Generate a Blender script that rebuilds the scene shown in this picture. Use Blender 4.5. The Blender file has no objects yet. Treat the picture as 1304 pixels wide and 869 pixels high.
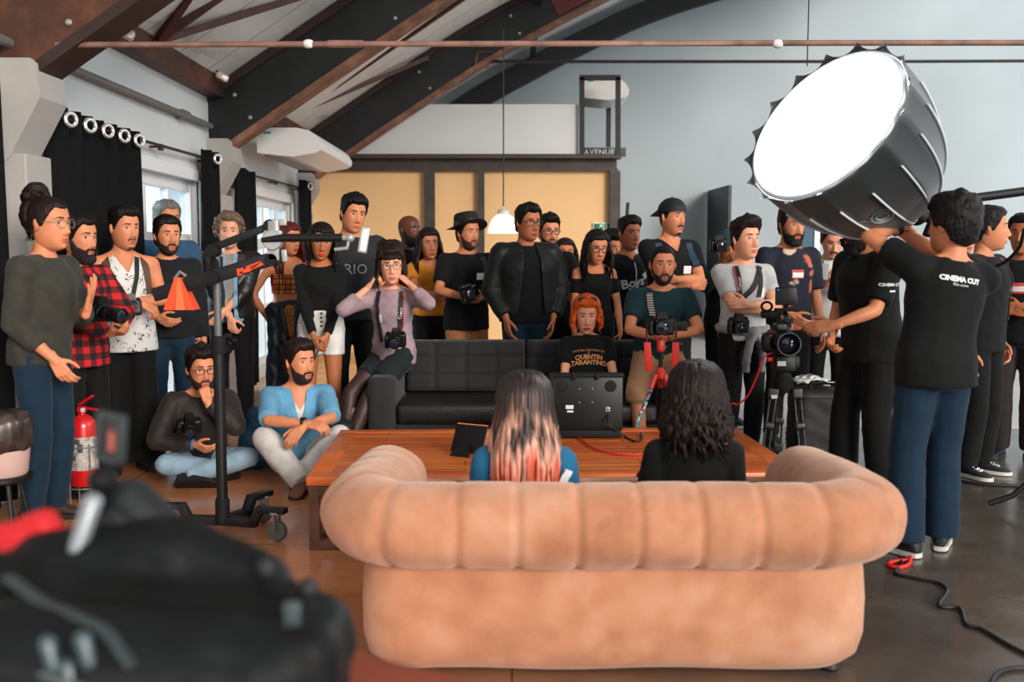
import bpy, bmesh, math, random
import numpy as np
from mathutils import Vector, Matrix, Euler
from mathutils.bvhtree import BVHTree

random.seed(7)
rng = np.random.default_rng(7)
SC = bpy.context.scene
COL = SC.collection
R = math.radians
PI = math.pi
V = Vector

# ------------------------------------------------------------------ camera geometry (35 mm lens, 1304x869 frame)
CAM_Z = 1.42
PITCH = R(4.94)
FPX = 1268.0


def P(u, v, Y):
    """the point of the place seen at picture coordinates u, v at depth Y"""
    cx, cy = (u - 652) / FPX, (434.5 - v) / FPX
    d = V((cx, math.cos(PITCH) + cy * math.sin(PITCH), -math.sin(PITCH) + cy * math.cos(PITCH)))
    t = Y / d.y
    return V((0, 0, CAM_Z)) + d * t


def floor_at(u, v):
    cx, cy = (u - 652) / FPX, (434.5 - v) / FPX
    d = V((cx, math.cos(PITCH) + cy * math.sin(PITCH), -math.sin(PITCH) + cy * math.cos(PITCH)))
    t = -CAM_Z / d.z
    return V((0, 0, CAM_Z)) + d * t


def sm(t):
    t = np.clip(t, 0, 1)
    return t * t * (3 - 2 * t)


def lin(h):
    h = h.lstrip('#')
    out = []
    for i in (0, 2, 4):
        x = int(h[i:i + 2], 16) / 255
        out.append(x / 12.92 if x <= 0.04045 else ((x + 0.055) / 1.055) ** 2.4)
    return tuple(out) + (1.0,)


# ------------------------------------------------------------------ materials
MATS = {}


def nd(nt, typ, **kw):
    n = nt.nodes.new(typ)
    for k, v in kw.items():
        if k in n.inputs:
            n.inputs[k].default_value = v
        else:
            setattr(n, k, v)
    return n


def mat(name, col, rough=0.6, metal=0.0, noise=None, bump=None, spec=0.5, emit=None, sheen=0, coat=0, stretch=None, trans=0):
    """principled material; noise=(scale, amount[, second colour]), bump=(scale, strength)"""
    if name in MATS:
        return MATS[name]
    m = bpy.data.materials.new(name)
    m.use_nodes = True
    nt = m.node_tree
    b = nt.nodes['Principled BSDF']
    c = lin(col) if isinstance(col, str) else col
    b.inputs['Base Color'].default_value = c
    b.inputs['Roughness'].default_value = rough
    b.inputs['Metallic'].default_value = metal
    b.inputs['Specular IOR Level'].default_value = spec
    if sheen:
        b.inputs['Sheen Weight'].default_value = sheen
    if coat:
        b.inputs['Coat Weight'].default_value = coat
    if trans:
        b.inputs['Transmission Weight'].default_value = trans
    if emit:
        b.inputs['Emission Color'].default_value = lin(emit[0])
        b.inputs['Emission Strength'].default_value = emit[1]
    if noise or bump:
        tc = nd(nt, 'ShaderNodeTexCoord')
        src = tc.outputs['Object']
        if stretch:
            mp = nd(nt, 'ShaderNodeMapping')
            mp.inputs['Scale'].default_value = stretch
            nt.links.new(src, mp.inputs[0])
            src = mp.outputs[0]
    if noise:
        n = nd(nt, 'ShaderNodeTexNoise', Scale=noise[0], Detail=5.0)
        nt.links.new(src, n.inputs['Vector'])
        rp = nd(nt, 'ShaderNodeValToRGB')
        c2 = lin(noise[2]) if len(noise) > 2 else tuple(x * (1 - noise[1]) for x in c[:3]) + (1,)
        c1 = c if len(noise) > 2 else tuple(min(1, x * (1 + noise[1])) for x in c[:3]) + (1,)
        rp.color_ramp.elements[0].color = c2
        rp.color_ramp.elements[1].color = c1
        rp.color_ramp.elements[0].position = 0.32
        rp.color_ramp.elements[1].position = 0.68
        nt.links.new(n.outputs[0], rp.inputs[0])
        nt.links.new(rp.outputs[0], b.inputs['Base Color'])
    if bump:
        n2 = nd(nt, 'ShaderNodeTexNoise', Scale=bump[0], Detail=4.0)
        nt.links.new(src, n2.inputs['Vector'])
        bp = nd(nt, 'ShaderNodeBump', Strength=bump[1], Distance=0.02)
        nt.links.new(n2.outputs[0], bp.inputs['Height'])
        nt.links.new(bp.outputs[0], b.inputs['Normal'])
    MATS[name] = m
    return m


def ramp(nt, fac, stops, interp='LINEAR'):
    rp = nd(nt, 'ShaderNodeValToRGB')
    cr = rp.color_ramp
    cr.interpolation = interp
    while len(cr.elements) < len(stops):
        cr.elements.new(0.5)
    for e, (p, c) in zip(cr.elements, stops):
        e.position = p
        e.color = lin(c) if isinstance(c, str) else c
    nt.links.new(fac, rp.inputs[0])
    return rp.outputs[0]


def custom(name, fn, rough=0.7):
    if name in MATS:
        return MATS[name]
    m = bpy.data.materials.new(name)
    m.use_nodes = True
    nt = m.node_tree
    b = nt.nodes['Principled BSDF']
    b.inputs['Roughness'].default_value = rough
    tc = nd(nt, 'ShaderNodeTexCoord')
    o = fn(nt, tc.outputs['Object'], b)
    if o is not None:
        nt.links.new(o, b.inputs['Base Color'])
    MATS[name] = m
    return m


def stripes(nt, src, axis, freq, duty=0.5):
    sx = nd(nt, 'ShaderNodeSeparateXYZ')
    nt.links.new(src, sx.inputs[0])
    a = nd(nt, 'ShaderNodeMath', operation='MULTIPLY')
    nt.links.new(sx.outputs[axis], a.inputs[0])
    a.inputs[1].default_value = freq
    f = nd(nt, 'ShaderNodeMath', operation='FRACT')
    nt.links.new(a.outputs[0], f.inputs[0])
    g = nd(nt, 'ShaderNodeMath', operation='GREATER_THAN')
    nt.links.new(f.outputs[0], g.inputs[0])
    g.inputs[1].default_value = duty
    return g.outputs[0]


def mixc(nt, fac, a, b):
    mx = nd(nt, 'ShaderNodeMix', data_type='RGBA')
    if hasattr(fac, 'is_linked') or hasattr(fac, 'links'):
        nt.links.new(fac, mx.inputs[0])
    else:
        mx.inputs[0].default_value = fac
    for s, i in ((a, 6), (b, 7)):
        if isinstance(s, str):
            mx.inputs[i].default_value = lin(s)
        else:
            nt.links.new(s, mx.inputs[i])
    return mx.outputs[2]


def addm(nt, a, b, op='ADD', clamp=False):
    m = nd(nt, 'ShaderNodeMath', operation=op)
    m.use_clamp = clamp
    for s, i in ((a, 0), (b, 1)):
        if isinstance(s, (int, float)):
            m.inputs[i].default_value = s
        else:
            nt.links.new(s, m.inputs[i])
    return m.outputs[0]


# ------------------------------------------------------------------ objects
ROOTM = {}


def tag(o, label=None, cat=None, group=None, kind=None):
    if label:
        o['label'] = label
    if cat:
        o['category'] = cat
    if group:
        o['group'] = group
    if kind:
        o['kind'] = kind
    return o


def root(name, label, cat, loc=(0, 0, 0), rz=0.0, group=None, kind=None, rot=None):
    o = bpy.data.objects.new(name, None)
    COL.objects.link(o)
    o.empty_display_size = 0.1
    e = rot if rot is not None else Euler((0, 0, rz))
    o.location = loc
    o.rotation_euler = e
    ROOTM[o.name] = Matrix.Translation(V(loc)) @ e.to_matrix().to_4x4()
    return tag(o, label, cat, group, kind)


def mesh_obj(name, verts, faces, m=None, parent=None, smooth=35, space=None, world=False):
    """one mesh object; verts in the root's own frame (or in WORLD / SPACE, brought into the root's frame)"""
    va = np.asarray(verts, dtype=float).reshape(-1, 3)
    rt = parent
    while rt is not None and rt.parent is not None:
        rt = rt.parent
    if (world or space is not None) and rt is not None:
        mm = ROOTM[rt.name].inverted() @ (space if space is not None else Matrix.Identity(4))
    elif space is not None:
        mm = space
    else:
        mm = None
    if mm is not None:
        a = np.array(mm)
        va = va @ a[:3, :3].T + a[:3, 3]
    me = bpy.data.meshes.new(name)
    me.from_pydata(va.tolist(), [], faces)
    me.update()
    if m is not None:
        me.materials.append(m)
    o = bpy.data.objects.new(name, me)
    COL.objects.link(o)
    if parent is not None:
        o.parent = parent
    if smooth:
        me.polygons.foreach_set('use_smooth', [True] * len(me.polygons))
        if smooth is not True and smooth < 180:
            me.set_sharp_from_angle(angle=R(smooth))
    return o


def frame_from(d, ref=None):
    d = V(d).normalized()
    r = V(ref) if ref is not None else (V((0, 0, 1)) if abs(d.z) < 0.9 else V((0, 1, 0)))
    x = r.cross(d)
    if x.length < 1e-6:
        x = V((1, 0, 0)).cross(d)
    x.normalize()
    y = d.cross(x).normalized()
    return x, y, d


class MB:
    """collects closed pieces of one mesh"""

    def __init__(s):
        s.v = []
        s.f = []

    def add(s, vs, fs):
        o = len(s.v)
        s.v.extend([(float(p[0]), float(p[1]), float(p[2])) for p in vs])
        s.f.extend([tuple(i + o for i in f) for f in fs])
        return s

    def rings(s, rings, cap=True, closed=False):
        n = len(rings[0])
        vs = [p for r in rings for p in r]
        fs = []
        m = len(rings)
        for i in range(m if closed else m - 1):
            for j in range(n):
                a, b = i * n + j, i * n + (j + 1) % n
                i2 = (i + 1) % m
                c, d = i2 * n + (j + 1) % n, i2 * n + j
                fs.append((a, b, c, d))
        if cap and not closed:
            fs.append(tuple(range(n - 1, -1, -1)))
            fs.append(tuple((m - 1) * n + j for j in range(n)))
        return s.add(vs, fs)

    def tube(s, pts, r, n=8, flat=1.0, ref=None, closed=False):
        pts = [V(p) for p in pts]
        rs = r if isinstance(r, (list, tuple)) else [r] * len(pts)
        out = []
        x = None
        m = len(pts)
        for i, p in enumerate(pts):
            if closed:
                d = pts[(i + 1) % m] - pts[i - 1]
            else:
                d = pts[min(i + 1, m - 1)] - pts[max(i - 1, 0)]
            if d.length < 1e-9:
                d = V((0, 0, 1))
            d.normalize()
            if x is None:
                x, y, _ = frame_from(d, ref)
            else:
                x = (x - d * x.dot(d))
                if x.length < 1e-6:
                    x, y, _ = frame_from(d)
                x.normalize()
                y = d.cross(x)
            out.append([p + (x * math.cos(2 * PI * k / n) + y * math.sin(2 * PI * k / n) * flat) * rs[i] for k in range(n)])
        return s.rings(out, closed=closed)

    def cap(s, a, b, ra, rb, n=14, fa=False, fb=False, sx=1.0, ref=None):
        """tapered capsule; flat ends with fa / fb"""
        a, b = V(a), V(b)
        d = b - a
        if d.length < 1e-6:
            d = V((0, 0, 1e-5))
        x, y, w = frame_from(d, ref)
        rings = []

        def ring(c, r):
            rings.append([c + (x * math.cos(2 * PI * k / n) * sx + y * math.sin(2 * PI * k / n)) * r for k in range(n)])
        if not fa:
            for t in (-80, -50, -22):
                ring(a + w * ra * math.sin(R(t)), ra * math.cos(R(t)))
        ring(a, ra)
        ring((a + b) / 2, (ra + rb) / 2)
        ring(b, rb)
        if not fb:
            for t in (22, 50, 80):
                ring(b + w * rb * math.sin(R(t)), rb * math.cos(R(t)))
        return s.rings(rings)

    def ball(s, c, r, n=14, m=10, M=None):
        r = (r, r, r) if isinstance(r, (int, float)) else r
        rings = []
        for i in range(1, m):
            t = PI * i / m
            ring = []
            for k in range(n):
                p = V((r[0] * math.sin(t) * math.cos(2 * PI * k / n), r[1] * math.sin(t) * math.sin(2 * PI * k / n), -r[2] * math.cos(t)))
                ring.append((M @ p if M else p) + V(c))
            rings.append(ring)
        return s.rings(rings)

    def box(s, c, size, rot=None, bev=0.0, seg=2):
        bm = bmesh.new()
        bmesh.ops.create_cube(bm, size=1.0)
        bmesh.ops.scale(bm, vec=V(size), verts=bm.verts)
        if bev:
            bmesh.ops.bevel(bm, geom=bm.edges[:], offset=min(bev, min(size) * 0.49), segments=seg, profile=0.5, affect='EDGES')
        M = Matrix.Identity(3)
        if rot is not None:
            M = rot if isinstance(rot, Matrix) else Euler(rot).to_matrix()
            M = M.to_3x3()
        bm.verts.index_update()
        s.add([M @ v.co + V(c) for v in bm.verts], [tuple(v.index for v in f.verts) for f in bm.faces])
        bm.free()
        return s

    def bar(s, a, b, w, h=None, bev=0.0, ref=None):
        """square bar from a to b"""
        h = h or w
        a, b = V(a), V(b)
        x, y, d = frame_from(b - a, ref)
        M = Matrix((x, y, d)).transposed()
        return s.box((a + b) / 2, (w, h, (b - a).length), M, bev)

    def lathe(s, prof, n=24, c=(0, 0, 0), M=None, closed=False):
        rings = []
        for r, z in prof:
            ring = []
            for k in range(n):
                p = V((max(r, 1e-4) * math.cos(2 * PI * k / n), max(r, 1e-4) * math.sin(2 * PI * k / n), z))
                ring.append((M @ p if M else p) + V(c))
            rings.append(ring)
        return s.rings(rings, closed=closed)

    def prism(s, poly, d0, d1, M=None):
        """poly in the xy plane, from z=d0 to z=d1, turned by M"""
        r0 = [V((x, y, d0)) for x, y in poly]
        r1 = [V((x, y, d1)) for x, y in poly]
        if M is not None:
            r0 = [M @ p for p in r0]
            r1 = [M @ p for p in r1]
        return s.rings([r0, r1])

    def sweep(s, path, section, scale=None, cap=True):
        """section (n, z) swept along a path in the xy plane; n along the path's right-hand normal"""
        rings = []
        m = len(path)
        for i in range(m):
            a, b = V(path[max(i - 1, 0)]), V(path[min(i + 1, m - 1)])
            d = (b - a).to_2d().normalized()
            nrm = V((d.y, -d.x))
            f = scale(i / (m - 1)) if scale else 1.0
            rings.append([V((path[i][0] + nrm.x * sn * f, path[i][1] + nrm.y * sn * f, path[i][2] + sz * f)) for sn, sz in section])
        return s.rings(rings, cap=cap)

    def build(s, name, m=None, parent=None, smooth=35, space=None, world=False):
        return mesh_obj(name, s.v, s.f, m, parent, smooth, space, world)


def solo(mb, name, m, label, cat, loc=(0, 0, 0), group=None, kind=None, smooth=35):
    """a thing that is one mesh: its verts are given around its base point loc"""
    o = mb.build(name, m, None, smooth)
    o.location = loc
    return tag(o, label, cat, group, kind)


def remesh(mb, vox, it=3, fac=0.5):
    me = bpy.data.meshes.new('tmp')
    me.from_pydata(mb.v, [], mb.f)
    bm = bmesh.new()
    bm.from_mesh(me)
    bmesh.ops.recalc_face_normals(bm, faces=bm.faces)
    bm.to_mesh(me)
    bm.free()
    o = bpy.data.objects.new('tmp', me)
    COL.objects.link(o)
    md = o.modifiers.new('r', 'REMESH')
    md.mode = 'VOXEL'
    md.voxel_size = vox
    if it:
        ms = o.modifiers.new('s', 'SMOOTH')
        ms.iterations = it
        ms.factor = fac
    dg = bpy.context.evaluated_depsgraph_get()
    ev = o.evaluated_get(dg)
    em = ev.to_mesh()
    n = len(em.vertices)
    va = np.empty(n * 3)
    em.vertices.foreach_get('co', va)
    va = va.reshape(-1, 3)
    na = np.empty(n * 3)
    em.vertices.foreach_get('normal', na)
    na = na.reshape(-1, 3)
    fs = [tuple(p.vertices) for p in em.polygons]
    ev.to_mesh_clear()
    bpy.data.objects.remove(o)
    bpy.data.meshes.remove(me)
    return va, na, fs


def soften_edge(v, f, it=8):
    """smooths the open edges of a cut garment"""
    cnt = {}
    for q in f:
        for a, b in zip(q, q[1:] + q[:1]):
            e = (a, b) if a < b else (b, a)
            cnt[e] = cnt.get(e, 0) + 1
    nb = {}
    for (a, b), c in cnt.items():
        if c == 1:
            nb.setdefault(a, []).append(b)
            nb.setdefault(b, []).append(a)
    v = [V(p) for p in v]
    for _ in range(it):
        new = {i: v[i] * .4 + (v[n[0]] + v[n[1]]) * .3 for i, n in nb.items() if len(n) == 2}
        for i, p in new.items():
            v[i] = p
    return [tuple(p) for p in v]


def fbm(p, f, seed=0.0):
    x, y, z = (p * f).T
    s = seed * 3.7
    a = np.sin(x * 1.3 + 1.7 * np.sin(y * 0.9 + s) + s) + np.sin(y * 1.7 + 1.3 * np.sin(z * 1.1 + 2 * s) + 1.1) + np.sin(z * 1.5 + 1.9 * np.sin(x * 0.8 + s) + 2.3)
    b = np.sin(x * 2.9 + y * 1.7 + s) * np.sin(y * 3.1 - z * 2.3 + 1.0) + np.sin(z * 3.7 + x * 1.9 + s)
    return a / 3 * 0.65 + b / 2 * 0.35


def text_mesh(body, size, bold=0.0, spacing=1.0, align='CENTER', extrude=0.0, res=2):
    """(verts, faces) of lettering in the xy plane, centred"""
    cu = bpy.data.curves.new('t', 'FONT')
    cu.body = body
    cu.size = size
    cu.align_x = align
    cu.align_y = 'CENTER'
    cu.offset = bold
    cu.space_character = spacing
    cu.extrude = extrude
    cu.resolution_u = res
    o = bpy.data.objects.new('t', cu)
    COL.objects.link(o)
    dg = bpy.context.evaluated_depsgraph_get()
    ev = o.evaluated_get(dg)
    me = ev.to_mesh()
    vs = [v.co.copy() for v in me.vertices]
    fs = [tuple(p.vertices) for p in me.polygons]
    ev.to_mesh_clear()
    bpy.data.objects.remove(o)
    bpy.data.curves.remove(cu)
    return vs, fs


def catmull(pts, n=8):
    pts = [V(p) for p in pts]
    q = [pts[0] * 2 - pts[1]] + pts + [pts[-1] * 2 - pts[-2]]
    out = []
    for i in range(1, len(q) - 2):
        for k in range(n):
            t = k / n
            a, b, c, d = q[i - 1], q[i], q[i + 1], q[i + 2]
            out.append(0.5 * ((2 * b) + (c - a) * t + (2 * a - 5 * b + 4 * c - d) * t * t + (3 * b - a - 3 * c + d) * t ** 3))
    out.append(pts[-1])
    return out
# ------------------------------------------------------------------ heads
HZ = np.array([-.124, -.118, -.106, -.088, -.066, -.040, -.010, .020, .050, .080, .104, .119, .125])
HF = np.array([.030, .058, .080, .089, .092, .093, .0925, .091, .091, .083, .062, .034, .004])
HB = np.array([-.012, .014, .038, .052, .066, .081, .092, .098, .099, .090, .068, .038, .004])
HW = np.array([.010, .026, .041, .052, .060, .067, .0715, .0745, .075, .069, .053, .030, .004])
_zz = np.linspace(-.124, .125, 200)


def _s(t):
    y = np.interp(_zz, HZ, t)
    k = np.ones(9) / 9
    yp = np.concatenate([np.full(4, y[0]), y, np.full(4, y[-1])])
    ys = np.convolve(yp, k, 'valid')
    w = np.clip(np.minimum(_zz + .124, .125 - _zz) / .012, 0, 1)
    return ys * w + y * (1 - w)


TF, TB, TW = _s(HF), _s(HB), _s(HW)


def gs(x, s):
    return np.exp(-(x / s) ** 2)


def head_pts(a, z, jaw=1.0, nose=1.0):
    """a: angle from the face (0 = forward, + towards the person's left), z: height; arrays -> points"""
    f, b, w = np.interp(z, _zz, TF), np.interp(z, _zz, TB), np.interp(z, _zz, TW)
    w = w * (1 + (jaw - 1) * np.clip(-z / .09, 0, 1))
    ca, sa = np.cos(a), np.sin(a)
    e = 2 / 2.25
    x = w * np.sign(sa) * np.abs(sa) ** e
    c = np.sign(ca) * np.abs(ca) ** e
    # ring centre shifts so that front and back follow their own profiles
    y = np.where(c > 0, -f * c, -b * c)
    fr = np.clip(c, 0, 1) ** 0.5
    d = 0
    # nose
    nl = np.interp(z, [-.048, -.040, -.030, .005, .022, .034], [0, .012, .0235, .011, .004, 0])
    nw = np.interp(z, [-.048, -.034, -.01, .03], [.0125, .0135, .0095, .0085])
    d = d + nose * nl * gs(x, nw)
    d = d + nose * .007 * gs(z + .036, .008) * (gs(x - .0125, .0065) + gs(x + .0125, .0065))
    # eye sockets, brow, cheeks
    d = d - .0085 * gs(z - .013, .011) * (gs(x - .031, .016) + gs(x + .031, .016))
    d = d + .0045 * gs(z - .034, .009) * (gs(x - .028, .022) + gs(x + .028, .022))
    d = d + .004 * gs(z + .018, .02) * (gs(x - .045, .018) + gs(x + .045, .018))
    # lips, chin
    d = d + .0055 * gs(z + .063, .0050) * gs(x, .020) + .006 * gs(z + .0745, .0055) * gs(x, .017)
    d = d - .003 * gs(z + .0685, .0022) * gs(x, .020) - .003 * gs(z + .086, .006) * gs(x, .022)
    d = d + .006 * gs(z + .105, .011) * gs(x, .020)
    y = y - d * fr
    return np.stack([x, y, z], -1)


def head_mesh(hs, jaw, nose, nz=44, na=52):
    t = np.linspace(0.0, 1, nz)
    z = .0005 - .1243 * np.cos(PI * (0.02 + 0.96 * t))
    a = np.linspace(-PI, PI, na, endpoint=False)
    # more columns towards the face
    a = a - 0.45 * np.sin(a)
    A, Z = np.meshgrid(a, z)
    p = head_pts(A, Z, jaw, nose) * hs
    return p


def head_offset(a, z, off, jaw, nose):
    """points off the surface of the head by OFF"""
    e = 1e-3
    p = head_pts(a, z, jaw, nose)
    da = head_pts(a + e, z, jaw, nose) - p
    dz = head_pts(a, z + e, jaw, nose) - p
    n = np.cross(da, dz)
    n /= np.maximum(np.linalg.norm(n, axis=-1, keepdims=True), 1e-9)
    return p + n * np.asarray(off)[..., None]


def grid_faces(ny, nx, wrap=False, mask=None):
    fs = []
    for i in range(ny - 1):
        for j in range(nx if wrap else nx - 1):
            j2 = (j + 1) % nx
            q = (i * nx + j, i * nx + j2, (i + 1) * nx + j2, (i + 1) * nx + j)
            if mask is None or all(mask[k] for k in q):
                fs.append(q)
    return fs


def compact(v, f):
    used = sorted({i for q in f for i in q})
    mp = {o: n for n, o in enumerate(used)}
    return [v[i] for i in used], [tuple(mp[i] for i in q) for q in f]


HAIRLINE = ([0, 35, 52, 66, 80, 92, 104, 122, 180], [.074, .076, .058, .022, -.012, -.006, -.02, -.062, -.085])


def hair_cap(th_top, th_side, lump=0.15, freq=60, hs=1.0, jaw=1.0, line=0.0, front=0.0, seed=1, sidecut=None, part=None, back=0.0):
    nz, na = 46, 72
    t = np.linspace(0, 1, nz)
    z = .0005 - .1243 * np.cos(PI * (0.10 + 0.898 * t))
    a = np.linspace(-PI, PI, na, endpoint=False)
    A, Z = np.meshgrid(a, z)
    ad = np.abs(np.degrees(A))
    hz = np.interp(ad, HAIRLINE[0], HAIRLINE[1]) + line
    if sidecut is not None:
        hz = np.where(ad > 70, np.maximum(hz, sidecut), hz)
    p0 = head_pts(A, Z, jaw, 0)
    ns = fbm(p0.reshape(-1, 3), freq, seed).reshape(A.shape)
    mask = sm((Z - hz + .004 * ns) / .014)
    th = th_side + (th_top - th_side) * sm((Z - .045) / .06)
    th = th + front * gs(ad, 55) * sm((Z - .06) / .04) + back * sm((ad - 100) / 50)
    if part is not None:
        th = th * (1 - .7 * gs(p0[..., 0] - part, .006) * sm((Z - .07) / .03) * (p0[..., 1] < .03))
    th = th * (1 + lump * ns)
    off = th * mask - .008 * (1 - mask)
    return (head_offset(A, Z, off, jaw, 0) * hs).reshape(-1, 3), grid_faces(nz, na, True), A


def face_patch(mask_fn, off, hs, jaw, nose, amax=75, z0=-.124, z1=.06, nx=90, nz=60, lump=0.0):
    a = np.radians(np.linspace(-amax, amax, nx))
    z = np.linspace(z0, z1, nz)
    A, Z = np.meshgrid(a, z)
    p = head_pts(A, Z, jaw, nose)
    m = mask_fn(p[..., 0], Z, np.degrees(A), p)
    o = np.full(A.shape, off)
    if lump:
        o = o * (1 + lump * fbm(p.reshape(-1, 3), 160).reshape(A.shape))
    if m.dtype != bool:
        o = o * np.clip(m, 0, 1) - .003 * (1 - np.clip(m, 0, 1))
        m = m > 0.02
    q = (head_offset(A, Z, o, jaw, nose) * hs).reshape(-1, 3)
    f = grid_faces(nz, nx, False, m.reshape(-1))
    return compact(q.tolist(), f)


# ------------------------------------------------------------------ bodies
def torso_table(g, fat):
    if g == 'f':
        t = [(-.12, .10, .085, .012), (-.06, .163, .110, .012), (0, .166, .110, .012), (.06, .150, .098, .005), (.13, .124, .088, 0), (.20, .126, .090, -.004),
             (.26, .136, .104, -.014), (.31, .142, .110, -.018), (.36, .142, .098, -.010), (.40, .132, .084, .0), (.435, .098, .068, .008), (.47, .064, .056, .012), (.50, .05, .05, .012)]
    else:
        t = [(-.12, .10, .09, .01), (-.06, .158, .113, .01), (0, .163, .113, .008), (.06, .155, .107, 0), (.13, .147, .103, -.004), (.20, .152, .107, -.006),
             (.28, .167, .117, -.008), (.34, .170, .117, -.006), (.39, .158, .100, .002), (.43, .118, .078, .010), (.47, .076, .062, .012), (.50, .058, .055, .012)]
    out = []
    for z, w, d, y in t:
        k = 1 - abs(np.clip((z - .08) / .42, -1, 1)) * .55
        if z > .44:
            k *= .5
        out.append((z, w * (1 + (fat - 1) * k), d * (1 + (fat - 1) * 1.5 * k), y - .35 * (fat - 1) * d * k))
    return np.array(out)


def tor(tab, z):
    return [np.interp(z, tab[:, 0], tab[:, i]) for i in (1, 2, 3)]


def ik(a, c, l1, l2, hint):
    a, c = V(a), V(c)
    d = c - a
    L = d.length
    mx = (l1 + l2) * 0.995
    if L > mx:
        c = a + d * (mx / L)
        d = c - a
        L = mx
    if L < abs(l1 - l2) + .02:
        L = abs(l1 - l2) + .02
        c = a + d.normalized() * L
        d = c - a
    u = d / L
    x = (l1 * l1 - l2 * l2 + L * L) / (2 * L)
    h = math.sqrt(max(l1 * l1 - x * x, 0))
    hv = V(hint)
    hv = hv - u * hv.dot(u)
    if hv.length < 1e-5:
        hv = V((0, 1, 0)) - u * u.y
    return a + u * x + hv.normalized() * h, c


CURL = {'relaxed': (18, 24, 16), 'grip': (48, 62, 40), 'fist': (75, 85, 55), 'flat': (3, 5, 4), 'spread': (4, 8, 6), 'soft': (32, 34, 22), 'point': (60, 70, 45)}


def hand_mesh(wr, d, n, side, kind, k, vox):
    d = V(d).normalized()
    n = V(n)
    n = n - d * n.dot(d)
    if n.length < 1e-4:
        n = V((0, 1, 0)) - d * d.y
    n.normalize()
    th = d.cross(n) * (-side)
    mb = MB()
    W = V(wr)

    def pt(x, y, z):
        return W + (d * x + th * y + n * z) * k
    kn = [(.090, .030), (.096, .010), (.091, -.010), (.082, -.029)]
    ln = [(.042, .027, .022), (.046, .030, .023), (.042, .028, .022), (.033, .021, .020)]
    mb.cap(pt(-.03, 0, 0), pt(.012, .002, 0), .024 * k, .023 * k, 12, sx=1.15, ref=n)
    for kx, ky in kn:
        mb.cap(pt(.008, ky * .62, 0), pt(kx, ky, 0), .0150 * k, .0118 * k, 10)
    mb.cap(pt(.02, .014, .004), pt(.07, .006, .006), .017 * k, .013 * k, 10)
    c = CURL[kind]
    fan = {'spread': 13, 'flat': 4, 'relaxed': 4}.get(kind, 2)
    for i, ((kx, ky), l3) in enumerate(zip(kn, ln)):
        p = pt(kx, ky, 0)
        ang = 0
        sp = R(fan * (1.5 - i))
        extra = i * 3
        for j, l in enumerate(l3):
            cc = c[j] + (extra if kind in ('relaxed', 'soft') else 0)
            if kind == 'point' and i == 0:
                cc = 4
            ang += R(cc)
            dd = (d * math.cos(sp) + th * math.sin(sp)) * math.cos(ang) + n * math.sin(ang)
            q = p + dd * l * k
            r0, r1 = (.0098, .0092, .0086, .0074)[j] * k, (.0098, .0092, .0086, .0074)[j + 1] * k
            mb.cap(p, q, r0, r1, 9)
            p = q
    # thumb, from the side of the palm near its base
    out = {'grip': (.5, .62, .55), 'fist': (.6, .35, .75), 'spread': (.55, .83, .1), 'flat': (.75, .62, .1)}.get(kind, (.72, .55, .35))
    t0 = pt(.022, .022, .004)
    t1 = t0 + (d * .55 + th * .72 + n * .28).normalized() * .042 * k
    t2 = t1 + (d * out[0] + th * out[1] * .6 + n * out[2]).normalized() * .032 * k
    t3 = t2 + (d * out[0] * 1.2 + th * out[1] * .25 + n * out[2]).normalized() * .026 * k
    mb.cap(t0, t1, .0165 * k, .0120 * k, 10)
    mb.cap(t1, t2, .0115 * k, .0102 * k, 9)
    mb.cap(t2, t3, .0102 * k, .0082 * k, 9)
    va, na, fs = remesh(mb, vox, 2, .5)
    return va, fs


def shoe(o_root, M, k, kind, mu, ms, vox=0.0):
    """shoe with upper, sole; M puts the ankle frame (toe along -y, sole at z=-.085) into the person's frame"""
    prof = [(.078, .018, .050), (.070, .030, .085), (.045, .036, .104), (.012, .038, .100), (-.03, .041, .080), (-.075, .045, .060), (-.115, .047, .050), (-.150, .042, .042), (-.176, .030, .034), (-.188, .012, .026)]
    if kind == 'boot':
        prof[1:4] = [(.070, .034, .15), (.045, .042, .17), (.0, .042, .165)]
    mb = MB()
    rings = []
    n = 16
    for y, w, h in prof:
        ring = []
        for j in range(n):
            t = 2 * PI * j / n
            cx = math.sin(t)
            cz = math.cos(t)
            e = .75 if cz < 0 else .9
            ring.append(M @ V((w * k * math.copysign(abs(cx) ** .8, cx), y * k, -.085 * k + (.018 + (h - .018) * (0.5 + 0.5 * math.copysign(abs(cz) ** e, cz))) * k)))
        rings.append(ring)
    mb.rings(rings)
    up = mb.build('shoe', mu, o_root, 60)
    mb = MB()
    out = [(x * 1.06, y) for x, y in [(.0, .084), (.024, .076), (.036, .045), (.038, .0), (.042, -.05), (.048, -.10), (.046, -.145), (.033, -.178), (.012, -.194), (-.012, -.194), (-.033, -.178), (-.046, -.145), (-.048, -.10), (-.042, -.05), (-.038, .0), (-.036, .045), (-.024, .076)]]
    mb.rings([[M @ V((x * k, y * k, (-.085 + z) * k)) for x, y in out] for z in (0.0, .004, .022)])
    mb.build('sole', ms, up, 50)
    if kind == 'canvas':
        mb = MB()
        for i in range(4):
            y = -.03 - i * .025
            z = -.085 + np.interp(y, [-.115, -.075, -.03], [.052, .062, .083])
            mb.tube([M @ V((sx * .024 * k, (y + sy) * k, z * k)) for sx, sy in ((-1, .0), (0, -.006), (1, .0))], .0045 * k, 6)
            mb.tube([M @ V((sx * .024 * k, (y + sy) * k, (z + .002) * k)) for sx, sy in ((-1, -.016), (0, 0), (1, .006))], .0045 * k, 6)
        mb.build('lace', mat('white_lace', '#e8e4dc'), up)
    return up


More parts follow.
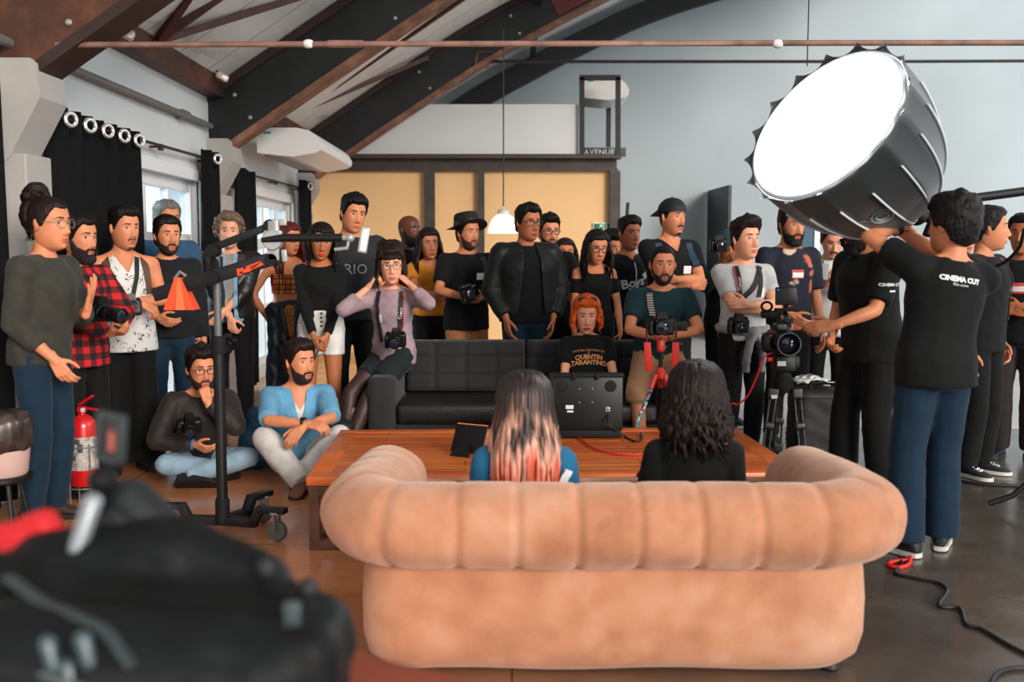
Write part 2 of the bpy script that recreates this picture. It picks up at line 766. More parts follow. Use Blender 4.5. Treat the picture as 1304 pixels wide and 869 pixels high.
def person(label, x, y, H, yaw=0, skin='light', g='m', fat=1.0, head=None, hair=('short', '#2a1c17'), top=None, bottom=None, shoes=('shoe', '#1a1a1c', '#1a1a1c'),
           arms=(None, None), legs=(None, None), pelvis=None, lean=0, twist=0, roll=0, beard=None, glasses=None, lips=None, jacket=None, under=None, jaw=1.0, nose=1.22,
           hat=None, far=False, face=True, hs=None, group=None, footyaw=(12, -12), kneeS=1.0, z0=0.0):
    k = H / 1.75
    rt = root('person', label, 'person', (x, y, z0), R(yaw), group)
    mskin = mat('skin_' + skin, SKIN[skin], .5, noise=(9, .10), spec=.35)
    hyaw, hpitch, hroll = head or (yaw, 0, 0)
    tab = torso_table(g, fat)
    PV = V(pelvis) if pelvis else V((0, 0, .96 * k))
    T = Matrix.Rotation(R(twist), 3, 'Z') @ Matrix.Rotation(R(roll), 3, 'Y') @ Matrix.Rotation(R(lean), 3, 'X')

    def tp(v):
        v = V(v)
        # the spine bends progressively from the pelvis upwards
        f = min(max((v.z + .10) / .25, 0), 1)
        Tq = Matrix.Rotation(R(twist) * f, 3, 'Z') @ Matrix.Rotation(R(roll) * f, 3, 'Y') @ Matrix.Rotation(R(lean) * f, 3, 'X')
        return PV + (Tq @ v) * k

    sw = (.152 if g == 'f' else .180) * (1 + (fat - 1) * .35)
    sh = {s: tp((s * sw, .006, .408)) for s in (1, -1)}
    neck0 = tp((0, .012, .46))
    hs = (hs or 1.09) * k ** .4
    Rh = Matrix.Rotation(R(hyaw - yaw), 3, 'Z') @ Matrix.Rotation(R(hpitch), 3, 'X') @ Matrix.Rotation(R(hroll), 3, 'Y')
    npv = tp((0, .002, .528))
    HC = npv + Rh @ V((0, -.020, .098 * hs / k)) * k
    MH = Matrix.Translation(HC) @ Rh.to_4x4()
    J = dict(k=k, hs=hs, MH=MH, PV=PV, tp=tp, root=rt, T=T, tab=tab, sh=sh)
    fl = 1.0 + (fat - 1) * .6
    gl = .88 if g == 'f' else 1.0
    # ---- limbs
    A = {}
    for s, spec in ((1, arms[0]), (-1, arms[1])):
        spec = spec or ((.245, -.03, .80), (.35, 1, 0))
        t, h = spec[0], spec[1]
        o = spec[2] if len(spec) > 2 else {}
        RZ_ = Matrix.Rotation(R(twist), 3, 'Z')
        c_ = V((PV.x, PV.y, 0))
        tw = c_ + RZ_ @ (V((t[0] * s, t[1], t[2])) * k - c_)
        el, wr = ik(sh[s], tw, .285 * k, .255 * k, RZ_ @ V((h[0] * s, h[1], h[2])))
        hd = o.get('hd')
        hd = RZ_ @ V((hd[0] * s, hd[1], hd[2])) if hd else (wr - el).normalized()
        hn = o.get('hn')
        hn = RZ_ @ V((hn[0] * s, hn[1], hn[2])) if hn else V((-s, .25, 0))
        A[s] = (el, wr, hd, hn, o.get('kind', 'relaxed'))
    LG = {}
    hw = .085
    for s, spec in ((1, legs[0]), (-1, legs[1])):
        spec = spec or ((.100, .02, .085), (.1, -1, 0))
        t, h = spec[0], spec[1]
        o = spec[2] if len(spec) > 2 else {}
        tw = V((t[0] * s, t[1], t[2])) * k
        hp = PV + V((s * hw, .0, -.06)) * k
        kn, an = ik(hp, tw, .41 * k, .405 * k, (h[0] * s, h[1], h[2]))
        LG[s] = (hp, kn, an, o)
    J['A'], J['LG'] = A, LG

    # ---- body: one continuous skin
    mb = MB()
    rings = []
    for z, w, d, yo in tab:
        rings.append([tp((w * math.cos(t), yo + d * math.sin(t), z)) for t in np.linspace(0, 2 * PI, 24, endpoint=False)])
    mb.rings(rings)
    for s in (1, -1):
        mb.cap(tp((s * .07, .006, .425)), sh[s], .052 * k, .055 * k * gl)
        mb.cap(tp((s * .03, .018, .475)), tp((s * .125, .012, .432)), .040 * k, .036 * k)
        el, wr = A[s][:2]
        mb.cap(sh[s], el, .054 * k * gl * fl, .039 * k * gl)
        mid = el.lerp(wr, .3)
        mb.cap(el, mid, .038 * k * gl, .041 * k * gl)
        mb.cap(mid, wr, .041 * k * gl, .0255 * k)
        mb.cap(wr, wr + A[s][2] * .03 * k, .0255 * k, .023 * k)
        hp, kn, an, o = LG[s]
        mb.cap(hp, kn, .088 * k * fl, .055 * k)
        mid = kn.lerp(an, .3)
        mb.cap(kn, mid, .053 * k, .056 * k)
        mb.cap(mid, an, .056 * k, .036 * k)
    nr = (.047 if g == 'f' else .056) * k * (1 + (fat - 1) * .5)
    mb.cap(tp((0, .016, .42)), npv + (HC - npv) * .35 + Rh @ V((0, .014, 0)), nr * 1.12, nr * .95)
    va, na, fs = remesh(mb, .0135 if not far else .018, 4)
    body = MB()
    body.v = [tuple(p) for p in va]
    body.f = fs
    hp_ = head_mesh(hs, jaw, nose)
    nz, nac = hp_.shape[:2]
    HMat = np.array(MH)
    pts = hp_.reshape(-1, 3) @ HMat[:3, :3].T + HMat[:3, 3]
    faces = grid_faces(nz, nac, True) + [tuple(range(nac - 1, -1, -1)), tuple((nz - 1) * nac + j for j in range(nac))]
    body.add(pts, faces)
    for s in (1, -1):  # ears
        Me = Rh @ Matrix.Rotation(R(18 * s), 3, 'Z') @ Matrix.Rotation(R(-8), 3, 'X')
        c = HC + Rh @ V((s * .0755, .012, .002)) * hs
        body.ball(c, (.009 * hs, .019 * hs, .032 * hs), 10, 8, Me)
        body.ball(c + Rh @ V((s * .007, -.002, .004)) * hs, (.006 * hs, .014 * hs, .024 * hs), 8, 6, Me)
    for s in (1, -1):
        el, wr, hd, hn, kind = A[s]
        hv, hf = hand_mesh(wr, hd, hn, s, kind, k * (1.0 if g == 'm' else .92), .0052 if not far else .007)
        body.add(hv, hf)
    bo = body.build('body', mskin, rt, True)
    J['body'] = bo

    def hb(v, f, name, m, par=rt, sm_=True):
        return mesh_obj(name, [MH @ V(p) for p in v], f, m, par, sm_)

    # ---- face
    if face:
        for q_ in (1, -1):
            v, f = face_patch(lambda X, Z, a, p: ((np.abs(X * q_ - .031) / .0155) ** 2 + ((Z - .0125 - .0015 * (X * q_ - .031) / .015) / .0062) ** 2) < 1, .0012, hs, jaw, nose, 50, 0, .03, 80, 36)
            ey = hb(v, f, 'eye', mat('eye_white', '#b5a79e', .3))
            v, f = face_patch(lambda X, Z, a, p: (((X * q_ - .031) / .0080) ** 2 + ((Z - .0130) / .0062) ** 2) < 1, .0020, hs, jaw, nose, 40, 0, .03, 90, 40)
            hb(v, f, 'iris', mat('eye_dark', '#20130e', .2), ey)
        hcol = hair[1] if hair and hair[0] != 'bald' else '#1d1512'
        bc = '#' + ''.join('%02x' % int(int(hcol[i:i + 2], 16) * .62) for i in (1, 3, 5))
        for q_ in (1, -1):
            v, f = face_patch(lambda X, Z, a, p: (np.abs(Z - .0362 - .0012 * sm((X * q_ - .012) / .025) + .008 * sm((X * q_ - .040) / .016)) < .0036 - .0018 * sm((X * q_ - .03) / .02)) & (X * q_ > .011) & (X * q_ < .054), .0022, hs, jaw, nose, 60, .015, .055, 90, 40)
            hb(v, f, 'eyebrow', mat('brow_' + bc, bc, .8))
        lc = lips or {'light': '#b4604e', 'pale': '#bd6e60', 'tan': '#8e4637', 'dark': '#5b2c22'}[skin]
        v, f = face_patch(lambda X, Z, a, p: (np.abs(Z + .0695) < (.0120 if lips else .0095) * np.clip(1 - (np.abs(X) / .026) ** 2, 0, 1) ** .7) & (np.abs(X) < .025), .0014, hs, jaw, nose, 40, -.09, -.05, 60, 40)
        hb(v, f, 'lips', mat('lip_' + lc, lc, .35))
        if beard:
            kind, bcol, bl = beard

            def bm_(X, Z, a, p):
                aa = np.abs(a)
                upper = np.interp(aa, [0, 14, 22, 40, 60, 75, 84], [-.083, -.083, -.058, -.052, -.040, -.01, .012])
                m = sm((upper - Z) / .010) * sm((88 - aa) / 8)
                mo = sm((.0105 - np.abs(Z + .0535 + .006 * sm((np.abs(X) - .015) / .015))) / .005) * sm((.031 - np.abs(X)) / .006)
                if kind == 'goatee':
                    m = sm((-.094 - Z) / .008) * sm((26 - aa) / 10)
                m = np.maximum(m, mo)
                lipm = (np.abs(Z + .0695) < .0085) & (np.abs(X) < .020)
                return np.where(lipm, 0.0, m)
            v, f = face_patch(bm_, bl, hs, jaw, nose, 88, -.1225, .02, 110, 80, .25)
            hb(v, f, 'beard', mat('beard_' + bcol, bcol, .9))
            if bl > .012:
                mb = MB()
                mb.ball((0, -.066 * hs, -.108 * hs), (.048 * hs, .040 * hs, (.02 + bl) * hs), 18, 12)
                va, na, fs = remesh(mb, .004, 1)
                va = va + na * (.003 * fbm(va, 150))[:, None]
                mesh_obj('beard_tip', [MH @ V(p) for p in va], fs, mat('beard_' + bcol, bcol, .9), rt, True)
    if glasses:
        mb = MB()
        for s in (1, -1):
            ring = []
            for q in range(20):
                t = 2 * PI * q / 20
                rx, rz = (.0235, .0215) if glasses[0] == 'round' else (.0255, .0175)
                e = 1.0 if glasses[0] == 'round' else .7
                cx_, sx_ = math.cos(t), math.sin(t)
                ring.append(MH @ (V((s * .0335 + rx * math.copysign(abs(cx_) ** e, cx_), -.106 + .006 * (abs(s * .0335 + rx * cx_) / .06) ** 2 * 2, .010 + rz * math.copysign(abs(sx_) ** e, sx_))) * hs))
            mb.tube(ring, glasses[2] * hs, 6, closed=True)
            mb.tube([MH @ (V(q) * hs) for q in ((s * .058, -.095, .016), (s * .072, -.080, .018), (s * .0795, -.02, .014), (s * .080, .016, .006))], glasses[2] * hs, 6)
        mb.tube([MH @ (V(q) * hs) for q in ((-.011, -.107, .014), (0, -.111, .018), (.011, -.107, .014))], glasses[2] * hs, 6)
        mb.build('glasses', mat('glasses_' + glasses[1], glasses[1], .3), rt)
    make_hair(J, hair, jaw, rt, hb)
    if hat:
        make_hat(J, hat, rt)

    # ---- clothes
    def fat_cap(mb, a, b, ra, rb, **kw):
        mb.cap(a, b, ra, rb, **kw)

    def trunk(mb, z0, z1, inf, flare=0.0):
        zs = sorted({z0, z1} | {float(z) for z in tab[:, 0] if z0 < z < z1})
        rings = []
        for z in zs:
            w, d, yo = tor(tab, max(z, -.05))
            e = inf + flare * max(0, (.1 - z)) + (.004 if z < .25 else 0)
            if z > .43:
                e *= .6
            rings.append([tp(((w + e) * math.cos(t), yo + (d + e) * math.sin(t), z)) for t in np.linspace(0, 2 * PI, 28, endpoint=False)])
        mb.rings(rings)

    def upper(spec, name, extra=0.0):
        inf = spec.get('inf', .012) + extra
        mb = MB()
        trunk(mb, spec.get('hem', -.08), spec.get('neck', .468), inf, spec.get('flare', 0.0))
        sl = spec.get('sleeve', .62)
        if sl > 0:
            for s in (1, -1):
                el, wr = A[s][:2]
                se = spec.get('sinf', inf)
                ru, re, rw = .054 * k * gl * fl, .041 * k * gl, .029 * k
                mb.cap(tp((s * .07, .006, .418)), sh[s], .052 * k + inf * k * .6, ru + se * k * .75)
                mb.cap(tp((s * .045, .018, .450)), tp((s * .125, .012, .425)), .036 * k + inf * .4, .036 * k + inf * k * .5)
                u = min(sl, 1)
                mb.cap(sh[s], sh[s].lerp(el, u), ru + se * k, (ru + (re - ru) * u) + se * k * 1.1, fb=(sl <= 1))
                if sl > 1:
                    u = sl - 1
                    mb.cap(el, el.lerp(wr, u), re + se * k, re + (rw - re) * u + se * k * .9, fb=True)
        va, na, fs = remesh(mb, .0125 if not far else .018, 3)
        wr_ = spec.get('wr', .0035)
        if wr_:
            q = va * np.array([1.0, 1.0, .7])
            va = va + na * (wr_ * fbm(q, 26, x * 3 + y) + wr_ * .6 * fbm(q, 55, x + 1))[:, None] * k
        cut = spec.get('cut')
        inv = T.inverted()
        pv = np.array(PV)
        loc = (va - pv) @ np.array(inv).T / k
        if cut:
            dele = cut(loc)
            keep = [f for f in fs if not all(dele[i] for i in f)]
            v2, f2 = compact(va.tolist(), keep)
            v2 = soften_edge(v2, f2)
        else:
            v2, f2 = va.tolist(), fs
        o = mesh_obj(name, v2, f2, spec['m'], rt, True)
        return o, v2, f2

    if top:
        o, v2, f2 = upper(top, top.get('name', 'shirt'))
        J['top'] = o
        J['bvh'] = BVHTree.FromPolygons([V(p) for p in v2], f2)
    if under:
        o, v2, f2 = upper(under, 'undershirt')
        J['ubvh'] = BVHTree.FromPolygons([V(p) for p in v2], f2)
    if jacket:
        o, v2, f2 = upper(jacket, jacket.get('name', 'jacket'), .012)
        J['jacket'] = o
        J['jbvh'] = BVHTree.FromPolygons([V(p) for p in v2], f2)
        md = o.modifiers.new('thick', 'SOLIDIFY')
        md.thickness = .008
        md.offset = -1
    if bottom:
        inf = bottom.get('inf', .014)
        ln = bottom.get('len', 2.0)
        wd = bottom.get('wide', 0.0)
        mb = MB()
        zs = [-.150, -.10, -.06, 0, .05, bottom.get('waist', .09)]
        rings = []
        for z in zs:
            w, d, yo = tor(tab, z)
            rings.append([tp(((w + inf) * math.cos(t), yo + (d + inf) * math.sin(t), z)) for t in np.linspace(0, 2 * PI, 26, endpoint=False)])
        mb.rings(rings)
        if bottom.get('skirt'):
            rr = []
            for z, gsc in ((0, 1), (-.12, 1.06), (-bottom['skirt'], 1.12)):
                w, d, yo = tor(tab, max(z, -.05))
                rr.append([tp(((w + inf) * gsc * math.cos(t), yo + (d + inf) * gsc * math.sin(t), z)) for t in np.linspace(0, 2 * PI, 26, endpoint=False)])
            mb.rings(rr)
        else:
            for s in (1, -1):
                hp, kn, an, o = LG[s]
                rh, rk, ra = .088 * k * fl + inf * k * .7, .056 * k + (inf * .8 + wd * .5) * k, .038 * k + (inf + wd) * k
                mb.cap(hp + V((0, 0, .03 * k)), hp, rh, rh)
                if ln <= 1:
                    mb.cap(hp, hp.lerp(kn, ln), rh, rh + (rk - rh) * ln, fb=True)
                else:
                    mb.cap(hp, kn, rh, rk)
                    u = ln - 1
                    mid = kn.lerp(an, u * .35)
                    mb.cap(kn, mid, rk, rk + .002)
                    mb.cap(mid, kn.lerp(an, u), rk + .002, rk + (ra - rk) * u, fb=True)
        va, na, fs = remesh(mb, .0135 if not far else .018, 3)
        va = va + na * (.003 * fbm(va * np.array([1, 1, .8]), 24, y) + .002 * fbm(va, 50, x))[:, None] * k
        J['bottom'] = mesh_obj(bottom.get('name', 'trousers'), va.tolist(), fs, bottom['m'], rt, True)
    if shoes:
        for i, s in enumerate((1, -1)):
            hp, kn, an, o = LG[s]
            M = o.get('foot')
            if M is None:
                M = Matrix.Rotation(R(o.get('fy', footyaw[i])), 4, 'Z') @ Matrix.Rotation(R(o.get('fp', 0)), 4, 'X') @ Matrix.Rotation(R(o.get('fr', 0)), 4, 'Y')
            shoe(rt, Matrix.Translation(an) @ M, k, shoes[0], mat('shoe_' + shoes[1], shoes[1], .6), mat('sole_' + shoes[2], shoes[2], .6))
    return J


SKIN = {'light': '#cf845e', 'pale': '#e09f7e', 'tan': '#ad6743', 'dark': '#623525'}


def lock_tube(mb, p0, pts, r, n=6, flat=.6, ref=None):
    m = len(pts)
    rs = [r * f for f in np.interp(np.linspace(0, 1, m), [0, .15, .6, 1], [.5, 1, .95, .18])]
    mb.tube(pts, rs, n, flat, ref)


def make_hair(J, hair, jaw, rt, hb):
    if not hair or hair[0] == 'bald':
        return
    kind, col = hair[0], hair[1]
    o = hair[2] if len(hair) > 2 else {}
    hs, MH, k = J['hs'], J['MH'], J['k']
    m = o.get('m') or mat('hair_' + col, '#' + ''.join('%02x' % int(int(col[i:i + 2], 16) * (.72 if int(col[1:3], 16) < 90 else 1)) for i in (1, 3, 5)), .5, noise=(60, .4), bump=(90, .5), stretch=(1, 1, .25), spec=.22)
    pre = dict(buzz=dict(th_top=.007, th_side=.004, lump=.1, freq=120), short=dict(th_top=.024, th_side=.012, lump=.28, freq=75), quiff=dict(th_top=.026, th_side=.008, lump=.25, freq=60, front=.022),
               curly=dict(th_top=.036, th_side=.024, lump=.45, freq=62), afro=dict(th_top=.062, th_side=.055, lump=.18, freq=70), long=dict(th_top=.018, th_side=.016, lump=.12, freq=50, line=-.004),
               thick=dict(th_top=.034, th_side=.02, lump=.25, freq=60), pulled=dict(th_top=.012, th_side=.010, lump=.15, freq=80), fade=dict(th_top=.026, th_side=.003, lump=.2, freq=80, front=.008))
    c = dict(pre.get(kind if kind in pre else {'bob': 'long', 'bun': 'pulled', 'updo': 'thick'}[kind]))
    c.update(o.get('cap', {}))
    v, f, _ = hair_cap(hs=hs, jaw=jaw, seed=sum(map(ord, col)) % 17 + J['PV'].x, **c)
    mb = MB()
    mb.add([MH @ V(p) for p in v], f)
    rnd = random.Random(sum(map(ord, col)) % 1000 + int(J['k'] * 1000))
    if kind == 'curly':
        for q in range(150):
            a = rnd.uniform(-PI, PI)
            z = rnd.uniform(-.03, .118)
            if z < np.interp(abs(math.degrees(a)), HAIRLINE[0], HAIRLINE[1]) + .012:
                continue
            p0 = V(head_offset(np.array([a]), np.array([z]), np.array([.026 + rnd.uniform(-.006, .008)]), jaw, 0)[0]) * hs
            mb.ball(MH @ p0, rnd.uniform(.012, .019) * hs, 8, 6)
    if kind == 'bun':
        c0 = MH @ (V((0, .075, .150)) * hs)
        b = MB()
        b.ball(c0, (.062 * hs, .058 * hs, .052 * hs), 20, 14)
        for q in range(9):
            t = q * .7
            b.ball(c0 + V((math.cos(t) * .042, math.sin(t) * .04, math.sin(2 * t) * .025)) * hs, .030 * hs, 10, 8)
        b.ball(MH @ (V((0, .092, .045)) * hs), (.074 * hs, .055 * hs, .085 * hs), 14, 10)
        b.ball(MH @ (V((0, .075, -.025)) * hs), (.060 * hs, .045 * hs, .05 * hs), 14, 10)
        va, na, fs = remesh(b, .007, 1)
        va = va + na * (.006 * fbm(va, 70))[:, None]
        mb.add(va, fs)
        for q in range(14):
            a = R(rnd.uniform(90, 180)) * rnd.choice((-1, 1))
            p0 = V(head_pts(np.array(a), np.array(-.03), jaw, 0)) * hs
            p1 = p0 * 1.12 + V((rnd.uniform(-.02, .02), .02, -.05))
            lock_tube(mb, None, [MH @ p0, MH @ (p0 * 1.1 + V((0, 0, -.02))), MH @ p1], .006, 5)
    if kind == 'updo':
        b = MB()
        for q in range(7):
            t = q * .9
            b.ball(MH @ (V((.04 * math.cos(t), .05 + .03 * math.sin(t), .125 + .012 * math.sin(3 * t))) * hs), .046 * hs, 12, 9)
        va, na, fs = remesh(b, .007, 1)
        va = va + na * (.008 * fbm(va, 60))[:, None]
        mb.add(va, fs)
    if 'locks' in o or kind in ('long', 'bob'):
        q = dict(n=44, L=.34 if kind == 'long' else .17, amin=64, r=.0165, out=.03, wave=.010, z0=.045, zfront=None)
        q.update(o.get('locks', {}))
        nrm3 = MH.to_3x3()
        for i in range(q['n']):
            a = q['amin'] + (180 - q['amin']) * ((i // 2) + .5) / (q['n'] / 2) + rnd.uniform(-4, 4)
            s = 1 if i % 2 else -1
            ar = R(min(a, 180)) * s
            zz = q['z0'] + rnd.uniform(-.03, .03)
            p0 = V(head_offset(np.array([ar]), np.array([zz]), np.array([.010]), jaw, 0)[0]) * hs
            top = V(head_offset(np.array([ar * .9]), np.array([min(zz + .045, .112)]), np.array([.006]), jaw, 0)[0]) * hs
            side = V((math.sin(ar), -math.cos(ar), 0))
            L = q['L'] * rnd.uniform(.86, 1.05) * k
            pts = [MH @ top, MH @ p0]
            base = MH @ p0
            rad = nrm3 @ side
            rad.z = 0
            if rad.length > 1e-4:
                rad.normalize()
            ph = rnd.uniform(0, 6.28)
            ns = 7
            for j in range(1, ns + 1):
                t = j / ns
                w = q['wave'] * math.sin(ph + t * q.get('wf', 9))
                bell = q['out'] * sm(t * L / (.28 * k)) + .010 * math.sin(PI * min(1, t * 1.2))
                tang = V((-rad.y, rad.x, 0))
                c2 = base + rad * (float(bell) + w) + tang * (w * .7 + q.get('swirl', 0) * t) + V((0, 0, -L * t))
                if q.get('curlin') and t > .6:
                    c2 -= rad * (q['curlin'] * (t - .6) / .4)
                pts.append(c2)
            lock_tube(mb, None, pts, q['r'] * hs * rnd.uniform(.8, 1.15), 6, .62, rad)
    for i in range(o.get('crown', 0)):
        a = R(rnd.uniform(58, 180)) * (1 if i % 2 else -1)
        pts = [MH @ (V(head_offset(np.array([a * f]), np.array([z]), np.array([of]), jaw, 0)[0]) * hs) for z, of, f in ((.121, .018, .9), (.108, .023, .95), (.085, .026, 1), (.05, .027, 1), (.01, .029, 1))]
        e = pts[-1]
        rad = MH.to_3x3() @ V((math.sin(a), -math.cos(a), 0))
        w = rnd.uniform(.08, .2)
        pts += [e + rad * .012 + V((0, 0, -w * .5)), e + rad * .016 + V((0, 0, -w))]
        lock_tube(mb, None, pts, .0125 * hs * rnd.uniform(.8, 1.2), 6, .5, rad)
    if o.get('bangs'):
        for i in range(18):
            a = R(-56 + 112 * i / 17 + rnd.uniform(-3, 3))
            top = V(head_offset(np.array([a]), np.array([.092]), np.array([.008]), jaw, 0)[0]) * hs
            mid = V(head_offset(np.array([a * 1.05]), np.array([.062]), np.array([.012]), jaw, 0)[0]) * hs
            e = V(head_offset(np.array([a * 1.15]), np.array([o['bangs'] + rnd.uniform(-.006, .006)]), np.array([.009]), jaw, 0)[0]) * hs
            lock_tube(mb, None, [MH @ top, MH @ mid, MH @ e], .012 * hs, 6, .5, MH.to_3x3() @ V((math.sin(a), -math.cos(a), 0)))
    J['hair'] = mb.build('hair', m, rt, True)


def make_hat(J, hat, rt):
    kind, m = hat[0], hat[1]
    hs, MH = J['hs'], J['MH']
    tilt = Matrix.Rotation(R(hat[2] if len(hat) > 2 else 0), 4, 'X')
    M = MH @ Matrix.Translation(V((0, 0, .052)) * hs) @ tilt
    if kind == 'fedora':
        rings = []
        for rx, ry, z in ((.148, .165, .004), (.152, .170, .009), (.144, .160, .014), (.094, .114, .016), (.090, .110, .035), (.087, .107, .085), (.080, .098, .105), (.055, .075, .108), (.02, .04, .094)):
            rings.append([M @ (V((rx * math.cos(t), .012 + ry * math.sin(t), z + (.018 * math.cos(2 * t) * -1 if rx > .12 else 0) * 1.0)) * hs) for t in np.linspace(0, 2 * PI, 36, endpoint=False)])
        mb = MB()
        mb.rings(rings)
        h = mb.build('hat', m, rt, 50)
        mb = MB()
        mb.rings([[M @ (V((rx * math.cos(t), .012 + (rx + .02) * math.sin(t), z)) * hs) for t in np.linspace(0, 2 * PI, 36, endpoint=False)] for rx, z in ((.096, .016), (.0965, .020), (.0935, .046), (.09, .048))])
        mb.build('hat_band', mat('hat_band', '#0a0a0b', .4), h)
    if kind in ('cap', 'beanie'):
        a = np.linspace(-PI, PI, 48, endpoint=False)
        zs = np.linspace(.046 if kind == 'cap' else .03, .1247, 16)
        A_, Z_ = np.meshgrid(a, zs)
        off = .016 + .004 * sm((Z_ - .09) / .03)
        p = head_offset(A_, Z_, off, 1, 0) * hs
        v = [MH @ V(q) for q in p.reshape(-1, 3)]
        mb = MB()
        nz = len(zs)
        mb.add(v, grid_faces(nz, 48, True) + [tuple((nz - 1) * 48 + j for j in range(48))])
        h = mb.build('cap', m, rt, 50)
        if kind == 'cap':  # worn backwards: the peak at the nape
            mb = MB()
            r0, r1 = [], []
            for dz in (.0, .006):
                inner = [MH @ (V((.088 * math.sin(t), .012 + .104 * math.cos(t), .050 + dz)) * hs) for t in np.linspace(-1.05, 1.05, 16)]
                outer = [MH @ (V((.090 * math.sin(t), .030 + .165 * math.cos(t * .9), .030 + dz - .02)) * hs) for t in np.linspace(-1.05, 1.05, 16)]
                (r0 if dz == 0 else r1).append((inner, outer))
            i0, o0 = r0[0]
            i1, o1 = r1[0]
            mb.rings([list(q) for q in zip(i0, o0, o1, i1)])
            mb.build('peak', m, h, 50)
            mb = MB()
            mb.ball(MH @ (V((0, .01, .146)) * hs), (.008, .008, .005), 10, 6)
            mb.build('button', m, h)


# ------------------------------------------------------------------ things on clothes
def front_hit(J, x, z, key='bvh', off=.003, back=False):
    """point on the front (back) of the garment at x, z over the pelvis, in the person's frame"""
    k = J['k']
    o = J['tp']((x, 0, z))
    d = (J['T'] @ V((0, 1, 0)))
    s = -1 if back else 1
    o = o - d * s * .45
    h = J[key].ray_cast(o, d * s)
    if h[0] is None:
        return J['tp']((x, -.13 * s, z)), -d * s
    n = h[1]
    if n.dot(d) * s > 0:
        n = -n
    return h[0] + n * off, n


def patch(J, name, x, z, w, h, m, key='bvh', off=.004, tilt=0, back=False, par=None, nx=6, ny=4):
    vs = []
    t = R(tilt)
    for i in range(ny + 1):
        for j in range(nx + 1):
            u, v = (j / nx - .5) * w, (i / ny - .5) * h
            p, n = front_hit(J, x + u * math.cos(t) - v * math.sin(t), z + u * math.sin(t) + v * math.cos(t), key, off, back)
            vs.append(p)
    fs = grid_faces(ny + 1, nx + 1)
    return mesh_obj(name, vs, fs, m, par or J['root'], True)


def letters(J, name, body, x, z, size, m, key='bvh', back=False, tilt=0, bold=0, spacing=1, off=.005, yscale=1.0):
    vs, fs = text_mesh(body, size, bold, spacing)
    t = R(tilt)
    s = -1 if back else 1
    out = []
    for p in vs:
        u, v = p.x * s, p.y * yscale
        out.append(front_hit(J, x + u * math.cos(t) - v * math.sin(t), z + u * math.sin(t) + v * math.cos(t), key, off, back)[0])
    return mesh_obj(name, out, fs, m, J['root'], False)


def strap(J, name, pts, width, m, key='bvh', off=.006, back=False, parent=None, thick=.004):
    """a band lying on the front of the garment through (x, z) points, over the shoulder where the list says so"""
    rings = []
    P_ = []
    q = []
    for a, b in zip(pts[:-1], pts[1:]):
        for i in range(6):
            t = i / 6
            q.append((a[0] + (b[0] - a[0]) * t, a[1] + (b[1] - a[1]) * t))
    q.append(pts[-1])
    for x, z in q:
        P_.append(front_hit(J, x, z, key, off, back))
    m_ = len(P_)
    for i, (p, n) in enumerate(P_):
        d = P_[min(i + 1, m_ - 1)][0] - P_[max(i - 1, 0)][0]
        d.normalize()
        sd = n.cross(d)
        if sd.length < 1e-5:
            sd = V((1, 0, 0))
        sd.normalize()
        h = width / 2
        rings.append([p - sd * h, p + sd * h, p + sd * h + n * thick, p - sd * h + n * thick])
    mb = MB()
    mb.rings(rings)
    if parent is None:
        return mb.build(name, m, J['root'], 60)
    return mb.build(name, m, parent, 60, space=ROOTM[J['root'].name])
# ================================================================== THE ROOM
def structure(o, label=None):
    o['kind'] = 'structure'
    if label:
        o['label'] = label
    return o


def floor_mat(nt, co, b):
    n1 = nd(nt, 'ShaderNodeTexNoise', Scale=.55, Detail=6.0, Roughness=.6)
    n2 = nd(nt, 'ShaderNodeTexNoise', Scale=3.2, Detail=8.0, Roughness=.7)
    nt.links.new(co, n1.inputs['Vector'])
    nt.links.new(co, n2.inputs['Vector'])
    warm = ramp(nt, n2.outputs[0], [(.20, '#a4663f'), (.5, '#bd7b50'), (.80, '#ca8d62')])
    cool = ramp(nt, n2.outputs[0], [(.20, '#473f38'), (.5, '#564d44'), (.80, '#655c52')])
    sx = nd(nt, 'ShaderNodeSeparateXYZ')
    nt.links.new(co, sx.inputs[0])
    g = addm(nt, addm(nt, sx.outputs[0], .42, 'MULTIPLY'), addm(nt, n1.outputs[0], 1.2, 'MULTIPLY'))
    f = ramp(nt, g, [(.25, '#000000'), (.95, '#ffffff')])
    br = nd(nt, 'ShaderNodeTexBrick', Scale=1.0)
    br.inputs['Mortar Size'].default_value = .004
    br.inputs['Brick Width'].default_value = 2.4
    br.inputs['Row Height'].default_value = 2.4
    br.offset = 0
    nt.links.new(co, br.inputs['Vector'])
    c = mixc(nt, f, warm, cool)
    rr = ramp(nt, n2.outputs[0], [(.3, (.14, .14, .14, 1)), (.7, (.30, .30, .30, 1))])
    nt.links.new(rr, b.inputs['Roughness'])
    mx = mixc(nt, br.outputs['Fac'], c, '#4a3c33')
    return mx


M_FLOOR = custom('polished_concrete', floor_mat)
M_WALL = mat('grey_plaster', '#d3d6d6', .85, noise=(1.2, .05), bump=(30, .05))
M_WALLB = mat('back_plaster', '#a2acb0', .85, noise=(.5, .07), bump=(30, .05))
M_CONC = mat('painted_concrete', '#a7a39d', .8, noise=(2, .08), bump=(20, .1))
M_WHITE = mat('white_paint', '#e4e6e6', .55)
M_TAN = mat('tan_panel', '#e6bb85', .75, noise=(.8, .05))
M_PANEL = mat('white_panel', '#d9dad9', .7, noise=(.7, .03))
M_STEEL = mat('dark_steel', '#3a3430', .5, noise=(6, .3))
M_BLACKSTEEL = mat('black_steel', '#1d1c1b', .5, noise=(6, .3))

mb = MB()
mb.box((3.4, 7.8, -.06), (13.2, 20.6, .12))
structure(mb.build('floor', M_FLOOR, None, False))

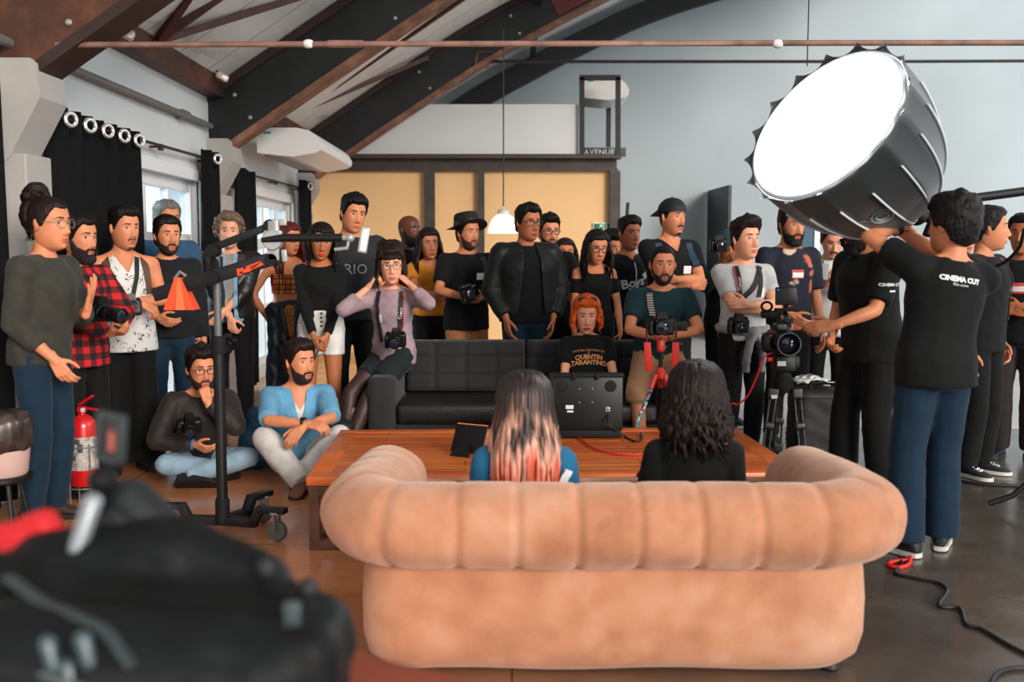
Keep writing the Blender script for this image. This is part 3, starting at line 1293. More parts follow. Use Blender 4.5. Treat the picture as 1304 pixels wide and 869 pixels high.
# left wall with its window openings
WX = -2.92
WINS = [(6.35, 9.35), (10.15, 13.25), (14.15, 15.4)]
WZ0, WZ1 = .12, 2.10
mb = MB()
prev = -2.4
for a, b in WINS + [(17.75, 17.75)]:
    mb.box((WX - .13, (prev + a) / 2, 1.55), (.26, a - prev, 3.1))
    if b > a:
        mb.box((WX - .13, (a + b) / 2, (WZ1 + 3.1) / 2), (.26, b - a, 3.1 - WZ1))
        mb.box((WX - .13, (a + b) / 2, WZ0 / 2), (.26, b - a, WZ0))
    prev = b
structure(mb.build('wall_left', M_WALL, None, False))
M_GLASS = bpy.data.materials.new('window_glass')
M_GLASS.use_nodes = True
_nt = M_GLASS.node_tree
_nt.nodes.clear()
_o = nd(_nt, 'ShaderNodeOutputMaterial')
_t = nd(_nt, 'ShaderNodeBsdfTransparent', Color=(.93, .975, 1, 1))
_g = nd(_nt, 'ShaderNodeBsdfGlossy', Roughness=.02)
_m = nd(_nt, 'ShaderNodeMixShader', Fac=.06)
_nt.links.new(_t.outputs[0], _m.inputs[1])
_nt.links.new(_g.outputs[0], _m.inputs[2])
_nt.links.new(_m.outputs[0], _o.inputs[0])

for i, (a, b) in enumerate(WINS):
    w = bpy.data.objects.new('window_%d' % (i + 1), None)
    COL.objects.link(w)
    w.location = (WX, (a + b) / 2, WZ0)
    ROOTM[w.name] = Matrix.Translation(V(w.location))
    structure(w)
    fr = MB()
    X = WX - .10
    for yy in (a + .04, b - .04):
        fr.box((X, yy, (WZ0 + WZ1) / 2), (.10, .08, WZ1 - WZ0))
    for zz, hh in ((WZ0 + .05, .10), (WZ1 - .05, .10), (1.56, .10), (.80, .07)):
        fr.box((X, (a + b) / 2, zz), (.09, b - a - .1, hh))
    n = max(2, round((b - a) / .62))
    for j in range(1, n):
        fr.box((X, a + (b - a) * j / n, (WZ0 + WZ1) / 2), (.07, .075, WZ1 - WZ0 - .1))
    fr.build('window_frame', M_WHITE, w, False, world=True)
    cs = MB()
    cs.box((WX + .012, (a + b) / 2, WZ1 + .05), (.05, b - a + .16, .10))
    for yy in (a - .04, b + .04):
        cs.box((WX + .012, yy, (WZ0 + WZ1) / 2), (.05, .08, WZ1 - WZ0 + .02))
    cs.build('window_casing', M_WHITE, w, False, world=True)
    g = MB()
    g.box((X, (a + b) / 2, (WZ0 + WZ1) / 2), (.008, b - a - .1, WZ1 - WZ0 - .1))
    g.build('window_pane', M_GLASS, w, False, world=True)

# back wall
mb = MB()
mb.box((3.4, 17.87, 3.5), (13.2, .24, 7.0))
structure(mb.build('wall_back', M_WALLB, None, False))
bb = MB()
bb.box((3.4, 17.735, .07), (13.0, .03, .14))
structure(bb.build('baseboard_back', mat('baseboard_grey', '#8d9191', .6), None, False))

# pale pavement and a blank bright house wall across the lane, seen through the panes
mb = MB()
mb.box((-6.1, 10, -.1), (5.6, 22, .12))
structure(mb.build('pavement', mat('pavement_concrete', '#c9cbca', .9, noise=(3, .1)), None, False))

# roof
ARC = [(-3.35, 2.02), (-2.65, 2.50), (-1.5, 3.27), (-.4, 3.98), (.5, 4.47), (1.29, 4.87), (2.25, 5.32), (3.2, 5.65), (4.26, 5.93), (5.3, 6.10), (6.6, 6.18)]
arc = catmull([(x, 0, z) for x, z in ARC], 5)


def off_arc(d):
    out = []
    for i, p in enumerate(arc):
        t = arc[min(i + 1, len(arc) - 1)] - arc[max(i - 1, 0)]
        n = V((-t.z, 0, t.x)).normalized()
        out.append(p + n * d)
    return out


mb = MB()
lo, hi = off_arc(.56), off_arc(.62)
ys = np.linspace(-1.0, 17.9, 24)
sec = [V((p.x, 0, p.z)) for p in lo] + [V((p.x, 0, p.z)) for p in reversed(hi)]
mb.rings([[V((p.x, y, p.z)) for p in sec] for y in ys])


def roof_mat(nt, co, b):
    n1 = nd(nt, 'ShaderNodeTexNoise', Scale=.9, Detail=6.0, Roughness=.65)
    mp = nd(nt, 'ShaderNodeMapping')
    mp.inputs['Scale'].default_value = (1.6, .25, 1.6)
    nt.links.new(co, mp.inputs[0])
    nt.links.new(mp.outputs[0], n1.inputs['Vector'])
    c = ramp(nt, n1.outputs[0], [(.28, '#8a8782'), (.40, '#cfcdc8'), (.70, '#e6e4e0')])
    ln = stripes(nt, co, 1, 1.3, .975)
    return mixc(nt, ln, c, '#908d88')


structure(mb.build('ceiling', custom('roof_sheet', roof_mat, .8), None, 40))


def wood_mat(nt, co, b):
    n1 = nd(nt, 'ShaderNodeTexNoise', Scale=1.6, Detail=7.0, Roughness=.7)
    nt.links.new(co, n1.inputs['Vector'])
    return ramp(nt, n1.outputs[0], [(.30, '#25150f'), (.47, '#4c2a1b'), (.62, '#6a3e27'), (.78, '#935d3c')])


def blackbeam_mat(nt, co, b):
    n1 = nd(nt, 'ShaderNodeTexNoise', Scale=3.0, Detail=6.0, Roughness=.6)
    nt.links.new(co, n1.inputs['Vector'])
    return ramp(nt, n1.outputs[0], [(.35, '#0c0f0f'), (.60, '#151a19'), (.70, '#33231a'), (.76, '#a45a34')])


def flange_mat(nt, co, b):
    n1 = nd(nt, 'ShaderNodeTexNoise', Scale=5.0, Detail=6.0, Roughness=.6)
    nt.links.new(co, n1.inputs['Vector'])
    return ramp(nt, n1.outputs[0], [(.32, '#4a2a1d'), (.55, '#7d5340'), (.75, '#a0765d')])


M_BWOOD = custom('brown_plywood', wood_mat, .6)
M_BBLACK = custom('black_painted_beam', blackbeam_mat, .45)
M_FLANGE = custom('rusty_flange', flange_mat, .6)
M_DARKWOOD = mat('dark_red_wood', '#2c1712', .6, noise=(5, .4))
M_RODRED = mat('oxide_red_rod', '#4a211a', .55, noise=(8, .4))
FR_Y = [5.9, 9.8, 13.8, 17.55]
BM = [(M_BWOOD, 'brown plywood arched roof beam nearest the camera, at the upper left corner'), (M_BBLACK, 'black arched roof beam springing from the column between the first two windows'),
      (M_BBLACK, 'black arched roof beam with a reddish upper stretch, springing beside the air conditioner'), (mat('black_arch', '#121313', .5, noise=(4, .3)), 'plain black arched beam lying against the grey back wall')]
for i, y in enumerate(FR_Y):
    r = root('arched_beam', BM[i][1], 'roof beam', (-2.65, y, 2.5), kind='structure', group='arched roof beams')
    dep = .50 if i < 3 else .40
    w = .16 if i else .22
    pa = [(p.x, 0, p.z) for p in arc]

    def band(d0, d1, hw, name, m):
        A0, A1 = off_arc(d0), off_arc(d1)
        q = MB()
        q.rings([[V((a.x, y - hw, a.z)), V((b.x, y - hw, b.z)), V((b.x, y + hw, b.z)), V((a.x, y + hw, a.z))] for a, b in list(zip(A0, A1))[3:]])
        return q.build(name, m, r, 30, world=True)
    band(.03, dep, w / 2, 'web', BM[i][0])
    if i < 3:
        band(-.015, .045, w / 2 + .035, 'bottom_flange', M_DARKWOOD if i == 0 else M_FLANGE)
        band(dep - .03, dep + .05, w / 2 + .03, 'top_flange', M_DARKWOOD)
        q = MB()
        for t in range(6, 44, 6):
            for d in (.12, .38):
                a = off_arc(d)[t]
                q.lathe([(.02, 0), (.02, .012), (.012, .02), (0, .021)], 10, (a.x, y - w / 2, a.z), Matrix.Rotation(R(90), 3, 'X'))
        q.build('bolt', mat('bolt_zinc', '#b5b3ae', .4, metal=.6), r, world=True)
    if i == 2:
        q = MB()
        A0, A1 = off_arc(.08), off_arc(.46)
        seg = list(zip(A0, A1))[21:33]
        q.rings([[V((a.x, y - .10, a.z)), V((b.x, y - .10, b.z)), V((b.x, y - .075, b.z)), V((a.x, y - .075, a.z))] for a, b in seg])
        q.build('splice_plate', mat('red_brown_board', '#5c1c15', .5, noise=(6, .4), stretch=(1, 1, 4)), r, 30, world=True)

# columns with haunched heads
CL = ['grey concrete column with slanted head at the far left, beside the dark curtain', 'grey concrete column with slanted head between the first two windows', 'grey concrete column with slanted head beside the last window']
for i, y in enumerate(FR_Y[:3]):
    r = root('concrete_column', CL[i], 'column', (WX, y, 0), kind='structure', group='columns on the window wall')
    q = MB()
    q.box((WX + .075, y, 1.0), (.15, .32, 2.0), bev=.01)
    q.build('shaft', M_CONC, r, False, world=True)
    q = MB()
    poly = [(WX, 1.93), (WX + .06, 1.97), (WX + .25, 2.31), (WX + .235, 2.50), (WX + .20, 2.53), (WX, 2.53)]
    Mx = Matrix.Translation(V((0, y, 0))) @ Matrix(((1, 0, 0, 0), (0, 0, 1, 0), (0, 1, 0, 0), (0, 0, 0, 1)))
    q.prism(poly, -.17, .17, Mx)
    q.build('haunch', M_CONC, r, False, world=True)

# eaves purlin and fan bracing
q = MB()
for a, b in ((FR_Y[0] + .1, FR_Y[1] - .1), (FR_Y[1] + .1, FR_Y[2] - .1), (FR_Y[2] + .1, FR_Y[3] - .1)):
    q.box((-2.83, (a + b) / 2, 3.03), (.14, b - a, .22))
o = q.build('eaves_purlin', M_BWOOD, None, False)
structure(tag(o, 'dark wooden purlin running along the top of the window wall', 'purlin'))
BR = [((-2.72, 7.83, 3.06), (.37, -.26, .335), 2.6), ((-2.72, 7.83, 3.06), (.54, .18, .45), 3.0), ((-2.72, 7.83, 3.06), (.99, 1.34, .72), 1.25), ((-2.7, 12.7, 3.2), (2.2, -.4, 1.36), 1.0), ((-2.7, 12.7, 3.2), (1.57, .95, .86), 1.0)]
BL = ['rusty red roof brace climbing steepest from the eaves, first of a fan of three', 'rusty red roof brace in the middle of the fan of three', 'rusty red roof brace lowest of the fan of three', 'dark roof brace above the long air conditioner, upper of two', 'dark roof brace above the long air conditioner, lower of two']
for (a, d, t), l in zip(BR, BL):
    q = MB()
    q.bar((0, 0, 0), V(d) * t, .055, .055)
    o = solo(q, 'roof_brace', M_RODRED, l, 'roof brace', a, 'roof braces', smooth=False)
    o['kind'] = 'structure'
for j, (x, z) in enumerate(((.35, 4.83), (2.9, 5.98))):
    q = MB()
    q.box((0, 0, 0), (.09, 11.2, .12))
    o = solo(q, 'roof_purlin', M_DARKWOOD, ['dark roof purlin crossing between the arched beams, lower one', 'dark roof purlin crossing between the arched beams, upper one'][j], 'purlin', (x, 11.7, z), 'roof purlins', smooth=False)
    o['kind'] = 'structure'

# tie rods and pipes
M_PIPE = mat('rusty_pipe', '#8d6a5d', .45, metal=.3, noise=(7, .35))
r = root('tie_rod', 'long rusty horizontal pipe crossing the whole room under the roof', 'pipe', (-2.6, 5.8, 2.62))
q = MB()
q.tube([(-2.6, 5.8, 2.615), (2.0, 5.8, 2.625), (8.0, 5.8, 2.63)], .0165, 10)
q.build('pipe', M_PIPE, r, world=True)
q = MB()
for u in (393, 990):
    p = P(u, 74, 5.8)
    q.ball((p.x, 5.8, 2.62), (.035, .024, .026), 10, 8)
q.build('tape', mat('white_tape', '#dcd6d2', .7), r, world=True)
q = MB()
p = P(440, 74, 5.8)
q.tube([(p.x - .10, 5.8, 2.62), (p.x + .10, 5.8, 2.62)], .021, 10)
q.build('coupling', M_PIPE, r, world=True)
q = MB()
q.tube([(-.37, 13.75, 4.03), (5, 13.75, 4.03), (9.6, 13.75, 4.05)], .022, 8)
o = solo(q, 'thin_tie_rod', M_BLACKSTEEL, 'thin dark tie rod below the rusty pipe, tied to the far beam', 'tie rod')
q = MB()
for p in [P(618, 80, 13.7)]:
    q.tube([p + V(d) for d in ((-.14, 0, -.05), (-.10, 0, .14), (.10, 0, .14), (.12, 0, -.06), (-.12, 0, -.06))], .014, 6)
    q.tube([p + V((-.14, 0, -.05)), p + V((-.34, .02, -.18))], .016, 6)
o = solo(q, 'rod_bracket', M_FLANGE, 'small rusty bracket holding the thin tie rod to the beam', 'bracket')
# pipe along the top of the window wall
q = MB()
q.tube([(-2.86, 5.0, 2.62), (-2.86, 9.6, 2.64)], .028, 10)
q.tube([(-2.86, 8.75, 2.637), (-2.86, 8.9, 2.637)], .045, 10)
tag(q.build('wall_pipe', mat('grey_pipe', '#6d6c6a', .5)), 'grey pipe running along the wall above the curtain rod', 'pipe')

# ------------------------------------------------------------------ mezzanine box at the back
MY = 14.45
q = MB()
q.box((-.77, MY + .10, 1.31), (4.56, .08, 2.62))
structure(q.build('wall_partition', M_TAN, None, False))
q = MB()
q.box((-.77, MY + 1.6, 2.84), (4.56, 3.2, .05))
structure(q.build('trim_loft_floor', M_STEEL, None, False))
r = root('loft_beam', 'dark brown steel beam along the top of the tan partition', 'beam', (-.77, MY, 2.7), kind='structure')
q = MB()
q.box((-.77, MY + .05, 2.635), (4.58, .20, .03))
q.box((-.77, MY + .08, 2.72), (4.56, .06, .17))
q.box((-.77, MY + .02, 2.815), (4.66, .26, .04))
q.build('steel_beam', mat('brown_steel', '#41342d', .5, noise=(5, .3)), r, False, world=True)
PL = ['dark steel post on the tan partition, left one', 'dark steel post on the tan partition, just left of the pendant lamp', 'wide dark steel post at the right end of the tan partition']
for (u0, u1), l in zip(((541, 554), (609, 617), (776, 789)), PL):
    a, b = P(u0, 300, MY), P(u1, 300, MY)
    q = MB()
    q.box((0, 0, 1.31), (b.x - a.x, .12, 2.62))
    o = solo(q, 'partition_post', M_STEEL, l, 'post', ((a.x + b.x) / 2, MY, 0), 'partition posts', 'structure', smooth=False)
q = MB()
a, b = P(400, 200, MY), P(737, 133, MY)
q.box(((a.x + b.x) / 2, MY + .08, (a.z + b.z) / 2 + .01), (b.x - a.x, .06, b.z - a.z))
structure(tag(q.build('loft_panel', M_PANEL, None, False), 'long white panel standing on the loft beam', 'panel'))
# frame with the second air conditioner
r = root('steel_rail_frame', 'black square tube frame around the small air conditioner on the loft', 'frame', P(740, 200, MY))
q = MB()
pts = {n: P(u, v, MY) for n, (u, v) in dict(a=(741, 200), b=(741, 99), c=(787, 99), d=(787, 200)).items()}
for a_, b_, w_ in ((pts['a'], pts['b'], .07), (pts['d'], pts['c'], .07), (pts['b'] + V((-.035, 0, 0)), pts['c'] + V((.035, 0, 0)), .07)):
    q = MB()
    q.bar(a_, b_, w_)
    q.build('tube', M_BLACKSTEEL, r, False, world=True)
e, f = P(775, 135, MY + 1.6), P(775, 193, MY + 1.6)
q = MB()
q.bar(e, V((e.x, e.y, 2.88)), .07)
q.bar(V((e.x, e.y, e.z - .02)), V((e.x - .12, e.y, e.z + .35)), .06)
q.build('rear_post', M_BLACKSTEEL, r, False, world=True)


def aircon(name, label, loc, L, W, H_, group):
    """ceiling unit: length along y, rounded front along +x"""
    r = root(name, label, 'air conditioner', loc, group=group)
    prof = [(0, 0), (0, H_), (W * .62, H_), (W * .80, H_ * .90), (W * .93, H_ * .66), (W, H_ * .34), (W * .985, H_ * .12), (W * .90, .0), (W * .55, -.04)]
    q = MB()
    Mx = Matrix(((1, 0, 0, 0), (0, 0, 1, 0), (0, 1, 0, 0), (0, 0, 0, 1)))
    q.prism(prof, 0, L, Mx)
    q.build('housing', mat('ac_white', '#e6e3df', .4), r, 50)
    q = MB()
    for j in range(9):
        x = W * (.06 + .052 * j)
        q.box((x, L * .5, -.012 - .030 * x / W), (.012, L * .86, .02))
    q.build('grille', mat('ac_grille', '#9d9a96', .6), r, False)
    q = MB()
    q.box((W * .70, L * .5, H_ * .96), (.02, L * .9, .01), rot=(0, R(28), 0))
    q.box((W * .975, L * .5, H_ * .22), (.012, L * .92, .012))
    q.build('vane', mat('ac_vane', '#cfccc8', .4), r, False)
    q = MB()
    q.box((W * .16, -.003, H_ * .72), (W * .13, .004, H_ * .32))
    lb = q.build('label', mat('ac_label', '#e9efe4', .5), r, False)
    q = MB()
    q.box((W * .16, -.006, H_ * .80), (W * .12, .003, H_ * .10))
    q.build('label_stripe', mat('ac_label_blue', '#2f9bb5', .5), lb, False)
    return r


pa = P(330, 197, 10.6)
aircon('air_conditioner', 'long white air conditioner hung under the roof beside the black beam', (pa.x - .02, 10.6, pa.z + .02), 2.0, .68, .26, 'air conditioners')
pa = P(743, 124, 15.0)
aircon('air_conditioner', 'small white air conditioner framed by the black tubes on the loft', (pa.x, 15.0, pa.z), .9, .68, .30, 'air conditioners')

# signs
r = root('street_sign', 'black street name sign with white letters at the foot of the tube frame', 'sign', P(769, 194, 15.2))
p = P(769, 194, 15.2)
q = MB()
q.box(p, (.66, .03, .15), bev=.006)
q.build('plate', mat('sign_black', '#17181a', .5), r, world=True)
q = MB()
for z in (-.068, .068):
    q.box(p + V((0, -.017, z)), (.64, .006, .008))
q.build('border', mat('sign_border', '#9aa09c', .5), r, False, world=True)
vs, fs = text_mesh('AVENUE', .115, .002, 1.1)
mesh_obj('lettering', [p + V((v.x - .07, -.018, v.y)) for v in vs], fs, mat('sign_white', '#b9bfba', .6), r, False, world=True)
r = root('exit_sign', 'green and white emergency exit sign on the tan partition', 'sign', P(766, 290, MY))
p = P(766, 290.5, MY + .04)
q = MB()
q.box(p, (.25, .02, .155))
q.build('plate', mat('sign_pale', '#d6e6dc', .5), r, False, world=True)
q = MB()
q.box(p + V((-.045, -.011, 0)), (.135, .004, .125))
q.box(p + V((.075, -.011, .0)), (.075, .004, .125))
q.build('green_field', mat('sign_green', '#12603f', .5), r, False, world=True)
q = MB()
q.bar(p + V((-.09, -.015, -.045)), p + V((-.005, -.015, .035)), .016, .004)
q.prism([(-.035, .045), (.01, .05), (.005, .005)], 0, .004, Matrix.Translation(p + V((0, -.015, 0))) @ Matrix.Rotation(R(90), 4, 'X'))
q.ball(p + V((.072, -.014, .045)), (.012, .004, .012), 8, 6)
q.bar(p + V((.072, -.014, .03)), p + V((.066, -.014, -.012)), .016, .004)
for a, b in (((.066, -.012), (.092, -.05)), ((.066, -.012), (.05, -.052)), ((.07, .022), (.096, .005)), ((.07, .022), (.046, .01))):
    q.bar(p + V((a[0], -.014, a[1])), p + V((b[0], -.014, b[1])), .009, .004)
q.build('symbol', mat('sign_white2', '#e6efe9', .5), r, False, world=True)

# door leaf standing open in front of the back wall and the slim door behind the crowd
r = root('door_1', None, None, (3.45, 17.7, 0), kind='structure')
a, b = P(903, 243, 17.7), P(930, 235, 16.25)
q = MB()
q.bar((a.x, 17.70, a.z / 2), (b.x, 16.25, a.z / 2), .05, a.z, ref=(0, 0, 1))
M_DOOR = mat('dark_teal_door', '#14232a', .5, noise=(2, .2))
dl = q.build('door_leaf', M_DOOR, r, False, world=True)
q = MB()
q.tube([(b.x - .03, 16.4, 1.02), (b.x - .07, 16.4, 1.02), (b.x - .07, 16.54, 1.02)], .010, 8)
q.build('door_handle', M_BLACKSTEEL, dl, world=True)
r = root('door_2', None, None, (5.2, 17.7, 0), kind='structure')
a, b = P(1014, 285, 17.7), P(1036, 285, 17.7)
q = MB()
q.box(((a.x + b.x) / 2, 17.71, 1.05), (b.x - a.x, .05, 2.1))
q.build('door_leaf', mat('blue_door', '#1f4a63', .5), r, False, world=True)
q = MB()
q.box((a.x - .05, 17.70, 1.08), (.07, .08, 2.16))
q.box((b.x + .06, 17.70, 1.08), (.09, .08, 2.16))
q.box(((a.x + b.x) / 2, 17.70, 2.14), (b.x - a.x + .2, .08, .08))
q.build('door_frame', M_WHITE, r, False, world=True)
q = MB()
q.tube([(0, 0, 0), (.0, .0, 1.2), (.02, 0, 2.15), (.03, 0, 2.28)], .028, 8)
solo(q, 'leaning_pole', M_DARKWOOD, 'thin dark upright pole against the wall right of the tan partition', 'pole', (P(797, 300, 16.5).x, 16.5, 0))

# curtains
def curtain(label, y0, y1, x0, x1, z1, folds, m, rings_n, name='curtain', z0=.05, group='black curtains on the window wall'):
    r = root(name, label, 'curtain', ((x0 + x1) / 2, (y0 + y1) / 2, z0), group=group)
    n = folds * 12
    front, back = [], []
    L = V((x1 - x0, y1 - y0))
    nv = V((-L.y, L.x)).normalized()
    rows = []
    for zz in np.linspace(z0, z1, 14):
        t = (zz - z0) / (z1 - z0)
        row = []
        for j in range(n + 1):
            s = j / n
            a = .055 * math.sin(2 * PI * folds * s) * (1 - .25 * t) + .012 * math.sin(9 * s + 3 * t)
            row.append((x0 + L.x * s + nv.x * a, y0 + L.y * s + nv.y * a + .01 * math.sin(5 * t + 20 * s), zz))
        rows.append(row)
    vs = [p for row in rows for p in row]
    o = mesh_obj('fabric', vs, grid_faces(14, n + 1), m, r, True, world=True)
    md = o.modifiers.new('thick', 'SOLIDIFY')
    md.thickness = .006
    for j in range(rings_n):
        s = (j + .5) / rings_n
        c = V((x0 + L.x * s, y0 + L.y * s, z1 - .075)) - V((nv.x, nv.y, 0)) * (.075 if nv.x < 0 else -.075)
        q = MB()
        ax = V((nv.x, nv.y, 0)).normalized() if nv.x > 0 else -V((nv.x, nv.y, 0)).normalized()
        ax = (ax + V((0, -.55, 0))).normalized()
        xx, yy, _ = frame_from(ax)
        q.tube([c + (xx * math.cos(t) + yy * math.sin(t)) * .040 for t in np.linspace(0, 2 * PI, 14, endpoint=False)], .013, 8, closed=True)
        q.build('grommet', mat('grommet_chrome', '#d9d6d2', .25, metal=.7), r, world=True)
    return r


M_CURT = mat('black_curtain', '#060809', .85, noise=(8, .3), spec=.2)
curtain('wide black grommet curtain drawn over the window behind the left group', 6.18, 7.62, -2.835, -2.835, 2.34, 7, M_CURT, 5)
curtain('narrow black curtain bunched at the column between the first two windows', 9.15, 9.5, -2.80, -2.80, 2.38, 2, M_CURT, 1)
curtain('black curtain hanging behind the slanted column head, right of the narrow one', 10.05, 10.75, -2.74, -2.78, 2.30, 3, M_CURT, 0)
curtain('narrow black curtain at the far end of the last curtain rod', 13.05, 13.5, -2.74, -2.74, 2.40, 2, M_CURT, 1)
curtain('black curtain edge in front of the nearest column, at the very left', 4.75, 5.56, -2.84, -2.83, 2.42, 4, M_CURT, 0)
for y0, y1, l in ((6.1, 9.55, 'black curtain rod over the first window'), (9.95, 13.55, 'black curtain rod over the second window')):
    r = root('curtain_rod', l, 'curtain rod', (-2.83, y0, 2.28), group='curtain rods')
    q = MB()
    q.tube([(-2.83, y0, 2.275), (-2.83, y1, 2.315)], .013, 8)
    q.ball((-2.83, y1, 2.315), .024, 10, 8)
    q.build('rod', M_BLACKSTEEL, r, world=True)
    q = MB()
    for yy in (y0 + .3, (y0 + y1) / 2 + .3, y1 - .2):
        q.tube([(-2.92, yy, 2.29), (-2.83, yy, 2.29)], .010, 6)
        q.box((-2.83, yy, 2.285), (.03, .06, .05))
    q.build('rod_holder', M_BLACKSTEEL, r, world=True)

# pendant lamp
p = P(641, 297, 10.6)
r = root('pendant_lamp', 'white bell pendant lamp on a long cord before the tan partition', 'lamp', p)
q = MB()
q.lathe([(.168, .0), (.170, .006), (.160, .05), (.146, .10), (.118, .155), (.075, .19), (.045, .20), (.03, .20), (.04, .185), (.07, .175), (.105, .145), (.132, .10), (.146, .05), (.155, .004)], 40, closed=True)
q.build('lamp_shade', mat('lamp_white_glass', '#f1efe8', .35, emit=('#fff3dd', .55)), r, 50)
q = MB()
q.lathe([(.036, .19), (.062, .205), (.062, .235), (.045, .25), (.012, .255), (.008, .28)], 20)
q.build('lamp_cap', mat('lamp_cap_grey', '#c9c6c0', .4), r)
q = MB()
q.tube([(0, 0, .25), (.002, 0, 1.2), (0, 0, 2.1)], .007, 6)
q.build('cord', M_BLACKSTEEL, r)
q = MB()
q.tube([(0, 0, 0), (0, 0, 1.6)], .004, 5)
solo(q, 'hanging_wire', M_BLACKSTEEL, 'single thin wire hanging from the roof onto the rusty pipe', 'wire', P(1028, 84, 6.2))
# small roof spot fixtures
for (u, v), l in (((160, 42), 'small white lamp fixed under the roof edge, nearer of two'), ((283, 98), 'small white lamp fixed under the roof edge, farther of two')):
    pz = P(u, v, 7.0 if u < 200 else 9.4)
    r = root('roof_lamp', l, 'lamp', pz, group='roof edge lamps')
    q = MB()
    q.box((0, 0, 0), (.12, .07, .07), (0, R(25), R(20)), bev=.02)
    q.build('lamp_body', mat('lamp_metal', '#d8cbbf', .3, metal=.3), r)
    q = MB()
    q.tube([(-.02, 0, .03), (-.10, .0, .12), (-.22, 0, .14)], .012, 6)
    q.build('bracket', M_BLACKSTEEL, r)

# ------------------------------------------------------------------ light
w = bpy.data.worlds.new('sky')
SC.world = w
w.use_nodes = True
bg = w.node_tree.nodes['Background']
bg.inputs[0].default_value = (.90, .965, 1.0, 1)
bg.inputs[1].default_value = WORLD = .85


def light(name, typ, loc, energy, col=(1, 1, 1), rot=None, **kw):
    l = bpy.data.lights.new(name, typ)
    l.energy = energy
    l.color = col
    for k_, v_ in kw.items():
        setattr(l, k_, v_)
    o = bpy.data.objects.new(name, l)
    COL.objects.link(o)
    o.location = loc
    if rot is not None:
        o.rotation_euler = rot
    return o


s = light('daylight_sun', 'SUN', (-8, 8, 6), 3.5, (.62, .84, 1.0), angle=R(14))
s.rotation_euler = V((1, -.18, -.42)).to_track_quat('-Z', 'Y').to_euler()
k_ = light('key_sun', 'SUN', (8, -8, 6), 1.9, (1, .91, .82), angle=R(20))  # added warm key from behind right, to model the faces and raise contrast
k_.rotation_euler = V((-.62, 1, -.34)).to_track_quat('-Z', 'Y').to_euler()
light('pendant_bulb', 'POINT', (p.x, p.y, p.z + .06), 14, (1, .88, .7), shadow_soft_size=.05)

cam = bpy.data.cameras.new('camera')
cam.lens = 35.0
cam.sensor_width = 36.0
cam.dof.use_dof = True
cam.dof.focus_distance = 6.6
cam.dof.aperture_fstop = 2.2
co = bpy.data.objects.new('camera', cam)
COL.objects.link(co)
co.location = (0, 0, CAM_Z)
co.rotation_euler = (R(90) - PITCH, 0, 0)
SC.camera = co
SC.view_settings.view_transform = 'Standard'
SC.view_settings.look = 'None'
SC.view_settings.gamma = 1
SC.view_settings.use_curve_mapping = False
SC.view_settings.exposure = 0.72
SC.cycles.use_denoising = True
SC.cycles.max_bounces = 8
SC.cycles.diffuse_bounces = 4
SC.cycles.sample_clamp_indirect = 6
# ================================================================== THINGS IN THE ROOM
def on_z(u, v, z):
    cx, cy = (u - 652) / FPX, (434.5 - v) / FPX
    d = V((cx, math.cos(PITCH) + cy * math.sin(PITCH), -math.sin(PITCH) + cy * math.cos(PITCH)))
    return V((0, 0, CAM_Z)) + d * ((z - CAM_Z) / d.z)


M_BPLAST = mat('black_plastic', '#0b0d0e', .45, spec=.35)
M_BPLAST2 = mat('black_rubber', '#08090a', .7, spec=.3)
M_GREYM = mat('grey_metal', '#8b8c8c', .4, metal=.5)
M_RED = mat('red_anodised', '#d8291a', .35, coat=.3)
M_ORANGE = mat('signal_orange', '#e8481c', .6)
M_CABLE = mat('black_cable', '#121413', .5)
M_REDCABLE = mat('red_cable', '#d3261f', .45)

# pale floor beyond the crowd on the right
q = MB()
q.box((5.5, 12.9, .004), (8.6, 9.6, .008))
o = q.build('floor_pale_area', mat('pale_floor_paint', '#b9b8b5', .45, noise=(1.5, .06)), None, False)
structure(tag(o, 'pale painted floor area beyond the crowd on the right', 'floor area'))

# ------------------------------------------------------------------ tan chesterfield sofa seen from behind
def velvet(nt, co, b):
    n = nd(nt, 'ShaderNodeTexNoise', Scale=2.4, Detail=5.0, Roughness=.6)
    n2 = nd(nt, 'ShaderNodeTexNoise', Scale=9.0, Detail=4.0)
    nt.links.new(co, n.inputs['Vector'])
    nt.links.new(co, n2.inputs['Vector'])
    f = addm(nt, addm(nt, n.outputs[0], .65, 'MULTIPLY'), addm(nt, n2.outputs[0], .35, 'MULTIPLY'))
    b.inputs['Sheen Weight'].default_value = .45
    b.inputs['Sheen Tint'].default_value = lin('#f3e2d6')
    b.inputs['Specular IOR Level'].default_value = .2
    return ramp(nt, f, [(.32, '#a26a4c'), (.50, '#bc8363'), (.68, '#cb9a7e')])


M_VELVET = custom('tan_velvet', velvet, .8)
SXC, SY0 = .352, 3.255
r = root('chesterfield_sofa', 'tan velvet rolled-back sofa seen from behind, in front of the coffee table', 'sofa', (SXC, SY0, 0))


def u_path(hw, front, rc, n=10, back=0.0):
    pts = []
    for y in np.linspace(front, back + rc, 16)[:-1]:
        pts.append((-hw, y, 0))
    for t in np.linspace(180, 270, n)[:-1]:
        pts.append((-hw + rc + rc * math.cos(R(t)), back + rc + rc * math.sin(R(t)), 0))
    for x in np.linspace(-hw + rc, hw - rc, 64)[:-1]:
        pts.append((x, back, 0))
    for t in np.linspace(270, 360, n)[:-1]:
        pts.append((hw - rc + rc * math.cos(R(t)), back + rc + rc * math.sin(R(t)), 0))
    for y in np.linspace(back + rc, front, 16):
        pts.append((hw, y, 0))
    return pts


def resample(pts, step):
    pts = [V(p) for p in pts]
    out = [pts[0]]
    acc = 0
    for a, b in zip(pts[:-1], pts[1:]):
        L = (b - a).length
        while acc + L >= step:
            t = (step - acc) / L
            a = a.lerp(b, t)
            out.append(a.copy())
            L = (b - a).length
            acc = 0
        acc += L
    return out


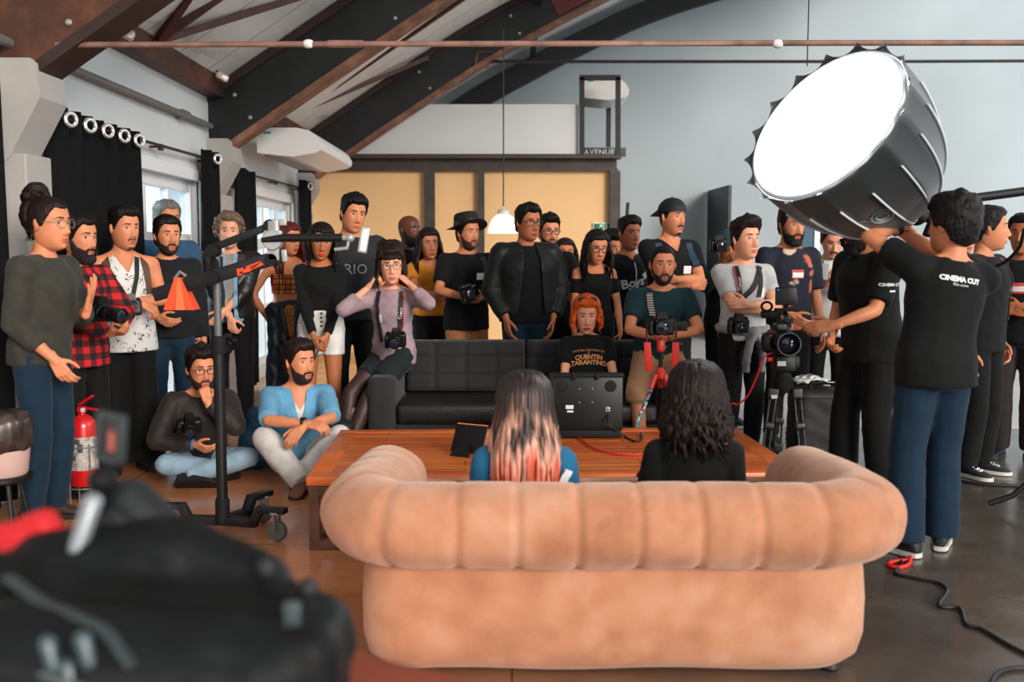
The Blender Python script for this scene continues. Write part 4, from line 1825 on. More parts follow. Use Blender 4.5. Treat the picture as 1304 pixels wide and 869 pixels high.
path = resample(u_path(.868, .94, .22), .0125)
NP = len(path)
ZR = .52
vs = []
NS = 40
ctr = V((0, .45))
for i, p in enumerate(path):
    a, b = path[max(i - 2, 0)], path[min(i + 2, NP - 1)]
    d = (b - a).to_2d().normalized()
    nrm = V((d.y, -d.x))
    if nrm.dot(p.to_2d() - ctr) < 0:
        nrm = -nrm
    s = i * .0125
    x = s / .197
    fr = abs((x % 1) - .5) * 2          # 1 at the pleats
    groove = max(0, (fr - .74) / .26) ** 1.6
    sub = .5 + .5 * math.sin(s * 95 + 3 * math.sin(s * 7))
    endt = min(1, min(i, NP - 1 - i) / 7)
    endf = math.sqrt(max(0, 1 - (1 - endt) ** 2)) * .75 + .25
    for j in range(NS):
        t = 2 * PI * j / NS
        ct, st = math.cos(t), math.sin(t)
        rn, rz = .160, .145
        if st < 0:
            rz = .140
        outer = max(0, ct) ** .5
        rr = 1 - .115 * groove * (.35 + .65 * outer) - .016 * sub * outer * (.55 + .45 * math.sin(s * 13 + 2 * t)) * (1 - groove)
        rr *= endf * (1 + .012 * math.sin(5 * t + s * 9))
        n_, z_ = rn * ct * rr, rz * st * rr
        vs.append((p.x + nrm.x * n_, p.y + nrm.y * n_, ZR + z_ - .04 * float(sm((p.y - .15) / .8))))
fs = grid_faces(NP, NS, True) + [tuple(range(NS - 1, -1, -1)), tuple((NP - 1) * NS + j for j in range(NS))]
mesh_obj('rolled_back', vs, fs, M_VELVET, r, 180)
# scroll discs with pleats on the arm fronts
for sx in (-1, 1):
    q = MB()
    c0 = V((sx * .868, .942, ZR - .04))
    for k in range(12):
        t = 2 * PI * k / 12
        q.cap(c0, c0 + V((math.cos(t) * .095, .006, math.sin(t) * .085)), .018, .030, 8)
    va, na, f2 = remesh(q, .009, 2)
    mesh_obj('arm_scroll', va.tolist(), f2, M_VELVET, r, True)
# outer wall and base: rounded, slightly slumping
rings = []
for z, e in ((.014, -.045), (.022, -.016), (.055, .012), (.12, .026), (.24, .028), (.34, .022), (.42, .01), (.48, -.03)):
    ring = []
    for px_, py_, _ in u_path(.845 + e, .90, .17, back=.0 - e):
        ring.append(V((px_, py_, z + .004 * math.sin(px_ * 9))))
    rings.append(ring)
q = MB()
for z, e in ((.475, -.075), (.43, -.10), (.25, -.11), (.06, -.11)):
    rings.append([V((px_, py_, z)) for px_, py_, _ in u_path(.845 + e, .90 + .5 * e, .12, back=.0 - e)])
q.rings(rings)
q.build('base', M_VELVET, r, 50)
q = MB()
q.box((0, .50, .10), (1.30, .70, .07), bev=.04, seg=3)
q.build('seat_cushion', M_VELVET, r)
q = MB()
q.box((0, .86, .17), (1.36, .05, .22), bev=.02)
q.build('front_rail', M_VELVET, r)
for sx, sy in ((-.74, .06), (.74, .06), (-.74, .78), (.74, .78)):
    q = MB()
    q.lathe([(.028, 0), (.034, .012), (.030, .03)], 14, (sx, sy, 0))
    q.build('foot', mat('dark_wood_foot', '#1f1512', .5), r)

# ------------------------------------------------------------------ coffee table
TX, TY, TRZ = .195, 5.385, R(2.5)
r = root('coffee_table', 'large low orange-brown wooden coffee table on a rusty steel frame', 'table', (TX, TY, 0), TRZ)
TW_, TD_, TH_ = 2.42, 1.30, .36


def plankmat(nt, co, b):
    mp = nd(nt, 'ShaderNodeMapping')
    mp.inputs['Scale'].default_value = (.7, 9, 4)
    nt.links.new(co, mp.inputs[0])
    n = nd(nt, 'ShaderNodeTexNoise', Scale=2.5, Detail=7.0, Roughness=.6)
    nt.links.new(mp.outputs[0], n.inputs['Vector'])
    br = nd(nt, 'ShaderNodeTexBrick', Scale=1.0)
    br.inputs['Brick Width'].default_value = .9
    br.inputs['Row Height'].default_value = .095
    br.inputs['Mortar Size'].default_value = .003
    br.inputs['Color1'].default_value = (.2, .2, .2, 1)
    br.inputs['Color2'].default_value = (.8, .8, .8, 1)
    nt.links.new(co, br.inputs['Vector'])
    f = addm(nt, addm(nt, n.outputs[0], .72, 'MULTIPLY'), addm(nt, br.outputs['Color'], .28, 'MULTIPLY'))
    c = ramp(nt, f, [(.30, '#9c3d16'), (.48, '#cd6023'), (.66, '#e58238')])
    return mixc(nt, br.outputs['Fac'], c, '#5a2410')


M_PLANK = custom('oiled_planks', plankmat, .35)
q = MB()
q.box((0, 0, TH_ - .018), (TW_ - .22, TD_ - .22, .034))
q.build('plank_field', M_PLANK, r, False)
M_EDGEWOOD = mat('oiled_edge_wood', '#cf6526', .35, noise=(6, .25), stretch=(.6, .6, 1))
for c_, s_ in (((0, -TD_ / 2 + .055, TH_ - .02), (TW_, .11, .044)), ((0, TD_ / 2 - .055, TH_ - .02), (TW_, .11, .044)), ((-TW_ / 2 + .055, 0, TH_ - .02), (.11, TD_ - .222, .044)), ((TW_ / 2 - .055, 0, TH_ - .02), (.11, TD_ - .222, .044))):
    q = MB()
    q.box(c_, s_, bev=.006)
    q.build('edge_board', M_EDGEWOOD, r)
M_TSTEEL = mat('rusty_table_steel', '#6b4534', .5, metal=.2, noise=(9, .35))
for sx in (-1, 1):
    for sy in (-1, 1):
        q = MB()
        q.box((sx * (TW_ / 2 - .035), sy * (TD_ / 2 - .035), (TH_ - .045) / 2), (.05, .05, TH_ - .045))
        q.build('leg', M_TSTEEL, r, False)
q = MB()
for z in (.028, TH_ - .066):
    for sy in (-1, 1):
        q.box((0, sy * (TD_ / 2 - .035), z), (TW_ - .12, .045, .045))
    for sx in (-1, 1):
        q.box((sx * (TW_ / 2 - .035), 0, z), (.045, TD_ - .12, .045))
q.box((.35, -TD_ / 2 + .035, TH_ / 2 - .02), (.04, .04, TH_ - .11))
q.build('rail_frame', M_TSTEEL, r, False)

# monitor on the table, back towards us
mc = on_z(746, 556, TH_ + .002)
r = root('field_monitor', 'black video monitor standing on the coffee table, its back to the camera', 'monitor', (mc.x, mc.y, TH_ + .002), R(1))
q = MB()
q.box((0, .0, .195), (.425, .055, .315), bev=.008)
q.build('housing', M_BPLAST, r)
q = MB()
q.box((0, .0, .362), (.435, .075, .022), bev=.004)
q.box((-.205, -.006, .348), (.02, .07, .03), bev=.004)
q.box((-.075, -.01, .358), (.02, .08, .04), bev=.004)
q.box((.06, -.01, .355), (.02, .08, .03), bev=.004)
q.build('visor_rail', M_BPLAST2, r)
q = MB()
q.box((0, -.012, .024), (.40, .10, .045), bev=.008)
q.build('stand_foot', M_BPLAST2, r)
for x_, z_ in ((-.04, .285), (.035, .285), (-.04, .205), (.035, .205)):
    q = MB()
    q.lathe([(.004, 0), (.004, .002)], 8, (x_, -.0275, z_), Matrix.Rotation(R(90), 3, 'X'))
    q.build('mount_hole', mat('steel_dot', '#9aa3a3', .4), r)
for x_ in (-.14, .14):
    q = MB()
    q.lathe([(.034, 0), (.034, .004), (.028, .005)], 24, (x_, -.0275, .300), Matrix.Rotation(R(90), 3, 'X'))
    q.build('speaker_grille', M_BPLAST2, r)
q = MB()
q.box((-.098, -.029, .178), (.045, .003, .022))
q.box((-.094, -.029, .152), (.036, .003, .011))
q.build('sticker', mat('sticker_grey', '#cfd2d2', .6), r, False)
q = MB()
q.box((.125, -.030, .165), (.024, .006, .024), bev=.002)
q.build('socket_plate', mat('socket_silver', '#b9bcba', .35), r)
q = MB()
q.lathe([(.006, 0), (.006, .006)], 12, (.125, -.0325, .165), Matrix.Rotation(R(90), 3, 'X'))
q.build('socket', M_BPLAST2, r)
q = MB()
q.box((0, .0285, .20), (.40, .002, .27))
q.build('screen', mat('screen_dim', '#2b3136', .2), r, False)


def cable(label, pts, rad, m, name='cable', group=None, n=7):
    pts = [V(p) for p in pts]
    base = pts[0].copy()
    q = MB()
    q.tube([p - base for p in catmull(pts, n)], rad, 8)
    return solo(q, name, m, label, 'cable', base, group, smooth=60)


tz = TH_ + .008
cable('bright red cable running from the monitor across the coffee table', [on_z(u, v, tz) for u, v in ((704, 552), (716, 548), (735, 556), (756, 571), (790, 579), (830, 578), (858, 572))], .0055, M_REDCABLE)
cable('black cable looping out of the monitor socket onto the table', [mc + V((.125, -.03, .13)), mc + V((.13, -.09, .08))] + [on_z(u, v, tz) for u, v in ((795, 556), (808, 562), (817, 560), (816, 552))], .006, M_CABLE)
# tablet on its kickstand
b0 = on_z(601, 577, TH_ + .002)
r = root('tablet', 'small black tablet with an orange rim propped on the coffee table', 'tablet', (b0.x, b0.y, TH_ + .002), R(-28))
q = MB()
rt_ = Euler((R(-26), 0, 0))
q.box((0, -.03, .080), (.19, .012, .155), rt_, bev=.004)
q.build('case', M_BPLAST2, r)
q = MB()
q.box((0, .008, .151), (.186, .006, .008), rt_)
q.build('screen_rim', mat('rim_orange', '#d9753c', .3), r, False)
q = MB()
q.prism([(-.07, 0), (.05, 0), (.02, .085), (-.01, .085)], -.004, .004, Matrix.Translation((0, -.115, .0)) @ Matrix.Rotation(R(58), 4, 'X'))
q.build('kickstand', M_BPLAST2, r, False)

# ------------------------------------------------------------------ black sofa
M_BSOFA = mat('charcoal_fabric', '#1f1e1f', .85, noise=(6, .25), bump=(120, .15), sheen=.12)
M_BLEATH = mat('black_leatherette', '#171717', .4, noise=(10, .2), bump=(40, .15))
BX, BY = .105, 6.78
r = root('black_sofa', 'black two-seat sofa with tufted back cushions behind the coffee table', 'sofa', (BX, BY, 0))
for sx in (-1, 1):
    q = MB()
    q.box((sx * 1.005, .40, .335), (.19, .82, .50), bev=.045, seg=3)
    q.build('armrest', M_BSOFA, r)
q = MB()
q.box((0, .42, .17), (1.82, .78, .16), bev=.02)
q.box((0, .76, .42), (1.84, .10, .58), bev=.03)
q.build('frame', M_BSOFA, r)


def tufted(w, h, d, nx, ny, amp=.022):
    gx, gz = nx * 12, ny * 10
    vs = []
    for i in range(gz + 1):
        for j in range(gx + 1):
            u, v = j / gx, i / gz
            fu, fv = abs((u * nx) % 1 - .5) * 2, abs((v * ny) % 1 - .5) * 2
            g = max(max(0, (fu - .7) / .3) ** 2, max(0, (fv - .7) / .3) ** 2)
            e = min(1, min(u * w, (1 - u) * w) / .04, min(v * h, (1 - v) * h) / .04)
            rd = math.sqrt(max(0, 1 - (1 - e) ** 2))
            vs.append(((u - .5) * w, -d * rd + amp * g * rd, v * h))
    n0 = len(vs)
    fs = grid_faces(gz + 1, gx + 1)
    back = [(x, .0, z) for x, y, z in vs]
    vs += [(0, .02, h / 2)]
    rim = [j for j in range(gx + 1)] + [(i + 1) * (gx + 1) - 1 for i in range(1, gz + 1)] + [gz * (gx + 1) + j for j in range(gx - 1, -1, -1)] + [i * (gx + 1) for i in range(gz - 1, 0, -1)]
    for a, b in zip(rim, rim[1:] + rim[:1]):
        fs.append((b, a, n0))
    return vs, fs


for sx in (-1, 1):
    vs, fs = tufted(.905, .40, .13, 4, 3)
    Mx = Matrix.Translation((sx * .456, .70, .385)) @ Matrix.Rotation(R(-7), 4, 'X')
    mesh_obj('back_cushion', [Mx @ V(p) for p in vs], fs, M_BSOFA, r, True)
    q = MB()
    q.box((sx * .456, .30, .325), (.90, .60, .15), bev=.04, seg=3)
    q.build('seat_cushion', M_BLEATH, r)
for sx in (-.95, .95):
    for sy in (.08, .72):
        q = MB()
        q.lathe([(.02, 0), (.024, .09)], 10, (sx, sy, 0))
        q.build('foot', M_BLACKSTEEL, r)
# black backpack by the sofa arm
pb = V((-1.18, 6.62, 0))
r = root('backpack', 'black backpack slumped on the floor against the black sofa arm', 'bag', pb)
q = MB()
q.box((0, 0, .17), (.24, .18, .30), bev=.07, seg=3)
q.ball((0, -.08, .12), (.10, .05, .10), 14, 10)
va, na, fs = remesh(q, .012, 3)
va = va + na * (.008 * fbm(va, 22))[:, None]
mesh_obj('bag_body', va.tolist(), fs, mat('bag_nylon', '#151617', .6), r, True)
q = MB()
q.box((.03, -.132, .18), (.022, .006, .05), bev=.002)
q.build('buckle', M_GREYM, r)

# ------------------------------------------------------------------ cameras
M_CAMB = mat('camera_black', '#0b0c0d', .42, spec=.4)
M_LENSG = mat('lens_glass', '#1b2430', .08)


def dslr(label, loc, yaw=0, pitch=0, rollz=0, lens=.10, sc=1.0, hood=False):
    """still camera, lens along -y"""
    e = Euler((R(pitch), R(rollz), R(yaw)), 'XYZ')
    r = root('still_camera', label, 'camera', loc, rot=e, group=None)
    q = MB()
    q.box((0, 0, 0), (.142 * sc, .058 * sc, .098 * sc), bev=.014 * sc, seg=3)
    q.box((-.058 * sc, -.020 * sc, -.006 * sc), (.034 * sc, .055 * sc, .092 * sc), bev=.014 * sc, seg=3)
    va, na, fs = remesh(q, .006 * sc, 1)
    mesh_obj('camera_body', va.tolist(), fs, M_CAMB, r, True)
    q = MB()
    q.prism([(-.034, 0), (.034, 0), (.022, .036), (-.022, .036)], -.055, .025, Matrix.Scale(sc, 4) @ Matrix.Translation((0, 0, .044)) @ Matrix(((1, 0, 0, 0), (0, 0, 1, 0), (0, 1, 0, 0), (0, 0, 0, 1))))
    q.build('viewfinder_hump', M_CAMB, r, 30)
    q = MB()
    Ml = Matrix.Rotation(R(90), 3, 'X')
    L = lens
    prof = [(.038, .022), (.038, .05), (.034, .052), (.036, .055), (.036, .03 + L * .75), (.039, .03 + L * .78), (.039, .03 + L), (.033, .03 + L), (.031, .022 + L)]
    q.lathe([(a * sc, b * sc) for a, b in prof], 28, (0, 0, 0), Ml)
    ln = q.build('lens', M_CAMB, r, 40)
    q = MB()
    q.lathe([(.0312 * sc, (.023 + L) * sc), (.02 * sc, (.027 + L) * sc), (.0, (.028 + L) * sc)], 24, (0, 0, 0), Ml)
    q.build('front_glass', M_LENSG, ln, 60)
    q = MB()
    q.lathe([(.0372 * sc, (.034 + L * .35) * sc), (.0378 * sc, (.036 + L * .35) * sc), (.0378 * sc, (.05 + L * .35) * sc), (.0372 * sc, (.052 + L * .35) * sc)], 28, (0, 0, 0), Ml)
    q.build('grip_ring', M_BPLAST2, ln, 40)
    q = MB()
    q.lathe([(.011 * sc, .0), (.011 * sc, .010 * sc)], 14, (-.052 * sc, -.005, .049 * sc))
    q.build('shutter_button', M_BPLAST2, r)
    q = MB()
    q.lathe([(.013 * sc, .0), (.013 * sc, .010 * sc)], 14, (.050 * sc, .0, .049 * sc))
    q.build('dial', M_BPLAST2, r)
    return r


CAMS = {}
CAMS['plaid'] = dslr('black still camera with a long lens held by the man in the checked shirt', P(121, 397, 5.45), 66, 6, lens=.15, sc=1.1)
CAMS['tank'] = dslr('black still camera under the folded hands of the man in the doodle-print shirt', P(165, 392, 6.14), 30, -10, lens=.08)
CAMS['leather'] = dslr('black still camera held low by the curly-haired man in the leather jacket', P(291, 438, 7.82), 10, 20, lens=.08)
CAMS['lilac'] = dslr('black still camera hanging on the belly of the woman in the lilac blouse', P(504, 433, 6.80), 0, 14, lens=.06)
CAMS['fedora'] = dslr('black still camera held upright by the man in the felt hat', P(594, 374, 7.88), 30, 0, 75, lens=.05, sc=1.05)
CAMS['folded'] = dslr('black still camera hanging below the folded arms of the man in pale grey', P(940, 415, 6.58), 2, 8, lens=.05)
CAMS['shooter'] = dslr('black still camera held to the eye of the man in the teal beanie', P(915, 313, 7.93), 4, 4, lens=.06)
CAMS['floordark'] = dslr('black still camera in the lap of the man sitting cross-legged', P(241, 543, 5.93), 20, 24, lens=.06)
q = MB()
q.box((0, 0, 0), (.072, .010, .14), bev=.004)
solo(q, 'mobile_phone', mat('phone_silver', '#a8a5a2', .3), 'pale grey phone in the hands of the man in the white tee', 'phone', P(1049, 346, 7.55))
bpy.data.objects['mobile_phone'].rotation_euler = (R(-30), R(8), R(-14))
q = MB()
q.box((0, 0, 0), (.10, .012, .045), rot=(0, R(8), 0), bev=.004)
solo(q, 'mobile_phone', mat('phone_red', '#8c1f2b', .35), 'dark red phone held beside the orange-haired woman', 'phone', P(771, 436, 7.42))
q = MB()
q.box((0, 0, 0), (.06, .012, .12), rot=(0, R(24), R(20)), bev=.004)
o = solo(q, 'mobile_phone', mat('phone_black', '#19191b', .3), 'black phone with a white back held low by the woman in white shorts', 'phone', P(397, 454, 7.08))
q = MB()
q.box((-.005, -.008, 0), (.022, .006, .09), rot=(0, R(24), R(20)), bev=.002)
q.build('back_cover', mat('phone_white', '#d9d7d4', .4), o)

# ------------------------------------------------------------------ small red tripod with a camera behind the table
tp_ = V((.955, 6.36, 0))
r = root('camera_tripod', 'small black tripod with red collars and red dangling straps behind the coffee table', 'tripod', tp_)
hub = V((0, 0, .655))
q = MB()
q.tube([hub, V((0, 0, .86))], .013, 12)
q.build('centre_column', M_BPLAST, r)
q = MB()
q.lathe([(.018, .80), (.026, .81), (.028, .87), (.020, .885), (.014, .89)], 18)
q.build('ball_head', M_RED, r)
q = MB()
q.lathe([(.012, .62), (.034, .632), (.036, .668), (.02, .69), (.014, .70)], 18)
q.build('hub', M_RED, r)


def bead(nt, co, b):
    v = nd(nt, 'ShaderNodeTexVoronoi', Scale=55.0)
    nt.links.new(co, v.inputs['Vector'])
    return ramp(nt, v.outputs['Color'], [(.0, '#dedad5'), (.38, '#cf4630'), (.55, '#3d9fb5'), (.72, '#1c2022')], 'CONSTANT')


M_BEADS = custom('patterned_wrap', bead, .6)
for i, a in enumerate((196, 330, 82)):
    d = V((math.cos(R(a)), math.sin(R(a)), 0))
    rad = .29 if i != 1 else .22
    top, foot = hub + d * .03, V((d.x * rad, d.y * rad, .01))
    lg = MB()
    lg.tube([top.lerp(foot, .10), foot], .0105, 10)
    lo = lg.build('leg', M_BPLAST, r)
    q = MB()
    q.tube([top, top.lerp(foot, .14)], .0175, 10)
    q.build('leg_collar', M_RED, lo)
    if i == 0:
        q = MB()
        q.tube([top.lerp(foot, .15), top.lerp(foot, .52)], .0135, 10)
        q.build('patterned_wrap', M_BEADS, lo)
    q = MB()
    q.ball(foot + V((0, 0, .005)), .015, 10, 8)
    q.build('rubber_foot', M_BPLAST2, lo)
cm = dslr('still camera with a side screen mounted on the small red tripod', tp_ + V((0, 0, .965)), 0, 0, lens=.05, sc=1.15)
q = MB()
q.box((.128, .01, .0), (.085, .012, .062), bev=.004)
q.build('flip_screen', M_BPLAST, cm)
for sx, zb in ((-1, .66), (1, .67)):
    q = MB()
    pts = catmull([(sx * .082, 0, .055 - .02), (sx * .094, -.012, -.03), (sx * .092, -.02, -.10)], 5)
    q.tube(pts, .006, 6)
    st = q.build('strap_cord', mat('strap_maroon', '#5c1d1a', .7), cm)
    q = MB()
    q.bar((sx * .092, -.022, -.10), (sx * (.075 if sx < 0 else .088), -.018, -.285), .046, .012, bev=.005, ref=(0, 1, 0))
    q.build('red_strap', mat('strap_red', '#e22a18', .55), st)

# ------------------------------------------------------------------ video camera on its tripod
VX, VY = 1.625, 5.92
r = root('video_tripod', 'black professional tripod with closed legs carrying the video camera', 'tripod', (VX, VY, 0))
q = MB()
q.box((0, 0, .775), (.13, .13, .10), bev=.02)
q.box((.055, 0, .785), (.06, .10, .075), bev=.015)
q.build('fluid_head', M_BPLAST, r)
q = MB()
q.lathe([(.05, .60), (.06, .62), (.062, .68), (.045, .70), (.04, .73)], 24)
q.build('bowl', M_BPLAST2, r)
q = MB()
q.box((-.03, -.067, .78), (.05, .004, .028))
q.build('sticker', mat('sticker_pale', '#b9bcbc', .6), r, False)
q = MB()
q.tube([(-.075, -.02, .80), (-.10, -.02, .80)], .014, 10)
q.build('lever', M_RED, r)
for i, (a, b) in enumerate((((-.07, -.05), (-.15, -.10)), ((.07, -.05), (.12, -.12)), ((0, .07), (.02, .17)))):
    lo = None
    q = MB()
    t0, f0 = V((a[0], a[1], .60)), V((b[0], b[1], .02))
    d = (f0 - t0)
    for s in (-.018, .018):
        q.tube([t0 + V((s, 0, 0)), t0 + d * .62 + V((s, 0, 0))], .0085, 8)
    q.bar(t0 + V((0, 0, .03)), t0 + d * .05, .062, .035, bev=.006)
    q.bar(t0 + d * .30, t0 + d * .36, .060, .03, bev=.005)
    q.bar(t0 + d * .58, t0 + d * .66, .060, .034, bev=.006)
    q.tube([t0 + d * .60, f0], .012, 10)
    va, na, fs = remesh(q, .006, 1)
    lo = mesh_obj('leg', va.tolist(), fs, mat('tripod_grey', '#2c2e2f', .4, metal=.2), r, True)
    q = MB()
    q.ball(f0, (.024, .024, .018), 12, 8)
    q.build('rubber_foot', M_BPLAST2, lo)
q = MB()
q.box((-.075, -.088, .585), (.035, .003, .022))
q.build('leg_sticker', mat('sticker_pale', '#b9bcbc', .6), r, False)

r = root('video_camera', 'black video camera with a wide lens and top screen pointing at the tan sofa', 'camera', (VX - .02, VY, .83), R(-4))
q = MB()
q.box((0, .02, .075), (.12, .26, .13), bev=.02, seg=3)
q.box((.0, .0, .155), (.08, .20, .05), bev=.015)
q.build('camera_body', M_CAMB, r)
Ml = Matrix.Rotation(R(90), 3, 'X')
q = MB()
q.lathe([(.048, .10), (.050, .17), (.046, .175), (.054, .18), (.056, .235), (.062, .245), (.066, .29), (.060, .292), (.055, .26), (.050, .25), (.02, .249)], 36, (-.01, 0, .085), Ml)
ln = q.build('lens', M_CAMB, r, 40)
q = MB()
q.lathe([(.051, .25), (.035, .262), (.0, .266)], 28, (-.01, 0, .085), Ml)
q.build('front_glass', M_LENSG, ln, 60)
q = MB()
q.lathe([(.064, .286), (.0675, .288), (.0675, .294), (.061, .2945)], 36, (-.01, 0, .085), Ml, closed=True)
q.build('lens_ring', mat('lens_ring_grey', '#5d6464', .4), ln, 40)
q = MB()
q.box((-.105, -.14, .08), (.07, .10, .12), bev=.032, seg=3)
q.build('hand_grip', M_CAMB, r)
q = MB()
q.box((-.098, -.192, .125), (.012, .004, .008))
q.build('record_button', M_RED, r)
q = MB()
q.tube(catmull([(0, .10, .17), (0, .09, .235), (0, -.02, .25), (0, -.12, .245), (0, -.14, .20)], 5), .016, 10)
q.build('top_handle', M_CAMB, r)
q = MB()
q.box((-.005, -.14, .352), (.122, .018, .105), rot=(R(-4), 0, 0), bev=.006)
sc_ = q.build('top_screen', M_BPLAST, r)
q = MB()
q.lathe([(.006, 0), (.006, .003)], 12, (-.052, -.1525, .388), Ml)
q.build('blue_dot', mat('blue_dot', '#1f86c9', .4), sc_)
q = MB()
q.box((0, -.13, .272), (.13, .05, .018), bev=.004)
q.box((0, -.12, .292), (.03, .03, .04), bev=.006)
q.build('screen_mount', M_BPLAST2, r)
q = MB()
q.tube([V((-.115 + .030 * math.cos(t), -.15, .292 + .026 * math.sin(t))) for t in np.linspace(0, 2 * PI, 16, endpoint=False)], .0075, 8, closed=True)
q.box((-.095, -.13, .245), (.10, .04, .045), bev=.012)
q.build('eyepiece', M_BPLAST2, r)
q = MB()
for i in range(4):
    q.tube(catmull([(-.03 + .02 * i, .02, .19), (-.05 + .03 * i, -.05, .23 - .01 * i), (-.01 + .015 * i, -.10, .17)], 4), .005, 6)
q.build('short_cable', M_CABLE, r)
q = MB()
q.box((-.015, -.09, .17), (.05, .05, .03), bev=.006)
q.box((.0, -.135, .225), (.045, .02, .012), bev=.002)
q.build('audio_box', mat('grey_box', '#55595a', .4), r)
cable('red cable hanging from the video camera down past the dark-haired woman', [P(983, 449, 5.86), P(972, 457, 5.86), P(965, 477, 5.9), P(953, 503, 5.95), P(940, 515, 6.0), P(928, 519, 6.05), P(905, 575, 6.2)], .0055, M_REDCABLE)
# black equipment case behind
r = root('equipment_case', 'tall black padded equipment case standing behind the video tripod', 'case', (2.04, 6.50, 0))
q = MB()
q.box((0, 0, .28), (.40, .30, .54), bev=.05, seg=3)
va, na, fs = remesh(q, .014, 1)
va = va + na * (.006 * fbm(va, 16))[:, None]
mesh_obj('case_body', va.tolist(), fs, mat('case_nylon', '#0a0b0c', .65), r, True)
q = MB()
q.tube(catmull([(-.09, -.05, .545), (-.08, -.05, .585), (.08, -.05, .585), (.09, -.05, .545)], 5), .014, 8)
q.build('handle', M_BPLAST2, r)
q = MB()
q.tube([(-.195, -.152, .08), (-.195, -.152, .50), (.195, -.152, .50), (.195, -.152, .08)], .006, 6)
q.build('zip_piping', M_BPLAST2, r)
q = MB()
q.box((-.19, -.155, .18), (.012, .004, .04))
q.build('white_tab', mat('sticker_pale', '#b9bcbc', .6), r, False)
rg = random.Random(3)
vs = []
for i in range(9):
    for j in range(9):
        vs.append(((i / 8 - .5) * .24 + rg.uniform(-.01, .01), (j / 8 - .5) * .18, .02 + .05 * abs(math.sin(i * 1.7 + j * .9)) * (1 - abs(i - 4) / 6) + rg.uniform(0, .012)))
o = mesh_obj('paper', vs, grid_faces(9, 9), mat('white_paper', '#d6d6d3', .8), None, 20)
o.location = (1.98, 6.52, .555)
tag(o, 'crumpled white paper lying on the black equipment case', 'paper')
md = o.modifiers.new('thick', 'SOLIDIFY')
md.thickness = .003

# ------------------------------------------------------------------ big softbox
c1, ap = P(1053, 161, 4.86), P(1155, 262, 5.18)
ax = (c1 - ap).normalized()
x_, y_, _ = frame_from(ax)
MS = Matrix((x_, y_, ax)).transposed().to_4x4()
MS.translation = ap
DL = (c1 - ap).length
r = root('softbox', 'huge round black softbox with a glowing white front, held up at the right', 'studio light', ap)
NR, RAD = 16, .437
NA = NR * 6


def sb_r(t, a):
    f = abs(((a / (2 * PI) * NR) % 1) - .5) * 2      # 1 at the ribs
    base = RAD * max(1 - (1 - min(t, 1)) ** 2.1, 1e-4) ** .58 * (.16 if t < 0 else 1)
    return base * (1 - .030 * (1 - f ** 2)) + .05 * (1 - t) ** 2


def sb(t, a, extra=0.0):
    rr = sb_r(t, a) + extra
    return MS @ V((rr * math.cos(a), rr * math.sin(a), DL * t))


NT = 22
ts = [.02 + .98 * (i / (NT - 1)) for i in range(NT)]
outer = [[sb(t, 2 * PI * j / NA) for j in range(NA)] for t in ts]
# a scalloped collar that stands beyond the white front
for e in (.03, .055):
    ring = []
    for j in range(NA):
        a = 2 * PI * j / NA
        f = abs(((a / (2 * PI) * NR) % 1) - .5) * 2
        rr = sb_r(1, a) * (1 + e * .2) + (.020 * f ** 4 if e > .04 else .004 * f)
        ring.append(MS @ V((rr * math.cos(a), rr * math.sin(a), DL + e * (.25 + .5 * f ** 2))))
    outer.append(ring)
inner = [[MS @ V(((sb_r(1, 0) - .015) * math.cos(2 * PI * j / NA), (sb_r(1, 0) - .015) * math.sin(2 * PI * j / NA), DL + .004)) for j in range(NA)]]
inner += [[MS @ V(((sb_r(t, 0) - .02) * math.cos(2 * PI * j / NA), (sb_r(t, 0) - .02) * math.sin(2 * PI * j / NA), DL * t)) for j in range(NA)] for t in (.9, .6, .3, .06)]
q = MB()
q.rings(outer + inner, cap=True)
q.build('shell', mat('softbox_nylon', '#1b2023', .34, noise=(5, .2), sheen=.2), r, 60, world=True)
for i in range(NR):
    a = 2 * PI * i / NR
    q = MB()
    q.tube([sb(t, a, .004) for t in np.linspace(.12, .80, 14)], .0055, 6)
    q.build('rib_piping', mat('piping_grey', '#cfd8da', .5), r, world=True)
q = MB()
RD = RAD - .034
rings = [[MS @ V((rr * math.cos(2 * PI * j / 64), rr * math.sin(2 * PI * j / 64), DL + z)) for j in range(64)] for rr, z in ((RD, -.012), (RD, -.004), (RD * .6, .010), (.02, .014))]
q.rings(rings)
M_DIFF = mat('softbox_diffuser', '#ffffff', .8, emit=('#f4faff', 14.0))
q.build('diffuser', M_DIFF, r, 60, world=True)
q = MB()
q.tube([MS @ V(((RAD - .028) * math.cos(t), (RAD - .028) * math.sin(t), DL + .012)) for t in np.linspace(0, 2 * PI, 64, endpoint=False)], .012, 8, closed=True)
q.build('white_rim', mat('rim_white', '#dfe6ea', .5), r, world=True)
q = MB()
q.lathe([(.06, .05), (.075, .04), (.078, .0), (.055, -.03), (.050, -.05), (.048, -.12), (.04, -.13), (.02, -.135)], 28, (0, 0, 0), MS.to_3x3())
q.v = [tuple(V(p) + ap) for p in q.v]
q.build('lamp_head', M_BPLAST, r, world=True)
best = 1e9
for k in range(360):
    pz = sb(.60, R(k))
    t_ = P(1098, 268, pz.y)
    val = (pz - t_).length + (pz.y - 4.6) * .8
    if val < best:
        best, aL = val, R(k)
q = MB()
for a, b, w_ in (((-.075, .02), (-.035, -.01), .007), ((-.055, .005), (-.01, -.05), .007), ((-.02, -.01), (.01, -.03), .006)):
    q.tube([sb(.60 + (a[1] + (b[1] - a[1]) * t) / DL, aL + (a[0] + (b[0] - a[0]) * t) / .40, .003) for t in np.linspace(0, 1, 6)], w_, 6, flat=.3)
